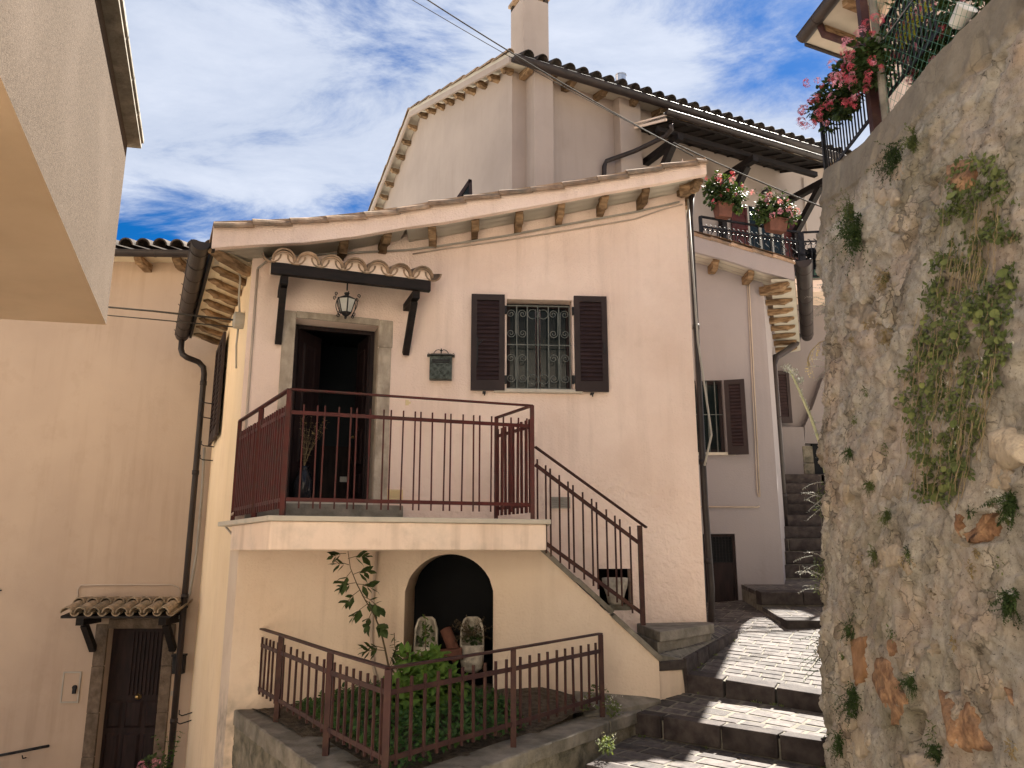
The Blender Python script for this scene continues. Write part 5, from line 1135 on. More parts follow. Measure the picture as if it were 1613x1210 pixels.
# terrace railings
def iron_rail(name, label, P, Q, n_, wavy):
    t = thing(name, label, 'railing', P); P = Vector(P); Q = Vector(Q); U = Vector((0, 0, 1)); H = 1.02
    obj('handrail', MB().bar(P + U * H, Q + U * H, .05, .03), m_iron, t); obj('upper_rail', MB().bar(P + U * (H - .2), Q + U * (H - .2), .02, .03), m_iron, t); obj('lower_rail', MB().bar(P + U * .08, Q + U * .08, .02, .03), m_iron, t)
    for c in (P, Q): obj('post', MB().box(c.x - .03, c.x + .03, c.y - .03, c.y + .03, c.z, c.z + H), m_iron, t)
    d = (Q - P).normalized()
    for k in range(n_):
        c = P.lerp(Q, (k + .5) / n_); mb = MB(); wz = wavy and k % 2 == 0
        if wz: mb.tube([c + U * z + d * (.055 * (1 if j % 2 else -1) if 2 <= j <= 6 else 0) for j, z in enumerate([.08, .25, .32, .42, .5, .58, .66, .75, H - .2])], .011, 5)
        else: mb.tube([c + U * .08, c + U * (H - .2)], .011, 5)
        mb.tube([c + U * (H - .2 - .01) + d * (.05 * (1 - cos(j / 8 * 4.7))) - U * (.06 * sin(j / 8 * 4.7)) for j in range(9)], .009, 5)
        obj('bar', mb, m_iron, t)
iron_rail('terrace_railing', 'black wrought iron railing along the terrace front below the flower boxes', (R0.x, R0.y, TF + .03), (R1.x, R1.y, TF + .03), 22, True)
iron_rail('terrace_railing', 'black wrought iron railing with wavy bars at the right end of the terrace', (R1.x + .06, R1.y, TF + .03), (R2.x + .6, R2.y - .02, TF + .03), 12, True)
# ================================================================= house at the far left rear
lh_ = thing('ochre_house', 'ochre pink house at the far left with a dark door down in the lane', 'house', (-6, 11, -3.3))
LW = Fr((-10.5, 10.9), (-4.3, 11.16))
dl0, dl1 = LW.px(170, 1000)[0], LW.px(259, 1000)[0]; fl0, fl1 = LW.px(151, 1000)[0], LW.px(276, 1000)[0]; dtop = LW.px(210, 990)[1]
EHL = LW.px(230, 412, .0)[1] + .1
mb = MB(); wall(mb, LW, 0, LW.L + .25, -3.35, [(0, EHL), (LW.L + .3, EHL)], [(dl0, dl1, -3.3, dtop)], reveal=.25); obj('wall', mb, m_rearl, lh_)
obj('end_wall', MB().add([LW.P(LW.L + .25, -3.3, 0), LW.P(LW.L + .25, EHL, 0), LW.P(LW.L + .25, EHL, -6), LW.P(LW.L + .25, -3.3, -6)], [(0, 1, 2, 3)]), m_rearl, lh_)
for (x0, x1) in ((fl0, dl0), (dl1, fl1)):
    z = -3.3
    for hh in (.62, .55, .6, .55):
        if z < dtop: obj('jamb_stone', MB().fbox(LW, x0, x1, z + .003, min(z + hh, dtop + .12), -.02, .03 + jit(.004)), m_stoned, lh_, bevel=.008)
        z += hh
obj('lintel_stone', MB().fbox(LW, dl0 + .002, dl1 - .002, dtop, dtop + .13, -.02, .028), m_stoned, lh_, bevel=.008)
dr = obj('door', MB().fbox(LW, dl0 + .002, dl1 - .002, -3.3, dtop - .002, -.2, -.15), m_doorw, lh_)
W_ = dl1 - dl0
for (a, b, z0, z1) in ((.05, .30, -2.35, -2.0), (.36, .66, -2.35, -2.0), (.72, .95, -2.35, -2.0), (.05, .30, -3.2, -2.42), (.36, .66, -3.2, -2.42), (.72, .95, -3.2, -2.42)):
    obj('door_panel', MB().hexa([LW.P(dl0 + W_ * a, z0, -.149), LW.P(dl0 + W_ * b, z0, -.149), LW.P(dl0 + W_ * b - .03, z0 + .03, -.125), LW.P(dl0 + W_ * a + .03, z0 + .03, -.125), LW.P(dl0 + W_ * a, z1, -.149), LW.P(dl0 + W_ * b, z1, -.149), LW.P(dl0 + W_ * b - .03, z1 - .03, -.125), LW.P(dl0 + W_ * a + .03, z1 - .03, -.125)]), m_doorw, dr)
for k in range(9): x = dl0 + W_ * (.36 + .07 * k); obj('moulding', MB().fbox(LW, x, x + .03, -1.93, dtop - .06, -.149, -.132), m_doorw, dr) if x < dl1 - .04 else None
obj('knocker', MB().lathe([(.045, 0), (.04, .015), (.012, .03), (.03, .05), (.012, .065)], LW.P(*LW.px(218, 1097, -.15), -.15), 14, axis=(LW.n.x, LW.n.y, 0)), bpy.data.materials['brass'], dr, smooth=True)
# eave: roof, gutter, tiles, rafters
zg = LW.px(235, 402, .5)[1]
obj('roof', MB().hexa([LW.P(0, zg + .05, .45), LW.P(LW.L + .4, zg + .05, .45), LW.P(LW.L + .4, zg + 1.9, -6), LW.P(0, zg + 1.9, -6), LW.P(0, zg + .1, .45), LW.P(LW.L + .4, zg + .1, .45), LW.P(LW.L + .4, zg + 1.95, -6), LW.P(0, zg + 1.95, -6)]), m_tiled, lh_)
obj('eave_soffit', MB().add([LW.P(0, zg + .03, .44), LW.P(LW.L + .4, zg + .03, .44), LW.P(LW.L + .4, zg + .08, .0), LW.P(0, zg + .08, 0)], [(0, 1, 2, 3)]), m_soffit, lh_)
gutter('roof_gutter', 'brown gutter under dark tiles on the ochre house at the far left', LW.P(.5, zg + .04, .53), LW.P(LW.L + .15, zg + .04, .53), .075, m_gutter, brk=8)
for k in range(13):
    s_ = LW.L + .1 - k * .245; obj('roof_tile', MB().tile(LW.P(s_, zg + .13 + jit(.008), .56), LW.P(s_, zg + .42, -.5), .105, n=8, r2=.09, th=.02), m_tiled, lh_)
for x in (222, 281): s_ = LW.px(x, 408, .3)[0]; rafter(LW.P(s_, zg + .03, .0), LW.P(s_, zg + .02, .42), .12, .11, lh_)
# canopy over the lane door
lc = thing('tiled_lane_canopy', 'small canopy of mossy grey clay tiles above the lane door at lower left', 'canopy', LW.P(dl0, -1, .3))
b0, zb0 = LW.px(141, 943, .0); b1, _ = LW.px(290, 943, .0); f0_, zf = LW.px(94, 972, .62); f1_, _ = LW.px(268, 972, .62); s0_, s1__ = (b0 + f0_) / 2, (b1 + f1_) / 2
s0_, s1__ = f0_, max(f1_, b1)
zb0 = LW.px(215, 946, 0)[1]
obj('board', MB().hexa([LW.P(s0_, zf - .02, .60), LW.P(s1__, zf - .02, .60), LW.P(s1__, zb0 - .1, .01), LW.P(s0_, zb0 - .1, .01), LW.P(s0_, zf + .01, .60), LW.P(s1__, zf + .01, .60), LW.P(s1__, zb0 - .07, .01), LW.P(s0_, zb0 - .07, .01)]), m_darkwood, lc)
for s_ in (dl0 - .16, fl1 + .0):
    obj('bracket_beam', MB().fbox(LW, s_ - .05, s_ + .05, zf - .12, zf - .022, 0, .5), m_darkwood, lc); obj('brace', MB().bar(LW.P(s_, zf - .12, .36), LW.P(s_, zf - .48, .03), .08, .08), m_darkwood, lc)
obj('wall_beam', MB().fbox(LW, s0_ + .1, s1__ - .05, zf - .02, zf + .08, .002, .08), m_darkwood, lc)
nt_ = 8; wt = (s1__ - s0_) / nt_
for k in range(nt_):
    s_ = s0_ + wt * (k + .5)
    m1, m2 = LW.P(s_, zf + .05, .65), LW.P(s_, (zf + zb0) / 2 + .05, .30); m3 = LW.P(s_, zb0 - .01, .0)
    obj('roof_tile', MB().tile(m1, m2 - Vector((0, 0, .0)), wt * .45, n=8, r2=wt * .36, th=.015), m_tileg, lc); obj('roof_tile', MB().tile(m2 + Vector((0, -.05, .02)), m3 + Vector((0, 0, .0)), wt * .45, n=8, r2=wt * .38, th=.015), m_tileg, lc)
    q1, q2 = LW.P(s_ + wt / 2, zf + .06, .62), LW.P(s_ + wt / 2, zb0 + .02, 0); obj('channel_tile', MB().tile(q1, q2, wt * .34, n=6, flip=-1, r2=wt * .32), m_tileg, lc)
# things on the ochre wall
a0, z1 = LW.px(101, 1058); a1, z0 = LW.px(124, 1107); ub = thing('meter_cupboard', 'flat ochre meter cupboard with a small black latch left of the lane door', 'cupboard', LW.P(a0, z0, 0))
obj('frame', (lambda m_: (box_frame(m_, LW, a0, a1, z0, z1, 0, .022, .018), m_)[1])(MB()), m_greyb, ub); obj('cover', MB().fbox(LW, a0 + .02, a1 - .02, z0 + .02, z1 - .02, 0, .015), m_rearl, ub); s_, z = LW.px(119, 1086); obj('latch', MB().fbox(LW, s_ - .02, s_ + .02, z - .05, z + .02, .016, .05).lathe([(.03, 0), (.03, .03)], LW.P(s_, z + .03, .016), 10, axis=(LW.n.x, LW.n.y, 0)), m_iron, ub)
a0, z1 = LW.px(272, 1031, .1); a1, z0 = LW.px(284, 1062, .1)
lbx = thing('dark_letter_box', 'plain dark letter box on the narrow wall right of the lane door', 'letter box', LW.P(a0, z0, .05)); obj('body', MB().fbox(LW, a0, a1 + .03, z0, z1 - .03, 0, .1), m_iron, lbx, bevel=.01); obj('lid', MB().fbox(LW, a0 - .01, a1 + .04, z1 - .028, z1, 0, .12), m_iron, lbx)
s_, z = LW.px(273, 1092); tag(obj('bell_plate', MB().fbox(LW, s_ - .03, s_ + .04, z - .03, z + .03, 0, .02).fbox(LW, s_ - .005, s_ + .03, z - .008, z + .008, .02, .024), m_greyb), 'small grey doorbell plate on the wall right of the lane door', 'doorbell')
cu = bpy.data.curves.new('house_number', 'FONT'); cu.body = '2'; cu.size = .14; cu.extrude = .006; cu.align_x = 'CENTER'; cu.materials.append(m_iron)
_t = bpy.data.objects.new('tmp_number', cu); COL.objects.link(_t); bpy.context.view_layer.update(); _me = bpy.data.meshes.new_from_object(_t.evaluated_get(bpy.context.evaluated_depsgraph_get())); bpy.data.objects.remove(_t); bpy.data.curves.remove(cu)
no = bpy.data.objects.new('house_number', _me); COL.objects.link(no); s_, z = LW.px(268, 1023, .03); no.location = LW.P(s_, z - .02, .036); no.rotation_euler = (pi / 2, 0, LW.ang); tag(no, 'black house number 2 on the stone jamb of the lane door', 'number')
p = [LW.W(*q, .02) for q in ((122, 948), (123, 928), (127, 922), (200, 921), (270, 921), (281, 925), (286, 940))]; cable('thin conduit arching over the lane canopy', p, .010, m_wirel)
p = [LW.W(*q, .05) for q in ((322, 705), (318, 780), (310, 870), (299, 935), (292, 948), (284, 952), (283, 975))]; cable('grey cable beside the left downpipe dropping to the lane canopy', p, .018, m_greyb)
hr = thing('lane_handrail', 'short dark handrail fixed to the ochre wall at the bottom left', 'handrail', LW.W(40, 1184, .1)); p, q = LW.W(-40, 1198, .1), LW.W(77, 1175, .1); obj('rail', MB().tube([p, q], .018, 8), m_iron, hr, smooth=True)
s_, z = LW.px(42, 1186, 0); obj('bracket', MB().tube([LW.P(s_, z - .06, 0), LW.P(s_, z - .05, .08), LW.P(s_, z - .01, .1)], .008, 6), m_iron, hr)
s_, z = LW.px(2, 930, 0); tag(obj('wall_hook', MB().tube([LW.P(s_, z, 0), LW.P(s_ - .02, z, .06), LW.P(s_ + .02, z + .03, .08)], .01, 6), m_iron), 'small black hook at the left edge of the ochre wall', 'hook')
# hooks and odd bits at the rear corner of the pink house
s_, z = FS.P(.05, 0, 0), 0
for (x, y) in ((318, 632), (315, 655), (317, 700), (315, 722), (282, 1125), (279, 1138)):
    q = PY(x, y, 10.6); tag(obj('wall_hook', MB().tube([q + Vector((.12, .2, -.01)), q + Vector((.04, 0, -.02)), q, q + Vector((0, 0, .05))], .008, 5), m_iron), {632: 'upper small iron hook beside the left downpipe', 655: 'second small iron hook beside the left downpipe', 700: 'iron hook just above the foot of the side shutter', 722: 'iron hook just below the foot of the side shutter', 1125: 'upper of two little hooks low on the cream side wall', 1138: 'lower of two little hooks low on the cream side wall'}[y], 'hook')
# ================================================================= near house at the left with its overhang
nl = thing('overhanging_house', 'grainy rendered upper storey jutting out at the top left over the lane', 'house', (-5, 5, -1.7))
NC = Vector((-4.12, 7.5)); dN = Vector((.365, -.93)).normalized(); zb, zt = 2.25, 4.27
N2 = NC + dN * 7.5; bk = Vector((-.95, -.2)).normalized(); N3 = NC + bk * 6
v3 = lambda p, z: (p.x, p.y, z)
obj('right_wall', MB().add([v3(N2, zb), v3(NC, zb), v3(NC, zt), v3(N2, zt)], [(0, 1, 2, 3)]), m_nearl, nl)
obj('end_wall', MB().add([v3(NC, zb), v3(N3, zb), v3(N3, zt), v3(NC, zt)], [(0, 1, 2, 3)]), m_side, nl)
N4 = N2 + bk * 6
obj('overhang_soffit', MB().add([v3(N2, zb), v3(NC, zb), v3(N3, zb), v3(N4, zb)], [(0, 1, 2, 3)]), m_nsoff, nl)
lw0, lw1 = NC + bk * 2.4 + dN * 2.0, N2 + bk * 2.4
lwb = NC + bk * 6 + dN * 2.0
obj('lower_wall', MB().add([v3(lw0, -3.3), v3(lw1, -3.3), v3(lw1, zb), v3(lw0, zb), v3(lwb, -3.3), v3(lwb, zb)], [(0, 1, 2, 3), (0, 3, 5, 4)]), m_rearl, nl)
ov = Vector((-dN.y, dN.x)); ov = ov if ov.x > 0 else -ov
e1_, e2_ = NC + ov * .13 - dN * .06, N2 + ov * .13
obj('eave_slab', MB().prism([v3(e1_, zt), v3(e2_, zt), v3(N4, zt), v3(N3 - dN * .10, zt)], (0, 0, .05)), m_conc, nl)
for k in range(12):
    a = e1_.lerp(e2_, k / 12 + .002); b = e1_.lerp(e2_, (k + 1) / 12 - .002); i_ = -ov * .10
    obj('eave_stone', MB().prism([v3(a + ov * .02, zt + .052), v3(b + ov * .02, zt + .052), v3(b + i_, zt + .052), v3(a + i_, zt + .052)], (0, 0, .05 + jit(.006))), m_conc, nl, bevel=.006)
c1_ = FS.P(qx, 2.5, .08)
cable('upper pair of cables spanning from the overhanging house to the cable box', [PY(90, 476, 8.6), PY(172, 484, 8.5), PY(240, 490, 8.4), c1_ + Vector((0, 0, .02))], .011, m_wire)
cable('lower thin cable spanning from the overhanging house to the cable box', [PY(90, 488, 8.6), PY(172, 497, 8.5), PY(240, 503, 8.4), c1_ - Vector((0, 0, .06))], .007, m_wire)

# ================================================================= rough retaining wall on the right
bp_ = [(1.95, -2.5), (1.95, 2.6), (2.0, 4.2), (2.10, 5.3), (2.30, 6.05), (2.75, 6.75), (4.2, 7.35), (7, 7.5)]
tp_ = [(2.60, -2.5), (2.60, 2.6), (2.56, 4.4), (2.57, 5.45), (2.74, 6.12), (3.2, 6.75), (4.4, 7.3), (7, 7.45)]
def path(pts, t):
    t = t * (len(pts) - 1); i = min(int(t), len(pts) - 2); f_ = t - i; P = [Vector(p) for p in (pts[max(i - 1, 0)], pts[i], pts[i + 1], pts[min(i + 2, len(pts) - 1)])]
    a = (P[2] - P[0]) * .5 if i > 0 else P[2] - P[1]; b = (P[3] - P[1]) * .5 if i < len(pts) - 2 else P[2] - P[1]
    return P[1] * (2 * f_ ** 3 - 3 * f_ ** 2 + 1) + a * (f_ ** 3 - 2 * f_ ** 2 + f_) + P[2] * (-2 * f_ ** 3 + 3 * f_ ** 2) + b * (f_ ** 3 - f_ ** 2)
HB = -1.8
def wtop(t): return 2.90 + .30 * max(0, min(1, (t * 7 - 2.6) / 1.4))
def nz_(p, s, o=0): return noise.noise(Vector((p[0] * s + o, p[1] * s, p[2] * s)))
CR = [(4.05, -1.25), (3.98, -.62), (3.86, -.15), (3.95, .2)]
def wsurf(t, v):
    b, T = path(bp_, t), path(tp_, t); ht_ = wtop(t); q = b.lerp(T, v ** 1.15); z = HB + (ht_ - HB) * v
    d = (path(bp_, min(t + .01, 1)) - path(bp_, max(t - .01, 0))).normalized(); n_ = Vector((-d.y, d.x)); p = (q.x, q.y, z)
    fade = min(1, max(.18, (ht_ - z - .10) / .35)); 
    r1 = 1 - abs(nz_(p, 6.5, 7)) * 2.0; r2_ = nz_(p, 3.0, 1)
    dd = .055 * nz_(p, 1.3) + .035 * fade * nz_(p, 2.7, 3) + fade * (.012 * r1 * (r2_ > -.1 or .35) + .010 * nz_(p, 11, 9) + .012 * nz_((p[0], p[1], p[2] * .75), 27, 4) + .012 * nz_(p, 55, 2) - .03 * max(0, nz_(p, 19, 21) - .28))
    zn = nz_(p, 2.1, 31)
    if zn > -.05:
        f7 = noise.voronoi(Vector((p[0] * 7 + .5 * nz_(p, 6, 2), p[1] * 7 + .5 * nz_(p, 6, 5), p[2] * 7 + .5 * nz_(p, 6, 8))))[0]; dd += (min(f7[1] - f7[0], .35) - .2) * .036 * min(1, (zn + .05) * 5) * fade
    f16 = noise.voronoi(Vector((p[0] * 17 + .4 * nz_(p, 14, 2), p[1] * 17, p[2] * 17)))[0]; dd += (min(f16[1] - f16[0], .4) - .2) * .020 * fade
    k_ = nz_(p, 4.6, 17)
    if k_ > .30: dd += min((k_ - .30) * .4, .03) * fade            # stones standing proud
    if k_ < -.30: dd -= min((-.30 - k_) * .5, .06) * fade            # pits
    if ht_ - z < .30: dd += .018 * min(1, (.30 - (ht_ - z)) / .02 if ht_ - z > .28 else 1)
    for (y0, z0), (y1, z1) in zip(CR, CR[1:]):
        if z0 <= z <= z1:
            yc = y0 + (y1 - y0) * (z - z0) / (z1 - z0) + .03 * noise.noise(Vector((z * 9, 0, 0))); w_ = abs(q.y - yc); dd -= .045 * max(0, 1 - w_ / .018)
    return Vector((q.x + n_.x * dd, q.y + n_.y * dd, z)), n_
TS = [.0, .05, .1] + [.143 + (.80 - .143) * i / 430 for i in range(431)] + [.84, .9, 1.0]
# finer where the camera looks: from y=2.2 on
NV = 400; WG = []
for t in TS:
    WG.append([wsurf(t, j / NV)[0] for j in range(NV + 1)])
mb = MB(); nT = len(TS)
for col in WG: mb.v += [tuple(p) for p in col]
for i in range(nT - 1):
    for j in range(NV): k = i * (NV + 1) + j; mb.f.append((k, k + 1, k + NV + 2, k + NV + 1))
def mx_z(n, l, a, b_):
    q = n.new('ShaderNodeMath'); q.operation = 'MULTIPLY'
    for i, x in ((0, a), (1, b_)):
        if isinstance(x, (int, float)): q.inputs[i].default_value = x
        else: l.new(x, q.inputs[i])
    return q.outputs[0]
def wall_mat():
    m = bpy.data.materials.new('rubble_wall'); m.use_nodes = True; t = m.node_tree; n = t.nodes; l = t.links; b = n['Principled BSDF']; b.inputs['Roughness'].default_value = .96
    g = n.new('ShaderNodeNewGeometry'); P = g.outputs['Position']
    def nz(s, d=6, r=.6, src=None):
        q = n.new('ShaderNodeTexNoise'); q.inputs['Scale'].default_value = s; q.inputs['Detail'].default_value = d; q.inputs['Roughness'].default_value = r; l.new(src or P, q.inputs[0]); return q.outputs[0]
    def ramp(x, st):
        q = n.new('ShaderNodeValToRGB'); e = q.color_ramp.elements
        while len(e) > 1: e.remove(e[-1])
        e[0].position = st[0][0]; e[0].color = (*st[0][1], 1)
        for p_, c_ in st[1:]: k = e.new(p_); k.color = (*c_, 1)
        l.new(x, q.inputs[0]); return q.outputs[0]
    def rg(x, a, b_, c=0, d=1):
        q = n.new('ShaderNodeMapRange'); q.inputs[1].default_value = a; q.inputs[2].default_value = b_; q.inputs[3].default_value = c; q.inputs[4].default_value = d; l.new(x, q.inputs[0]); return q.outputs[0]
    def mx_(f, a, b_, mode='MIX'):
        q = n.new('ShaderNodeMix'); q.data_type = 'RGBA'; q.blend_type = mode
        for i, x in ((0, f), (6, a), (7, b_)):
            if isinstance(x, (int, float)): q.inputs[i].default_value = x
            elif isinstance(x, tuple): q.inputs[i].default_value = (*x, 1)
            else: l.new(x, q.inputs[i])
        return q.outputs[2]
    def vor(sc_, ft, src):
        q = n.new('ShaderNodeTexVoronoi'); q.feature = ft; q.inputs['Scale'].default_value = sc_; l.new(src, q.inputs[0]); return q
    def dist(src, sc_, amt):
        a = n.new('ShaderNodeTexNoise'); a.inputs['Scale'].default_value = sc_; a.inputs['Detail'].default_value = 5; l.new(src, a.inputs[0])
        m1 = n.new('ShaderNodeVectorMath'); m1.operation = 'SCALE'; m1.inputs[3].default_value = amt; l.new(a.outputs[1], m1.inputs[0])
        m2 = n.new('ShaderNodeVectorMath'); m2.operation = 'ADD'; l.new(src, m2.inputs[0]); l.new(m1.outputs[0], m2.inputs[1]); return m2.outputs[0]
    DP = dist(P, 7, .12)
    st = n.new('ShaderNodeMapping'); st.inputs['Scale'].default_value = (1, 1, .45); l.new(P, st.inputs[0])
    base = ramp(nz(7, 12, .74, st.outputs[0]), [(.27, (.12, .106, .09)), (.39, (.29, .26, .222)), (.51, (.43, .395, .338)), (.66, (.56, .52, .455))])
    base = mx_(rg(nz(2.0, 4), .46, .62), base, mx_(.5, base, (.50, .38, .30)))
    base = mx_(rg(nz(1.6, 5, .6), .54, .68, 0, .6), base, (.17, .155, .095))
    v1 = vor(9, 'F1', DP); sv = n.new('ShaderNodeSeparateColor'); l.new(v1.outputs['Color'], sv.inputs[0])
    zone = rg(nz(2.4, 4, .6), .50, .60)
    tone = ramp(sv.outputs[0], [(0, (.45, .42, .38)), (.4, (.80, .78, .72)), (.75, (1.1, 1.02, .92)), (1, (1.35, 1.3, 1.2))])
    base = mx_(mx_z(n, l, zone, .75), base, mx_(1.0, base, tone, 'MULTIPLY'))
    e1 = vor(9, 'DISTANCE_TO_EDGE', DP); base = mx_(mx_z(n, l, zone, rg(e1.outputs[0], .05, .0, 0, .8)), base, (.05, .042, .032))
    v = vor(60, 'F1', P); base = mx_(rg(v.outputs[0], .14, .0, 0, .55), base, (.58, .53, .44))
    base = mx_(rg(nz(38, 6, .75), .58, .66, 0, .85), base, (.045, .037, .028))
    base = mx_(rg(nz(90, 4, .7), .58, .70, 0, .6), base, (.06, .05, .04))
    base = mx_(rg(nz(24, 5, .65), .62, .70, 0, .6), base, (.50, .45, .37))
    sp = n.new('ShaderNodeSeparateXYZ'); l.new(P, sp.inputs[0])
    base = mx_(rg(sp.outputs[2], 2.50, 2.66, 0, .85), base, mx_(rg(nz(5, 8, .7), .3, .7), (.19, .165, .13), (.30, .265, .21)))
    l.new(base, b.inputs['Base Color']); b.inputs['Specular IOR Level'].default_value = .15
    bn = n.new('ShaderNodeBump'); bn.inputs['Strength'].default_value = 1.0; bn.inputs['Distance'].default_value = .014
    l.new(nz(75, 8, .8), bn.inputs['Height']); l.new(bn.outputs[0], b.inputs['Normal'])
    return m
m_wall = wall_mat()
rw = thing('rough_retaining_wall', 'tall rough rubble retaining wall overgrown with weeds filling the right side', 'wall', (2.2, 4, -1.8))
wo = obj('face', mb, m_wall, rw, smooth=True)
mb = MB(); NP = 60; tv = [path(tp_, i / NP) for i in range(NP + 1)]
for i in range(NP):
    a, b = tv[i], tv[i + 1]; za, zb2 = wtop(i / NP), wtop((i + 1) / NP)
    mb.add([(a.x - .0, a.y, za), (b.x, b.y, zb2), (b.x + .45, b.y - (.3 if i > 34 else 0), zb2), (a.x + .45, a.y - (.3 if i > 34 else 0), za)], [(0, 1, 2, 3)])
obj('top', mb, m_wall, rw)
obj('terrace_ground', MB().add([(2.7, -2.5, 2.86), (12, -2.5, 2.86), (12, 7.3, 2.86), (3.3, 6.7, 2.86), (2.8, 6.0, 2.86)], [(0, 1, 2, 3, 4)]), m_soil, kind='structure')
import bisect
def whit(px, py):            # the place on the rough wall that a pixel shows
    r = ray(px, py); best = None
    for i in range(3, nT - 4):
        lo, hi = WG[i], WG[i + 1]; yc = (lo[150].y + hi[150].y) / 2
        t = yc / r.y; z = r.z * t
        j = int((z - HB) / (lo[NV].z - HB) * NV)
        if 0 <= j < NV:
            p = lo[j]
            if r.x * (p.y / r.y) >= p.x: return Vector(p)
    return None
def wallstone(pts, m, bulge=.03, label=None, parent=rw):
    P = [whit(*p) for p in pts]
    if any(p is None for p in P): return
    c = sum(P, Vector((0, 0, 0))) / len(P); ring = []
    fine = []
    for a, b in zip(P, P[1:] + P[:1]):
        for k in range(4): fine.append(a.lerp(b, k / 4) + Vector((0, jit(.008), jit(.008))))
    nn = Vector((-.97, -.15, .15)); mb = MB(); K_ = len(fine); rings = ((1.03, -.06), (1.0, -.012), (.93, bulge * .5), (.75, bulge * .8), (.45, bulge))
    for (s_, o_) in rings:
        for p in fine:
            q = c + (p - c) * s_; q = q + nn * (o_ + .012 * nz_(q, 16, 3) + .006 * nz_(q, 40, 5)); mb.v.append(tuple(q))
    for i in range(len(rings) - 1):
        for j in range(K_): mb.f.append((i * K_ + j, i * K_ + (j + 1) % K_, (i + 1) * K_ + (j + 1) % K_, (i + 1) * K_ + j))
    k = len(mb.v); mb.v.append(tuple(c + nn * bulge)); mb.f += [((len(rings) - 1) * K_ + j, (len(rings) - 1) * K_ + (j + 1) % K_, k) for j in range(K_)]
    return fix(obj('stone', mb, m, parent, smooth=True, label=label))
wallstone([(1478, 1078), (1512, 1082), (1535, 1110), (1552, 1150), (1566, 1176), (1530, 1182), (1500, 1176), (1490, 1130)], m_orange, .018, 'large orange stone with a flaked face')
wallstone([(1380, 1030), (1398, 1032), (1412, 1062), (1430, 1095), (1428, 1128), (1408, 1142), (1390, 1105), (1378, 1070)], m_orange, .02, 'long dull orange stone')
wallstone([(1508, 808), (1524, 812), (1526, 835), (1518, 850), (1508, 830)], m_orange, .012)
wallstone([(1548, 812), (1572, 800), (1582, 815), (1576, 842), (1558, 850), (1528, 856), (1526, 842), (1540, 830)], m_orange, .012)
wallstone([(1490, 250), (1530, 240), (1538, 262), (1530, 296), (1510, 300), (1492, 280)], m_orange, .015)
wallstone([(1428, 1185), (1455, 1180), (1475, 1186), (1478, 1215), (1430, 1215)], m_pale_st, .05)
wallstone([(1563, 680), (1600, 668), (1620, 690), (1622, 730), (1590, 738), (1566, 715)], m_pale_st, .05, 'big pale knobbly stone')
wallstone([(1322, 1003), (1338, 1000), (1342, 1060), (1330, 1070), (1320, 1040)], m_pale_st, .015)
wallstone([(1342, 1003), (1366, 998), (1366, 1060), (1350, 1080), (1344, 1050)], mat('rust_brick', (.22, .12, .06), (.36, .21, .12), .95, 9, 8, .8, 24, .02), .015)
wallstone([(1400, 1008), (1412, 1005), (1414, 1024), (1404, 1034)], m_orange, .01)
wallstone([(1585, 1080), (1592, 1078), (1604, 1100), (1598, 1108)], m_orange, .01)
wallstone([(1330, 762), (1338, 765), (1336, 795), (1329, 790)], m_pale_st, .015)
wallstone([(1376, 284), (1392, 280), (1400, 300), (1392, 312), (1380, 305)], m_pale_st, .02)
wallstone([(1395, 285), (1412, 282), (1418, 305), (1405, 315)], m_pale_st, .02)
m_fst = mat('field_stone', (.22, .18, .13), (.42, .35, .27), .95, 9, 8, 1.0, 24, .03, vary=((.13, .11, .08), 7, .7))
for k in range(26):                # more field stones peeping from the mortar
    x, y = 1325 + R() * 280, 230 + R() * 960; s_ = 7 + R() * 15
    if 1430 < x < 1590 and 330 < y < 700: continue
    if y < 150 + (1385 - x) * 1.0 + 90: continue
    pts = [(x + s_ * (1 + jit(.3)) * cos(a), y + s_ * 1.1 * (1 + jit(.3)) * sin(a)) for a in [i * 2 * pi / 7 for i in range(7)]]
    wallstone(pts, random.choice((m_fst, m_fst, m_pale_st)), .001 + R() * .008)

# ================================================================= foliage helpers
def foliage(c, rad, n_, ln, m, parent, squash=(1, 1, 1), nm='foliage', hang=0.0, wr=.55, shell=.5, face=None):
    mb = MB(); c = Vector(c); blobs = [(Vector((jit(1), jit(1), jit(1))).normalized() * rad * (.25 + .55 * R()), rad * (.35 + .3 * R())) for _ in range(7)]
    for _ in range(n_):
        bc, br_ = random.choice(blobs); d = Vector((random.gauss(0, 1), random.gauss(0, 1), random.gauss(0, 1))).normalized()
        p = bc + d * br_ * (shell + (1 - shell) * R()); p = Vector((p.x * squash[0], p.y * squash[1], p.z * squash[2]))
        if face is not None and p.dot(face) < -rad * .15: p -= face * p.dot(face) * 1.2
        dr_ = (d + Vector((jit(.8), jit(.8), jit(.8) - hang))).normalized(); l_ = ln * (.6 + .7 * R())
        mb.leaf(c + p, (jit(.6) - .2, jit(.6) - .3, 1), dr_, l_, l_ * wr, .2)
    return obj(nm, mb, m, parent, kind='stuff')
def cluster_mesh(nm, m, r, n_=22):
    mb = MB()
    for _ in range(n_):
        d = Vector((random.gauss(0, 1), random.gauss(0, 1), random.gauss(0, 1) + .6)).normalized(); c = d * r * (.7 + .4 * R())
        x = d.cross(Vector((0, 0, 1))).normalized(); y = x.cross(d); s_ = r * .34
        for k in range(5):
            a = k * 2 * pi / 5 + R(); e = x * cos(a) + y * sin(a); f_ = x * cos(a + 1.0) + y * sin(a + 1.0)
            mb.add([c, c + e * s_ + d * .002, c + (e + f_) * s_ * .62 + d * s_ * .2], [(0, 1, 2)])
    return mesh_of(nm, mb, m)
cl_pink, cl_red, cl_pale = cluster_mesh('pink_cluster', m_pinkf, .045), cluster_mesh('red_cluster', m_redf, .045), cluster_mesh('white_cluster', m_whitef, .02, 6)
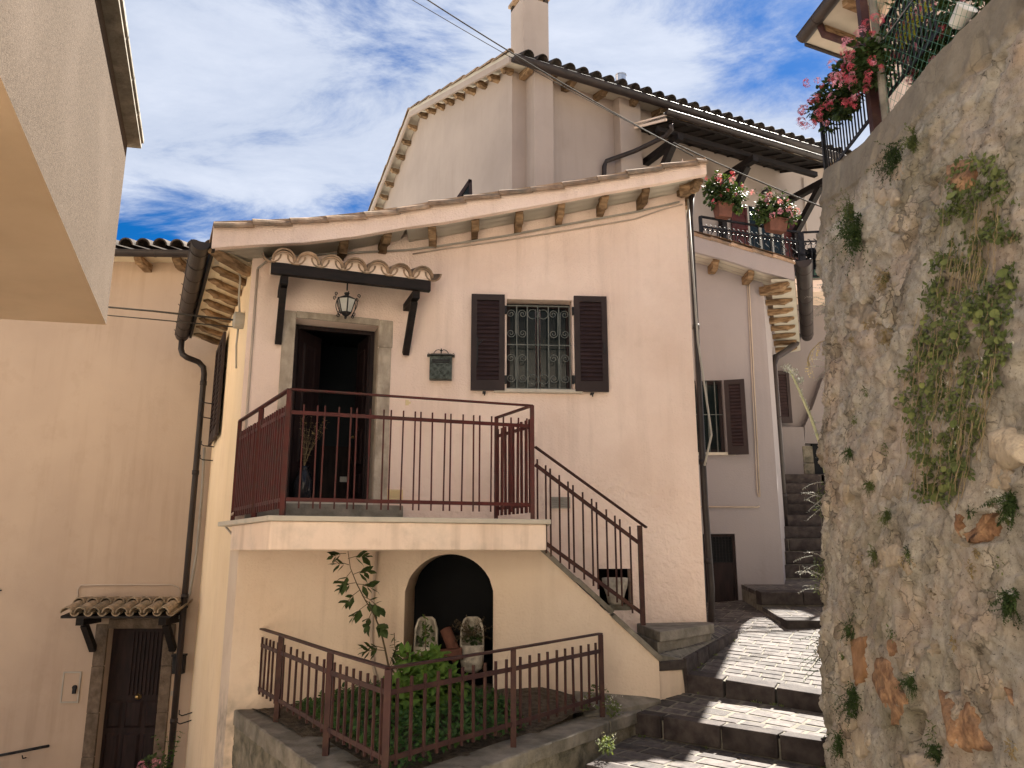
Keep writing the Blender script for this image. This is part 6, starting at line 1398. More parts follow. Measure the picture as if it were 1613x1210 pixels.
def clusters(parent, pts, meshes, sc_=1.0):
    for p in pts: inst('flower_cluster', random.choice(meshes), p, parent, rot=(jit(.6), jit(.6), R() * 6), scale=[sc_ * (.6 + .7 * R())] * 3)
def spray(mb, base, d, ln, nb_, ll, droop=.3, r=.004, lw=.5, kink=.12):        # twig with leaves
    p = Vector(base); d = Vector(d).normalized(); pts = [p.copy()]; st_ = ln / nb_
    for k in range(nb_):
        d = (d + Vector((jit(kink), jit(kink), jit(kink) - droop / nb_))).normalized(); p = p + d * st_; pts.append(p.copy())
        for _ in range(2):
            s_ = Vector((jit(1), jit(1), jit(1))); e = (s_ - d * s_.dot(d)).normalized(); mb.leaf(p, (0, 0, 1), e + d * .5, ll * (.6 + .6 * R()), ll * lw, .2)
    mb.tube(pts, [r * (1 - .7 * i / nb_) for i in range(nb_ + 1)], 4)

# ================================================================= plants on the rough wall
def wall_tuft(px, py, rpx, label, m=m_wallp, n_=220, ln=.035, squash=(.5, 1, 1.1), hang=.5, flowers=0, nm='wall_plant', extra=None):
    p = whit(px, py)
    if p is None: p = PY(px, py, 6.0)
    rad = rpx * p.y / FPX; t = thing(nm, label, 'plant', p, 'weeds growing on the rough wall')
    foliage(p + Vector((-rad * .1, 0, 0)), rad * .75, int(n_ * 1.6), ln * .6, m, t, squash, hang=hang, wr=.42)
    mb = MB()
    for k in range(30): spray(mb, p + Vector((-.01, jit(rad * .5), jit(rad * .5))), (-.35 + jit(.3), jit(.9), jit(.9) - .3), rad * (.8 + .8 * R()), 9, ln * .5, .9, .0018, .38, .25)
    obj('stems', mb, extra or m, t, kind='stuff')
    if flowers: clusters(t, [p + Vector((-rad * .5, jit(rad), jit(rad))) for _ in range(flowers)], [cl_pale], .6)
    return t
for k in range(34):
    x, y = 1330 + R() * 275, 260 + R() * 930
    if 1430 < x < 1590 and 300 < y < 760: continue
    if y < 170 + (1385 - x) * 1.0 + 120 or whit(x, y) is None: continue
    p_ = whit(x, y); r_ = .02 + .03 * R(); m_ = random.choice((m_wallp, m_dry, m_wallp, m_greend)); o_ = foliage(p_ + Vector((-.01, 0, 0)), r_, 40, .02, m_, rw, (.4, 1, 1.2), nm='small_weeds', hang=.5, wr=.35)
wall_tuft(1412, 235, 34, 'dark green tuft high on the rough wall below its top edge', m_greend, 380, .035)
wall_tuft(1440, 205, 20, 'small blue-green tuft beside the highest tuft on the rough wall', m_wallp, 160, .03)
wall_tuft(1350, 350, 44, 'largest dark green bush on the left part of the rough wall', m_greend, 700, .04, (.5, 1, 1.2))
wall_tuft(1342, 330, 30, 'pale green ragged plant overlapping the top of the largest wall bush', m_wallp, 260, .035)
wall_tuft(1401, 430, 18, 'sparse dry tuft in the middle of the upper rough wall', m_wallp, 110, .03, extra=m_dry)
wall_tuft(1402, 520, 16, 'little dry brown tuft below the sparse one on the rough wall', m_dry, 90, .03, extra=m_dry)
wall_tuft(1343, 712, 12, 'tiny dark green cushion left of the wall middle', m_greend, 110, .02)
wall_tuft(1376, 762, 11, 'tiny dull green cushion below and right of the other small cushion', m_wallp, 90, .02)
wall_tuft(1402, 808, 12, 'tiny blue-green cushion above the central crack', m_wallp, 90, .02)
wall_tuft(1345, 985, 20, 'small green tuft above the rust coloured brick in the wall', m_greend, 200, .025)
wall_tuft(1348, 1100, 28, 'dark trailing tuft low on the left edge of the wall', m_greend, 380, .03, (.5, 1, 1.4))
wall_tuft(1325, 1165, 18, 'small dark tuft at the very foot of the wall beside the steps', m_greend, 170, .03)
wall_tuft(1440, 1070, 17, 'little green tuft with a white flower between the two orange stones', m_greend, 170, .022, flowers=1)
wall_tuft(1480, 1180, 18, 'little green tuft under the big orange stone', m_greend, 170, .025)
wall_tuft(1594, 945, 24, 'green tuft with white flowers at the right edge of the photo low on the wall', m_greend, 260, .03, flowers=3)
wall_tuft(1592, 790, 26, 'green tuft at the right edge beneath the pale knobbly stone', m_greend, 300, .03, flowers=3)
wall_tuft(1380, 870, 11, 'faint green tuft beside the left end of the wall', m_wallp, 70, .02)
for (x, y, r, lab, m_, sq) in ((1303, 480, 22, 'silvery curled weed hanging at the wall silhouette near the gutter', m_silver, 1.6), (1308, 590, 20, 'pale silvery weed on the wall silhouette below the hanging one', m_silver, 1.6), (1296, 785, 26, 'reddish green weed bulging from the wall silhouette by the alley stairs', m_wallp, 1.3), (1287, 905, 28, 'olive weed with pale tips on the wall silhouette above the steps', m_wallp, 1.3), (1292, 1030, 26, 'spiky dark weed on the wall silhouette over the sunlit paving', m_greend, 1.3), (1310, 690, 20, 'grey green lichen-like weed where the tall flower stalk is rooted', m_silver, 1.6)):
    p = PY(x + 5, y, 5.95); t = thing('wall_plant', lab, 'plant', p, 'weeds growing on the rough wall')
    rad = r * 6.15 / FPX; foliage(p, rad * .85, 330, .022, m_, t, (.8, .7, sq), wr=.32); mb = MB()
    for k in range(8): spray(mb, p + Vector((-.02, jit(.08), jit(rad))), (-1, jit(.5), jit(.7) + .1), rad * (.9 + .6 * R()), 8, .016, .5, .0025, .35)
    obj('sprigs', mb, m_silver if m_ is not m_greend else m_greend, t, kind='stuff')
p = [PY(x, y, 6.1) for x, y in ((1300, 745), (1292, 700), (1278, 660), (1263, 625), (1252, 600), (1244, 583))]
t = thing('tall_flower_stalk', 'tall pale green flower stalk leaning left from the wall over the alley', 'plant', p[0]); obj('stalk', MB().tube(p, [.014, .013, .012, .010, .009, .006], 6), m_stalk, t, smooth=True); mb = MB()
for a, b in zip(p, p[1:]):
    for k in range(14): mb.leaf(a.lerp(b, k / 14), (0, -1, 0), (jit(.8), jit(.3), .9), .04, .014, .1)
for q in (p[-1], p[-1] + Vector((.04, 0, -.02)), p[-2] + Vector((.05, 0, 0)), p[-1] + Vector((-.03, 0, .01))):
    for k in range(26): mb.leaf(q + Vector((jit(.02), jit(.02), jit(.03))), (jit(1), -1, jit(1)), (jit(1), jit(1), jit(1) + .4), .024, .012, .1)
obj('leaves', mb, m_silver, t, kind='stuff')
p = [PY(x, y, 6.1) for x, y in ((1303, 535), (1290, 540), (1278, 552), (1272, 566), (1276, 574))]; t = thing('dried_trailing_stem', 'dry brown trailing stem arching left from the wall silhouette', 'plant', p[0]); mb = MB(); mb.tube(p, .004, 5)
for a, b in zip(p, p[1:]):
    for k in range(4): spray(mb, a.lerp(b, k / 4), (jit(.5), jit(.3), -1), .12, 5, .014, .3, .0015, .5)
obj('stem', mb, m_dry, t, kind='stuff')
# trailing round-leaved plant: big leaves one by one
iv = thing('trailing_plant', 'big patch of trailing yellow-green round-leaved plant down the rough wall', 'plant', whit(1510, 600))
def roundleaf(r):
    mb = MB(); n_ = 9; mb.v.append((0, 0, -.1 * r)); mb.v += [(cos(a) * r * (1 + .06 * sin(3 * a)), sin(a) * r, .10 * r * cos(2 * a)) for a in [2 * pi * k / n_ + .3 for k in range(n_)]]
    mb.f += [(0, 1 + k, 1 + (k + 1) % n_) for k in range(n_)]; return mb
rl = [mesh_of('round_leaf', roundleaf(.017 + .004 * k), m_ivy) for k in range(3)]
def in_patch(x, y):
    y += 14 * noise.noise(Vector((x / 17, 3, 1))); x += 22 * noise.noise(Vector((y / 22, 1, 5)))
    if y < 440: return 1470 + (440 - y) * .15 < x < 1612
    if y < 560: return 1460 - (y - 440) * .15 < x < 1606 - (y - 440) * .1
    if y < 700: return 1432 < x < 1590 - (y - 560) * .35
    if y < 790: return 1455 < x < 1545 - (y - 700) * .4
    return False
cnt_ = 0; mbk = MB(); mst = MB(); tries = 0
while cnt_ < 300 and tries < 9000:
    tries += 1; y = 240 + R() * 560; x = 1420 + R() * 190
    if not in_patch(x, y): continue
    if noise.noise(Vector((x / 30, y / 38, 3))) < -.12 + (.28 if y < 430 else 0): continue
    p = whit(x, y)
    if p is None: continue
    q = p + Vector((-.015 - .04 * R(), jit(.01), 0)); nn = Vector((-1 + jit(.4), -.35 + jit(.6), .35 + jit(.6))).normalized()
    inst('leaf', random.choice(rl), q, iv, rot=nn.to_track_quat('Z', 'Y').to_euler(), scale=[.45 + .6 * R() ** 1.5] * 3); cnt_ += 1
for _ in range(8500):
    y = 240 + R() * 560; x = 1420 + R() * 190
    if not in_patch(x, y) or noise.noise(Vector((x / 30, y / 38, 3))) < -.28 + (.25 if y < 430 else 0): continue
    p = whit(x, y)
    if p: mbk.leaf(p + Vector((-.008 - .02 * R(), 0, 0)), (-1, jit(.8), jit(.8)), (jit(.4) - .3, jit(1), jit(1) - .4), .03, .016, .2)
for _ in range(150):
    x, y = 1435 + R() * 150, 300 + R() * 420
    if not in_patch(x, y): continue
    p = whit(x, y)
    if p:
        pts = [p + Vector((-.02 - .012 * k, jit(.02), -.05 * k)) for k in range(6)]; mst.tube(pts, .0018, 4)
obj('undergrowth', mbk, m_wallp, iv, kind='stuff'); obj('stems', mst, m_dry, iv, kind='stuff')
for (x, y) in ((1563, 563), (1560, 588), (1478, 680), (1524, 672), (1518, 696), (1512, 600), (1575, 773), (1610, 538)):
    p = whit(x, y)
    if p: inst('flower_cluster', cl_pale, p + Vector((-.05, 0, 0)), iv, rot=(0, -1.2, R()), scale=[.8] * 3)
# ================================================================= on top of the wall: railing, geraniums, mesh, house
FTR = Fr((2.76, 6.35), (2.66, 3.0))
tr = thing('wall_top_railing', 'dark iron railing on top of the rough wall under the geraniums', 'railing', (2.75, 5.5, 3.2))
zr = 3.22; ztp = 3.78; ra = FTR.P(FTR.px(1301, 262)[0], zr); rb = FTR.P(FTR.px(1484, 70)[0], zr)
obj('bottom_rail', MB().bar(ra, rb, .012, .03), m_iron, tr); obj('top_rail', MB().bar(ra + Vector((0, 0, .55)), rb + Vector((0, 0, .55)), .04, .012), m_iron, tr); obj('lower_rail', MB().bar(ra + Vector((0, 0, .42)), rb + Vector((0, 0, .42)), .012, .02), m_iron, tr)
bme = bar_mesh(.55, .010, m_iron)
nbr = 34
for k in range(nbr): inst('bar', bme, ra.lerp(rb, (k + .3) / nbr), tr)
for k in (0, .52): c = ra.lerp(rb, k); obj('post', MB().box(c.x - .015, c.x + .015, c.y - .015, c.y + .015, c.z - .1, c.z + .56), m_iron, tr)
c = FTR.W(1378, 190, .06); tag(obj('brown_post', MB().box(c.x - .03, c.x + .03, c.y - .03, c.y + .03, 3.0, 4.3), m_raild), 'reddish brown post next to the grey mesh post on the wall', 'post')
ga_ = whit(1372, 215); 
mp_ = thing('mesh_fence', 'green wire mesh fence on a grey post crossing the sky above the wall', 'fence', FTR.W(1395, 185, .05))
c = FTR.W(1395, 180, .08); obj('post', MB().tube([(c.x, c.y, 2.85), (c.x, c.y, 5.6)], .028, 8), m_conc, mp_)
mb = MB(); d = Vector((0, -1, 0)); W2, H2 = 1.9, 1.6; st_ = .085
k = -H2
while k < W2:
    for sg in (1, -1):
        a0_ = max(0, k) if sg > 0 else max(0, k); y0, y1 = max(0, k), min(W2, k + H2)
        if y1 > y0:
            z0, z1 = (y0 - k, y1 - k) if sg > 0 else (H2 - (y0 - k), H2 - (y1 - k)); mb.bar(c + Vector((-.0, -y0, 3.0 - c.z + z0)), c + Vector((0, -y1, 3.0 - c.z + z1)), .0018, .0018)
    k += st_
obj('mesh', mb, m_green_mesh, mp_, kind='stuff')
mb = MB()
for hh in (.55, 1.1, 1.6): mb.tube([c + Vector((-.004, 0, 3.0 - c.z + hh)), c + Vector((-.004, -1.9, 3.0 - c.z + hh - .03))], .0035, 5)
obj('tension_wire', mb, m_steel, mp_)
gt = thing('geranium_bush', 'large coral and pink geranium bush spilling over the railing on the wall', 'plant', FTR.W(1340, 140, .1))
blobs_ = [(1296, 178, .17), (1312, 150, .19), (1335, 150, .2), (1345, 115, .21), (1368, 120, .2), (1372, 85, .2)]
for (x, y, r) in blobs_: foliage(FTR.W(x, y, .12), r, 460, .05, m_greend, gt, (.8, 1, .8), wr=.8, hang=.1)
pp = []
for _ in range(62):
    x, y, r = random.choice(blobs_); c2 = FTR.W(x, y, .16); d = Vector((-abs(random.gauss(.2, .7)), random.gauss(0, .8), random.gauss(.05, .7))).normalized(); pp.append(c2 + d * r * (.95 + .35 * R()))
clusters(gt, pp, [cl_red, cl_red, cl_pink], .72)
g2_ = thing('geranium_bush', 'coral geraniums behind the wire mesh right of the grey post', 'plant', FTR.W(1430, 70, -.4))
blobs_ = [(1420, 60, .22), (1448, 40, .25), (1445, 85, .2), (1475, 60, .25), (1490, 20, .28), (1520, 15, .28), (1470, 100, .18)]
for (x, y, r) in blobs_: foliage(FTR.W(x, y, -.35), r, 330, .055, m_greend, g2_, (.8, 1, .8), wr=.6)
pp = []
for _ in range(60):
    x, y, r = random.choice(blobs_); c2 = FTR.W(x, y, -.3); pp.append(c2 + Vector((-abs(random.gauss(.3, .5)), random.gauss(0, .8), random.gauss(0, .7))).normalized() * r)
clusters(g2_, pp, [cl_red, cl_pink], .62)
yt = thing('yellow_leaved_plant', 'spray of yellow leaves behind the wire mesh at the top right', 'plant', FTR.W(1430, 30, -.15)); mb = MB()
for (x, y) in ((1445, 20), (1432, 40), (1455, 12), (1425, 30), (1440, 4)):
    for k in range(4): spray(mb, FTR.W(x, y, -.1), (-.2, jit(1), -.6), .14, 6, .035, .5, .002, .5)
obj('leaves', mb, m_yellowl, yt, kind='stuff')
q = FTR.W(1508, 38, -.1); t = thing('white_plastic_pot', 'white pot or tub tipped over behind the wire mesh at the top right', 'pot', q); obj('tub', MB().lathe([(.04, 0), (.045, .01), (.065, .12), (.07, .125), (.06, .12)], q + Vector((-.02, 0, -.02)), 16, axis=(.2, -.8, .45)), m_white, t, smooth=True)
# house on the terrace above
oh = thing('terrace_top_house', 'pale house corner with deep brown eaves at the top right above the geraniums', 'house', (5, 8.5, 2.9))
EZ = 6.6; a = PH(1270, 67, EZ); b = PH(1332, 89, EZ); c = PH(1322, 1, EZ); db = Vector((b.x - a.x, b.y - a.y, 0)).normalized(); dc = Vector((c.x - a.x, c.y - a.y, 0)).normalized()
B2, C2 = a + db * 7, a + dc * 6
obj('eave_soffit', MB().add([a, B2, B2 + dc * 6, C2], [(0, 1, 2, 3)]), m_soffg, oh)
wq = a + db * .62 + dc * .55; obj('left_wall', MB().add([(wq.x, wq.y, 2.8), (wq.x + dc.x * 6, wq.y + dc.y * 6, 2.8), (wq.x + dc.x * 6, wq.y + dc.y * 6, EZ - .003), (wq.x, wq.y, EZ - .003)], [(0, 1, 2, 3)]), m_ledge, oh)
obj('back_wall', MB().add([(wq.x, wq.y, 2.8), (wq.x + db.x * 6, wq.y + db.y * 6, 2.8), (wq.x + db.x * 6, wq.y + db.y * 6, EZ - .003), (wq.x, wq.y, EZ - .003)], [(0, 1, 2, 3)]), m_ledge, oh)
for k in range(6): p = a + dc * (.35 + .5 * k) - Vector((0, 0, .05)); obj('rafter', MB().bar(p + db * .05, p + db * .62, .08, .09), m_rafter, oh)
obj('roof', MB().add([a + Vector((0, 0, .12)), B2 + Vector((0, 0, .12)), B2 + dc * 6 + Vector((0, 0, 1.2)), C2 + Vector((0, 0, .5))], [(0, 1, 2, 3)]), m_tiled, oh)
gutter('roof_gutter', 'brown gutter along the left eave of the house at the top right', a - db * .06 + Vector((0, 0, .06)), C2 - db * .06 + Vector((0, 0, .06)), .09, m_gutter, brk=8)
obj('fascia', MB().bar(a - dc * .02 + Vector((0, 0, .03)), B2 - dc * .02 + Vector((0, 0, .03)), .04, .12), m_gutter, oh)
p = a + dc * .35; pipe('downpipe', 'reddish swan-necked downpipe under the eaves at the top right', [p + Vector((0, 0, .0)), p + db * .05 + Vector((0, 0, -.12)), wq + dc * .25 - db * .12 + Vector((0, 0, -.55)), wq + dc * .25 - db * .06 + Vector((0, 0, -.7)), Vector((wq.x + dc.x * .25 - db.x * .06, wq.y + dc.y * .25, 3.0))], .045, m_raild)
# ================================================================= overhead cables
def wire(label, pts, r, m): return cable(label, pts, r, m, cat='cable', name='overhead_cable')
def bez(a, b, sag, n_=24): return [a.lerp(b, k / n_) - Vector((0, 0, sag * 4 * (k / n_) * (1 - k / n_))) for k in range(n_ + 1)]
pw_ = PY(1092, 246, 13.2)
wire('thick twisted overhead cable crossing the chimney house', bez(PY(640, -22, 12.6), pw_, .10), .013, m_wire)
wire('thin overhead cable left of the thick one', bez(PY(600, -30, 12.5), PY(1086, 242, 13.1), .08), .007, m_wire)
wire('cable continuing from the roof corner past the wall lamp to the right', bez(PY(1060, 225, 12.9), PY(1345, 345, 13.6), .05), .014, m_wire)
# ================================================================= terrace flowers and pots
def flower_box(px, py, wpx, lab, cols):
    FRr = Fr((R0.x, R0.y), (R1.x, R1.y)); s_, h_ = FRr.px(px, py, .12); w_ = wpx * 15 / FPX; t = thing('flower_box', lab, 'flower box', FRr.P(s_, h_, .12))
    obj('box', MB().hexa([FRr.P(s_ - w_ * .43, h_ - .13, .03), FRr.P(s_ + w_ * .43, h_ - .13, .03), FRr.P(s_ + w_ * .43, h_ - .13, .19), FRr.P(s_ - w_ * .43, h_ - .13, .19), FRr.P(s_ - w_ / 2, h_ + .12, .0), FRr.P(s_ + w_ / 2, h_ + .12, .0), FRr.P(s_ + w_ / 2, h_ + .12, .23), FRr.P(s_ - w_ / 2, h_ + .12, .23)]), m_terra, t, bevel=.01)
    obj('rim', MB().fbox(FRr, s_ - w_ / 2 - .015, s_ + w_ / 2 + .015, h_ + .105, h_ + .14, -.015, .245), m_terra, t)
    pl = thing('flowering_plant', lab.replace('terracotta box', 'flowers').replace('holding', 'with'), 'plant', FRr.P(s_, h_ + .15, .12)); pl['label'] = cols[1]
    pts = []
    for k in range(5):
        c2 = FRr.P(s_ + (k - 2) * w_ * .33, h_ + .30 + jit(.06), .14); foliage(c2, .30, 260, .09, m_greend, pl, (1, .8, .9), wr=.7, hang=.1)
        for _ in range(3): pts.append(c2 + Vector((jit(.33), -.1 - .2 * R(), jit(.26) + .06)))
    mb = MB()
    for k in range(9): spray(mb, FRr.P(s_ + jit(w_ * .5), h_ + .35, .1), (jit(.5), jit(.3), 1), .45, 6, .09, .1, .005, .45)
    obj('sprigs', mb, m_greend, pl, kind='stuff')
    clusters(pl, pts, cols[0], 1.25)
flower_box(1139, 333, 26, 'left terracotta box on the terrace rail holding red flowers', ([cl_red, cl_red, cl_pink], 'red and pink flowers in the left terrace box'))
flower_box(1222, 356, 36, 'right terracotta box on the terrace rail holding pink flowers', ([cl_pink], 'pale pink flowers in the right terrace box by the wall lamp'))
q = PY(1284, 440, 14.75); q.z = TF + .04; t = thing('green_flower_pot', 'round green pot with dark broad leaves behind the right terrace railing', 'flower pot', q); obj('pot', MB().lathe([(.16, 0), (.20, .06), (.22, .20), (.24, .21), (.20, .19)], q, 18), mat('green_glaze', (.06, .14, .11), (.09, .18, .14), .4), t, smooth=True); foliage(q + Vector((0, 0, .42)), .27, 60, .28, m_black, t, (1, 1, .8), wr=.8)
t = thing('green_plant', 'bright green foliage beside the green pot at the terrace end', 'plant', q + Vector((.45, 0, 0))); foliage(q + Vector((.45, -.05, .25)), .26, 260, .07, m_green, t, (1, 1, 1.1))
# ================================================================= garden plants
gc = thing('ground_cover', 'dense dark green ground cover filling the fenced garden bed', 'plant', (-.8, 6.2, -1.35), kind='stuff'); mb = MB(); cnt_ = 0
while cnt_ < 4600:
    x, y = -2.0 + R() * 3.1, 5.0 + R() * 2.5; px_v = 806.5 + FPX * x / (y * .977 - .28); p2 = Vector((x, y))
    dsp = noise.noise(Vector((x * 2.2, y * 2.2, 5))) * .25
    lx = (x + .92) / 1.08; ly = (y - 6.35) / 1.12
    if lx * lx + ly * ly > 1 + dsp: continue
    if (p2 - Vector(K1[:2])).dot(-nL) < .10 or (p2 - Vector(K1[:2])).dot(-nR) < .12: continue
    hgt = .17 * max(0, 1 - (lx * lx + ly * ly)) ** .5 + .04; z = hbed(p2) + hgt * (.55 + .5 * R()) + .05 * noise.noise(Vector((x * 6, y * 6, 0)))
    mb.leaf((x, y, z), (jit(.5), jit(.5), 1), (jit(1), jit(1), jit(.6)), .035 + .03 * R(), .028, .25); cnt_ += 1
obj('leaves', mb, m_green, gc, kind='stuff')
lb_ = thing('lemon_green_bush', 'light green leafy bush in the middle of the fenced bed before the arch', 'plant', (-.9, 6.7, -1.3))
for (x, y, z, r) in ((655, 1050, 6.75, .22), (690, 1042, 6.8, .2), (668, 1078, 6.6, .24), (635, 1088, 6.6, .2), (655, 1110, 6.5, .2), (700, 1075, 6.7, .18)): foliage(PY(x, y, z), r, 170, .085, m_greenl, lb_, (1, 1, .7), wr=.55, hang=.2)
rs = thing('climbing_rose', 'tall thin climbing rose with dark leaves reaching up to the balcony slab', 'plant', PY(614, 1060, 6.95)); sp_ = [PY(x, y, 7.05) for x, y in ((640, 1080), (612, 1050), (606, 1020), (600, 995), (590, 970), (575, 945), (562, 920), (552, 895), (548, 868))]
obj('stem', MB().tube(sp_, [.010, .010, .009, .008, .007, .006, .005, .004, .003], 6), m_stem, rs, smooth=True)
bl = [mesh_of('leaf', MB().leaf((0, 0, 0), (0, 0, 1), (1, 0, 0), s_, s_ * .68, .25), m_greend) for s_ in (.075, .095, .12)]
br_l = [((545, 872), (526, 876)), ((548, 880), (575, 876)), ((553, 900), (540, 920)), ((556, 905), (578, 900)), ((560, 918), (538, 925)), ((566, 930), (545, 950)), ((570, 938), (595, 955)), ((578, 952), (556, 972)), ((585, 965), (578, 985)), ((575, 945), (588, 958)), ((592, 978), (600, 990)), ((608, 1022), (578, 1018)), ((608, 1025), (576, 1026)), ((613, 1050), (625, 1020)), ((614, 1052), (634, 1030)), ((550, 890), (532, 888)), ((562, 920), (582, 925))]
tw = MB()
for (a, b) in br_l:
    A_, B_ = PY(*a, 7.05), PY(*b, 7.0 + jit(.08)); tw.tube([A_, A_.lerp(B_, .5) + Vector((0, 0, .01)), B_], .003, 4); d = (B_ - A_).normalized()
    for k, (u_, side) in enumerate(((.45, 1), (.45, -1), (.8, 1), (.8, -1), (1, 0))):
        q = A_.lerp(B_, u_); dd = (d + Vector((0, jit(.3), 1)) * side * .8 + Vector((jit(.2), jit(.2), jit(.2) - .15))).normalized()
        o_ = inst('leaf', random.choice(bl), q, rs); o_.rotation_euler = (Matrix.Rotation(jit(.9), 3, dd) @ dd.to_track_quat('X', 'Z').to_matrix()).to_euler()
obj('twigs', tw, m_stem, rs, kind='stuff')
for (pts, lab) in ((((632, 1062), (626, 1040), (622, 1018), (621, 997)), 'short thin shoot with small leaves right of the climbing rose'), (((672, 1050), (670, 1020), (671, 995), (669, 968)), 'upright pale sprig in front of the left stone pot')):
    P_ = [PY(x, y, 6.95) for x, y in pts]; t = thing('garden_shoot', lab, 'plant', P_[0]); obj('stem', MB().tube(P_, .004, 5), m_stem, t); mb = MB()
    for a, b in zip(P_, P_[1:]):
        for k in range(7): mb.leaf(a.lerp(b, k / 7), (0, 0, 1), (jit(1), jit(.6), jit(.6)), .055, .03, .2)
    obj('leaves', mb, m_greenl if 'sprig' in lab else m_greend, t, kind='stuff')
def stonepot(px, py, hpx, lab):
    s_, h_ = FU.px(px, py, -.12); H = hpx * 7.5 / FPX * 1.02; r = .125; c = FU.P(s_, h_ - H, -.12); t = thing('stone_pot', lab, 'planter', c, 'stone pots in the arch')
    prof = [(.45, 0), (.8, .06), (.98, .22), (1, .5), (.95, .8), (.72, .96), (.5, 1.0)]; mb = MB(); n_ = 22
    for (q, z) in prof:
        for j in range(n_): a = 2 * pi * j / n_; mb.v.append((c.x + r * q * cos(a) * .92, c.y + r * q * sin(a), c.z + z * H))
    for i in range(len(prof) - 1):
        for j in range(n_):
            a = 2 * pi * (j + .5) / n_
            if i >= 3 and sin(a) < -.25 and abs(cos(a)) < .97: continue
            j2 = (j + 1) % n_; mb.f.append((i * n_ + j, i * n_ + j2, (i + 1) * n_ + j2, (i + 1) * n_ + j))
    mb.f.append(tuple(reversed(range(n_)))); o_ = obj('pot', mb, m_plaster_w, t, smooth=True); sm = o_.modifiers.new('thick', 'SOLIDIFY'); sm.thickness = .018; sm.offset = -1
    foliage(c + Vector((0, -.0, H * .62)), r * .75, 60, .05, m_greend, t, nm='plant')
    return c
ca = stonepot(672, 972, 82, 'left hollow white stone pot standing in the arch'); cb_ = stonepot(744, 972, 78, 'right hollow white stone pot with dry growth in the arch')
t = thing('dry_potted_plant', 'withered dark shrub growing out of the right stone pot', 'plant', cb_ + Vector((0, 0, .35))); mb = MB()
for k in range(22): spray(mb, cb_ + Vector((0, -.04, .33)), (jit(1), -.4 + jit(.5), .5 + jit(.6)), .2, 6, .03, .2, .003, .4)
obj('twigs', mb, m_stem, t, kind='stuff')
q = FU.W(712, 1020, -.08); t = thing('clay_gutter_tile', 'curved terracotta tile leaning between the two stone pots', 'tile', q); obj('tile', MB().tile(FU.W(722, 1042, -.02), FU.W(702, 992, -.15), .055, up=(.3, -1, .2), n=8), m_terra, t)
q = FU.W(700, 1028, .02); t = thing('clay_trough', 'flat terracotta trough lying in front of the arch', 'trough', q); obj('trough', MB().bar(FU.W(664, 1032, .04), FU.W(728, 1026, .04), .14, .06), m_terra, t, bevel=.01)
# small plants on the ledge
for (x, y, d_, r, n_, lab) in ((948, 1108, 7.0, .12, 160, 'pale green weed with white flowers at the foot of the last fence post'), (968, 1120, 6.95, .08, 90, 'low pale weed just right of the last fence post'), (955, 1178, 6.35, .09, 110, 'small white-flowered weed in the corner of the lowest step'), (925, 1115, 6.9, .07, 60, 'tiny weed left of the last fence post')):
    p = PY(x, y, d_); t = thing('ledge_weed', lab, 'plant', p, 'weeds along the garden ledge'); foliage(p + Vector((0, 0, .03)), r, n_, .028, m_wallp, t, (1, 1, .9)); clusters(t, [p + Vector((jit(r), jit(r), .03 + R() * r)) for _ in range(9)], [cl_pale], .7)
q = PY(244, 1208, 10.2); t = thing('potted_geranium', 'little pink potted flower at the foot of the lane door', 'plant', q - Vector((0, 0, .2))); foliage(q, .14, 120, .06, m_greend, t); clusters(t, [q + Vector((jit(.14), -.1, jit(.1) + .05)) for _ in range(5)], [cl_pink], .8)
t = thing('lane_pot_plant', 'thin green sprig beside the downpipe at the bottom left', 'plant', PY(266, 1200, 10.3)); mb = MB()
for k in range(5): spray(mb, PY(264, 1215, 10.3), (jit(.4), 0, 1), .45, 8, .05, .1, .003, .5)
obj('leaves', mb, m_green, t, kind='stuff')
# vase by the door
c = FD.P(door_s0 + .17, 0, -.05) ; c.z = FL + .003
c = FD.P(door_s0 + .19, door_bot, -.16); vz = thing('dark_glazed_vase', 'dark glossy vase with dried stems just inside the open door', 'vase', c); obj('vase', MB().lathe([(.07, 0), (.10, .04), (.11, .18), (.07, .30), (.045, .34), (.06, .37), (.05, .36)], c, 18), mat('black_glaze', (.01, .01, .012), (.02, .02, .025), .12), vz, smooth=True); mb = MB()
for k in range(14): spray(mb, c + Vector((0, 0, .36)), (jit(.35), jit(.35), 1), .55, 8, .03, .05, .002, .4)
obj('dried_stems', mb, m_dry, vz, kind='stuff')
# ================================================================= paving stones as parts of their ground
byp = {}
for s_ in STONES: byp.setdefault(s_[3].name, []).append(s_)
for pn, lst in byp.items():
    lst.sort(key=lambda s_: -s_[5] / max(s_[4].y, 1) ** 2); rest = MB()
    for i, (nm, mb, m, par, c, ar) in enumerate(lst):
        if i < 300: obj(nm, mb, m, par)
        else: rest.add(mb.v, mb.f)
    if rest.v: obj('paving_stones', rest, m_pave, lst[0][3], kind='stuff')

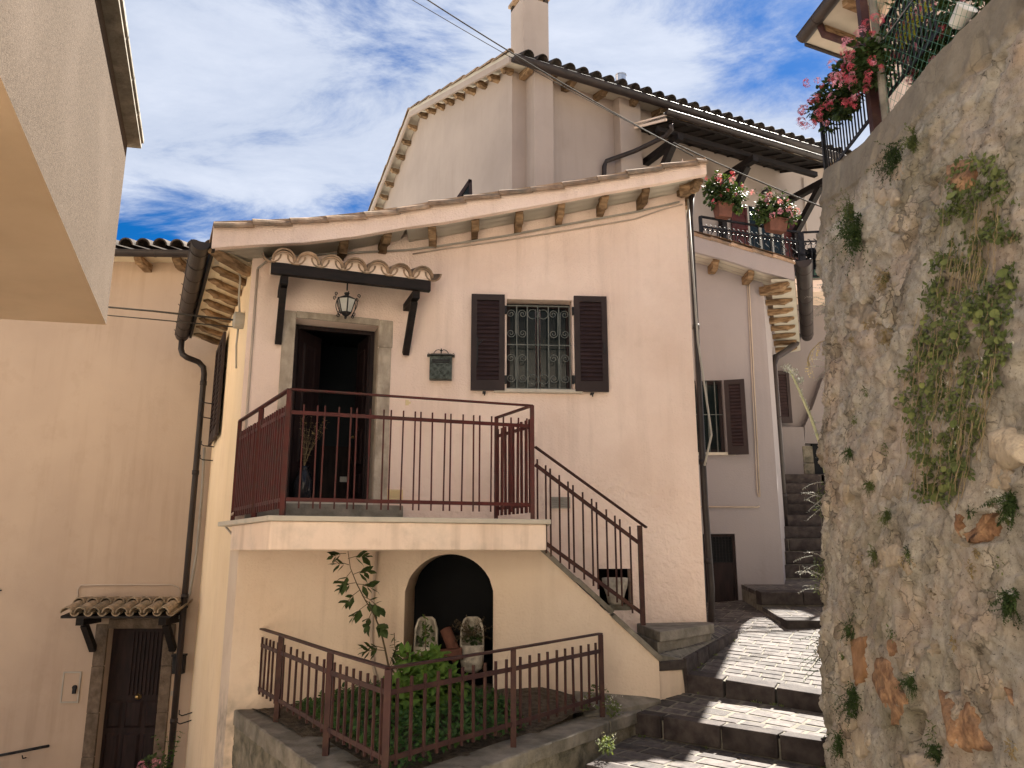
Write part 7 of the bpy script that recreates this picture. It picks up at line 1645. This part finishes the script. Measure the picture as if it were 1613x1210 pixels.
# ================================================================= unseen house added behind the viewer to bounce sunlight
bh = thing('light_bounce_house', 'unseen pale house added behind the viewer to bounce sunlight', 'house', (-3, -8, -3.3))
FBH = Fr((9, -5.0), (-14, -3.4)); hl = []
for s_ in (3, 7, 11, 15):
    for z_2 in (-1.6, 1.6): hl.append((s_, s_ + 1.1, z_2, z_2 + 1.5))
mb = MB(); wall(mb, FBH, 0, FBH.L, -3.3, [(0, 6.4), (FBH.L, 6.4)], hl, reveal=.2); obj('wall', mb, m_bounce, bh)
for (a, b, c_, d_) in hl: w_ = obj('window', (lambda m_: (box_frame(m_, FBH, a, b, c_, d_, -.2, -.15, .06), m_)[1])(MB()), m_shutter, bh); obj('pane', MB().fbox(FBH, a + .06, b - .06, c_ + .06, d_ - .06, -.19, -.18), m_glass, w_)
obj('roof', MB().hexa([FBH.P(-.4, 6.4, .4), FBH.P(FBH.L + .4, 6.4, .4), FBH.P(FBH.L + .4, 8.2, -5), FBH.P(-.4, 8.2, -5), FBH.P(-.4, 6.5, .4), FBH.P(FBH.L + .4, 6.5, .4), FBH.P(FBH.L + .4, 8.3, -5), FBH.P(-.4, 8.3, -5)]), m_tile, bh)

# small weeds in the joints of the lane
mb = MB(); WP = []
for _ in range(26):
    t_ = R(); a_ = random.choice(((E3a, E3b, -.0), (E2a, E2b, .0), (Vector((1.62, 7.70)), Vector((2.50, 9.02)), 0), (Vector((1.38, 7.58)), Vector((.8, 7.05)), 0)))
    p_ = a_[0].lerp(a_[1], t_); z_3 = (h2(p_) if a_[0] is E3a else h1f(p_) if a_[0] is E2a else h3(p_) if a_[1].y > 9 else -1.40)
    off_ = nE3 * -.075 if a_[0] in (E3a, E2a) else Vector((.04, -.02)); c_3 = Vector((p_.x + off_.x, p_.y + off_.y, z_3 + .004))
    for k in range(random.choice((5, 8, 12))): mb.leaf(c_3 + Vector((jit(.02), jit(.02), 0)), (jit(1), jit(1), .6), (jit(1), jit(1), .8), .018 + .02 * R(), .008, .3)
obj('joint_weeds', mb, m_wallp, st2, kind='stuff')
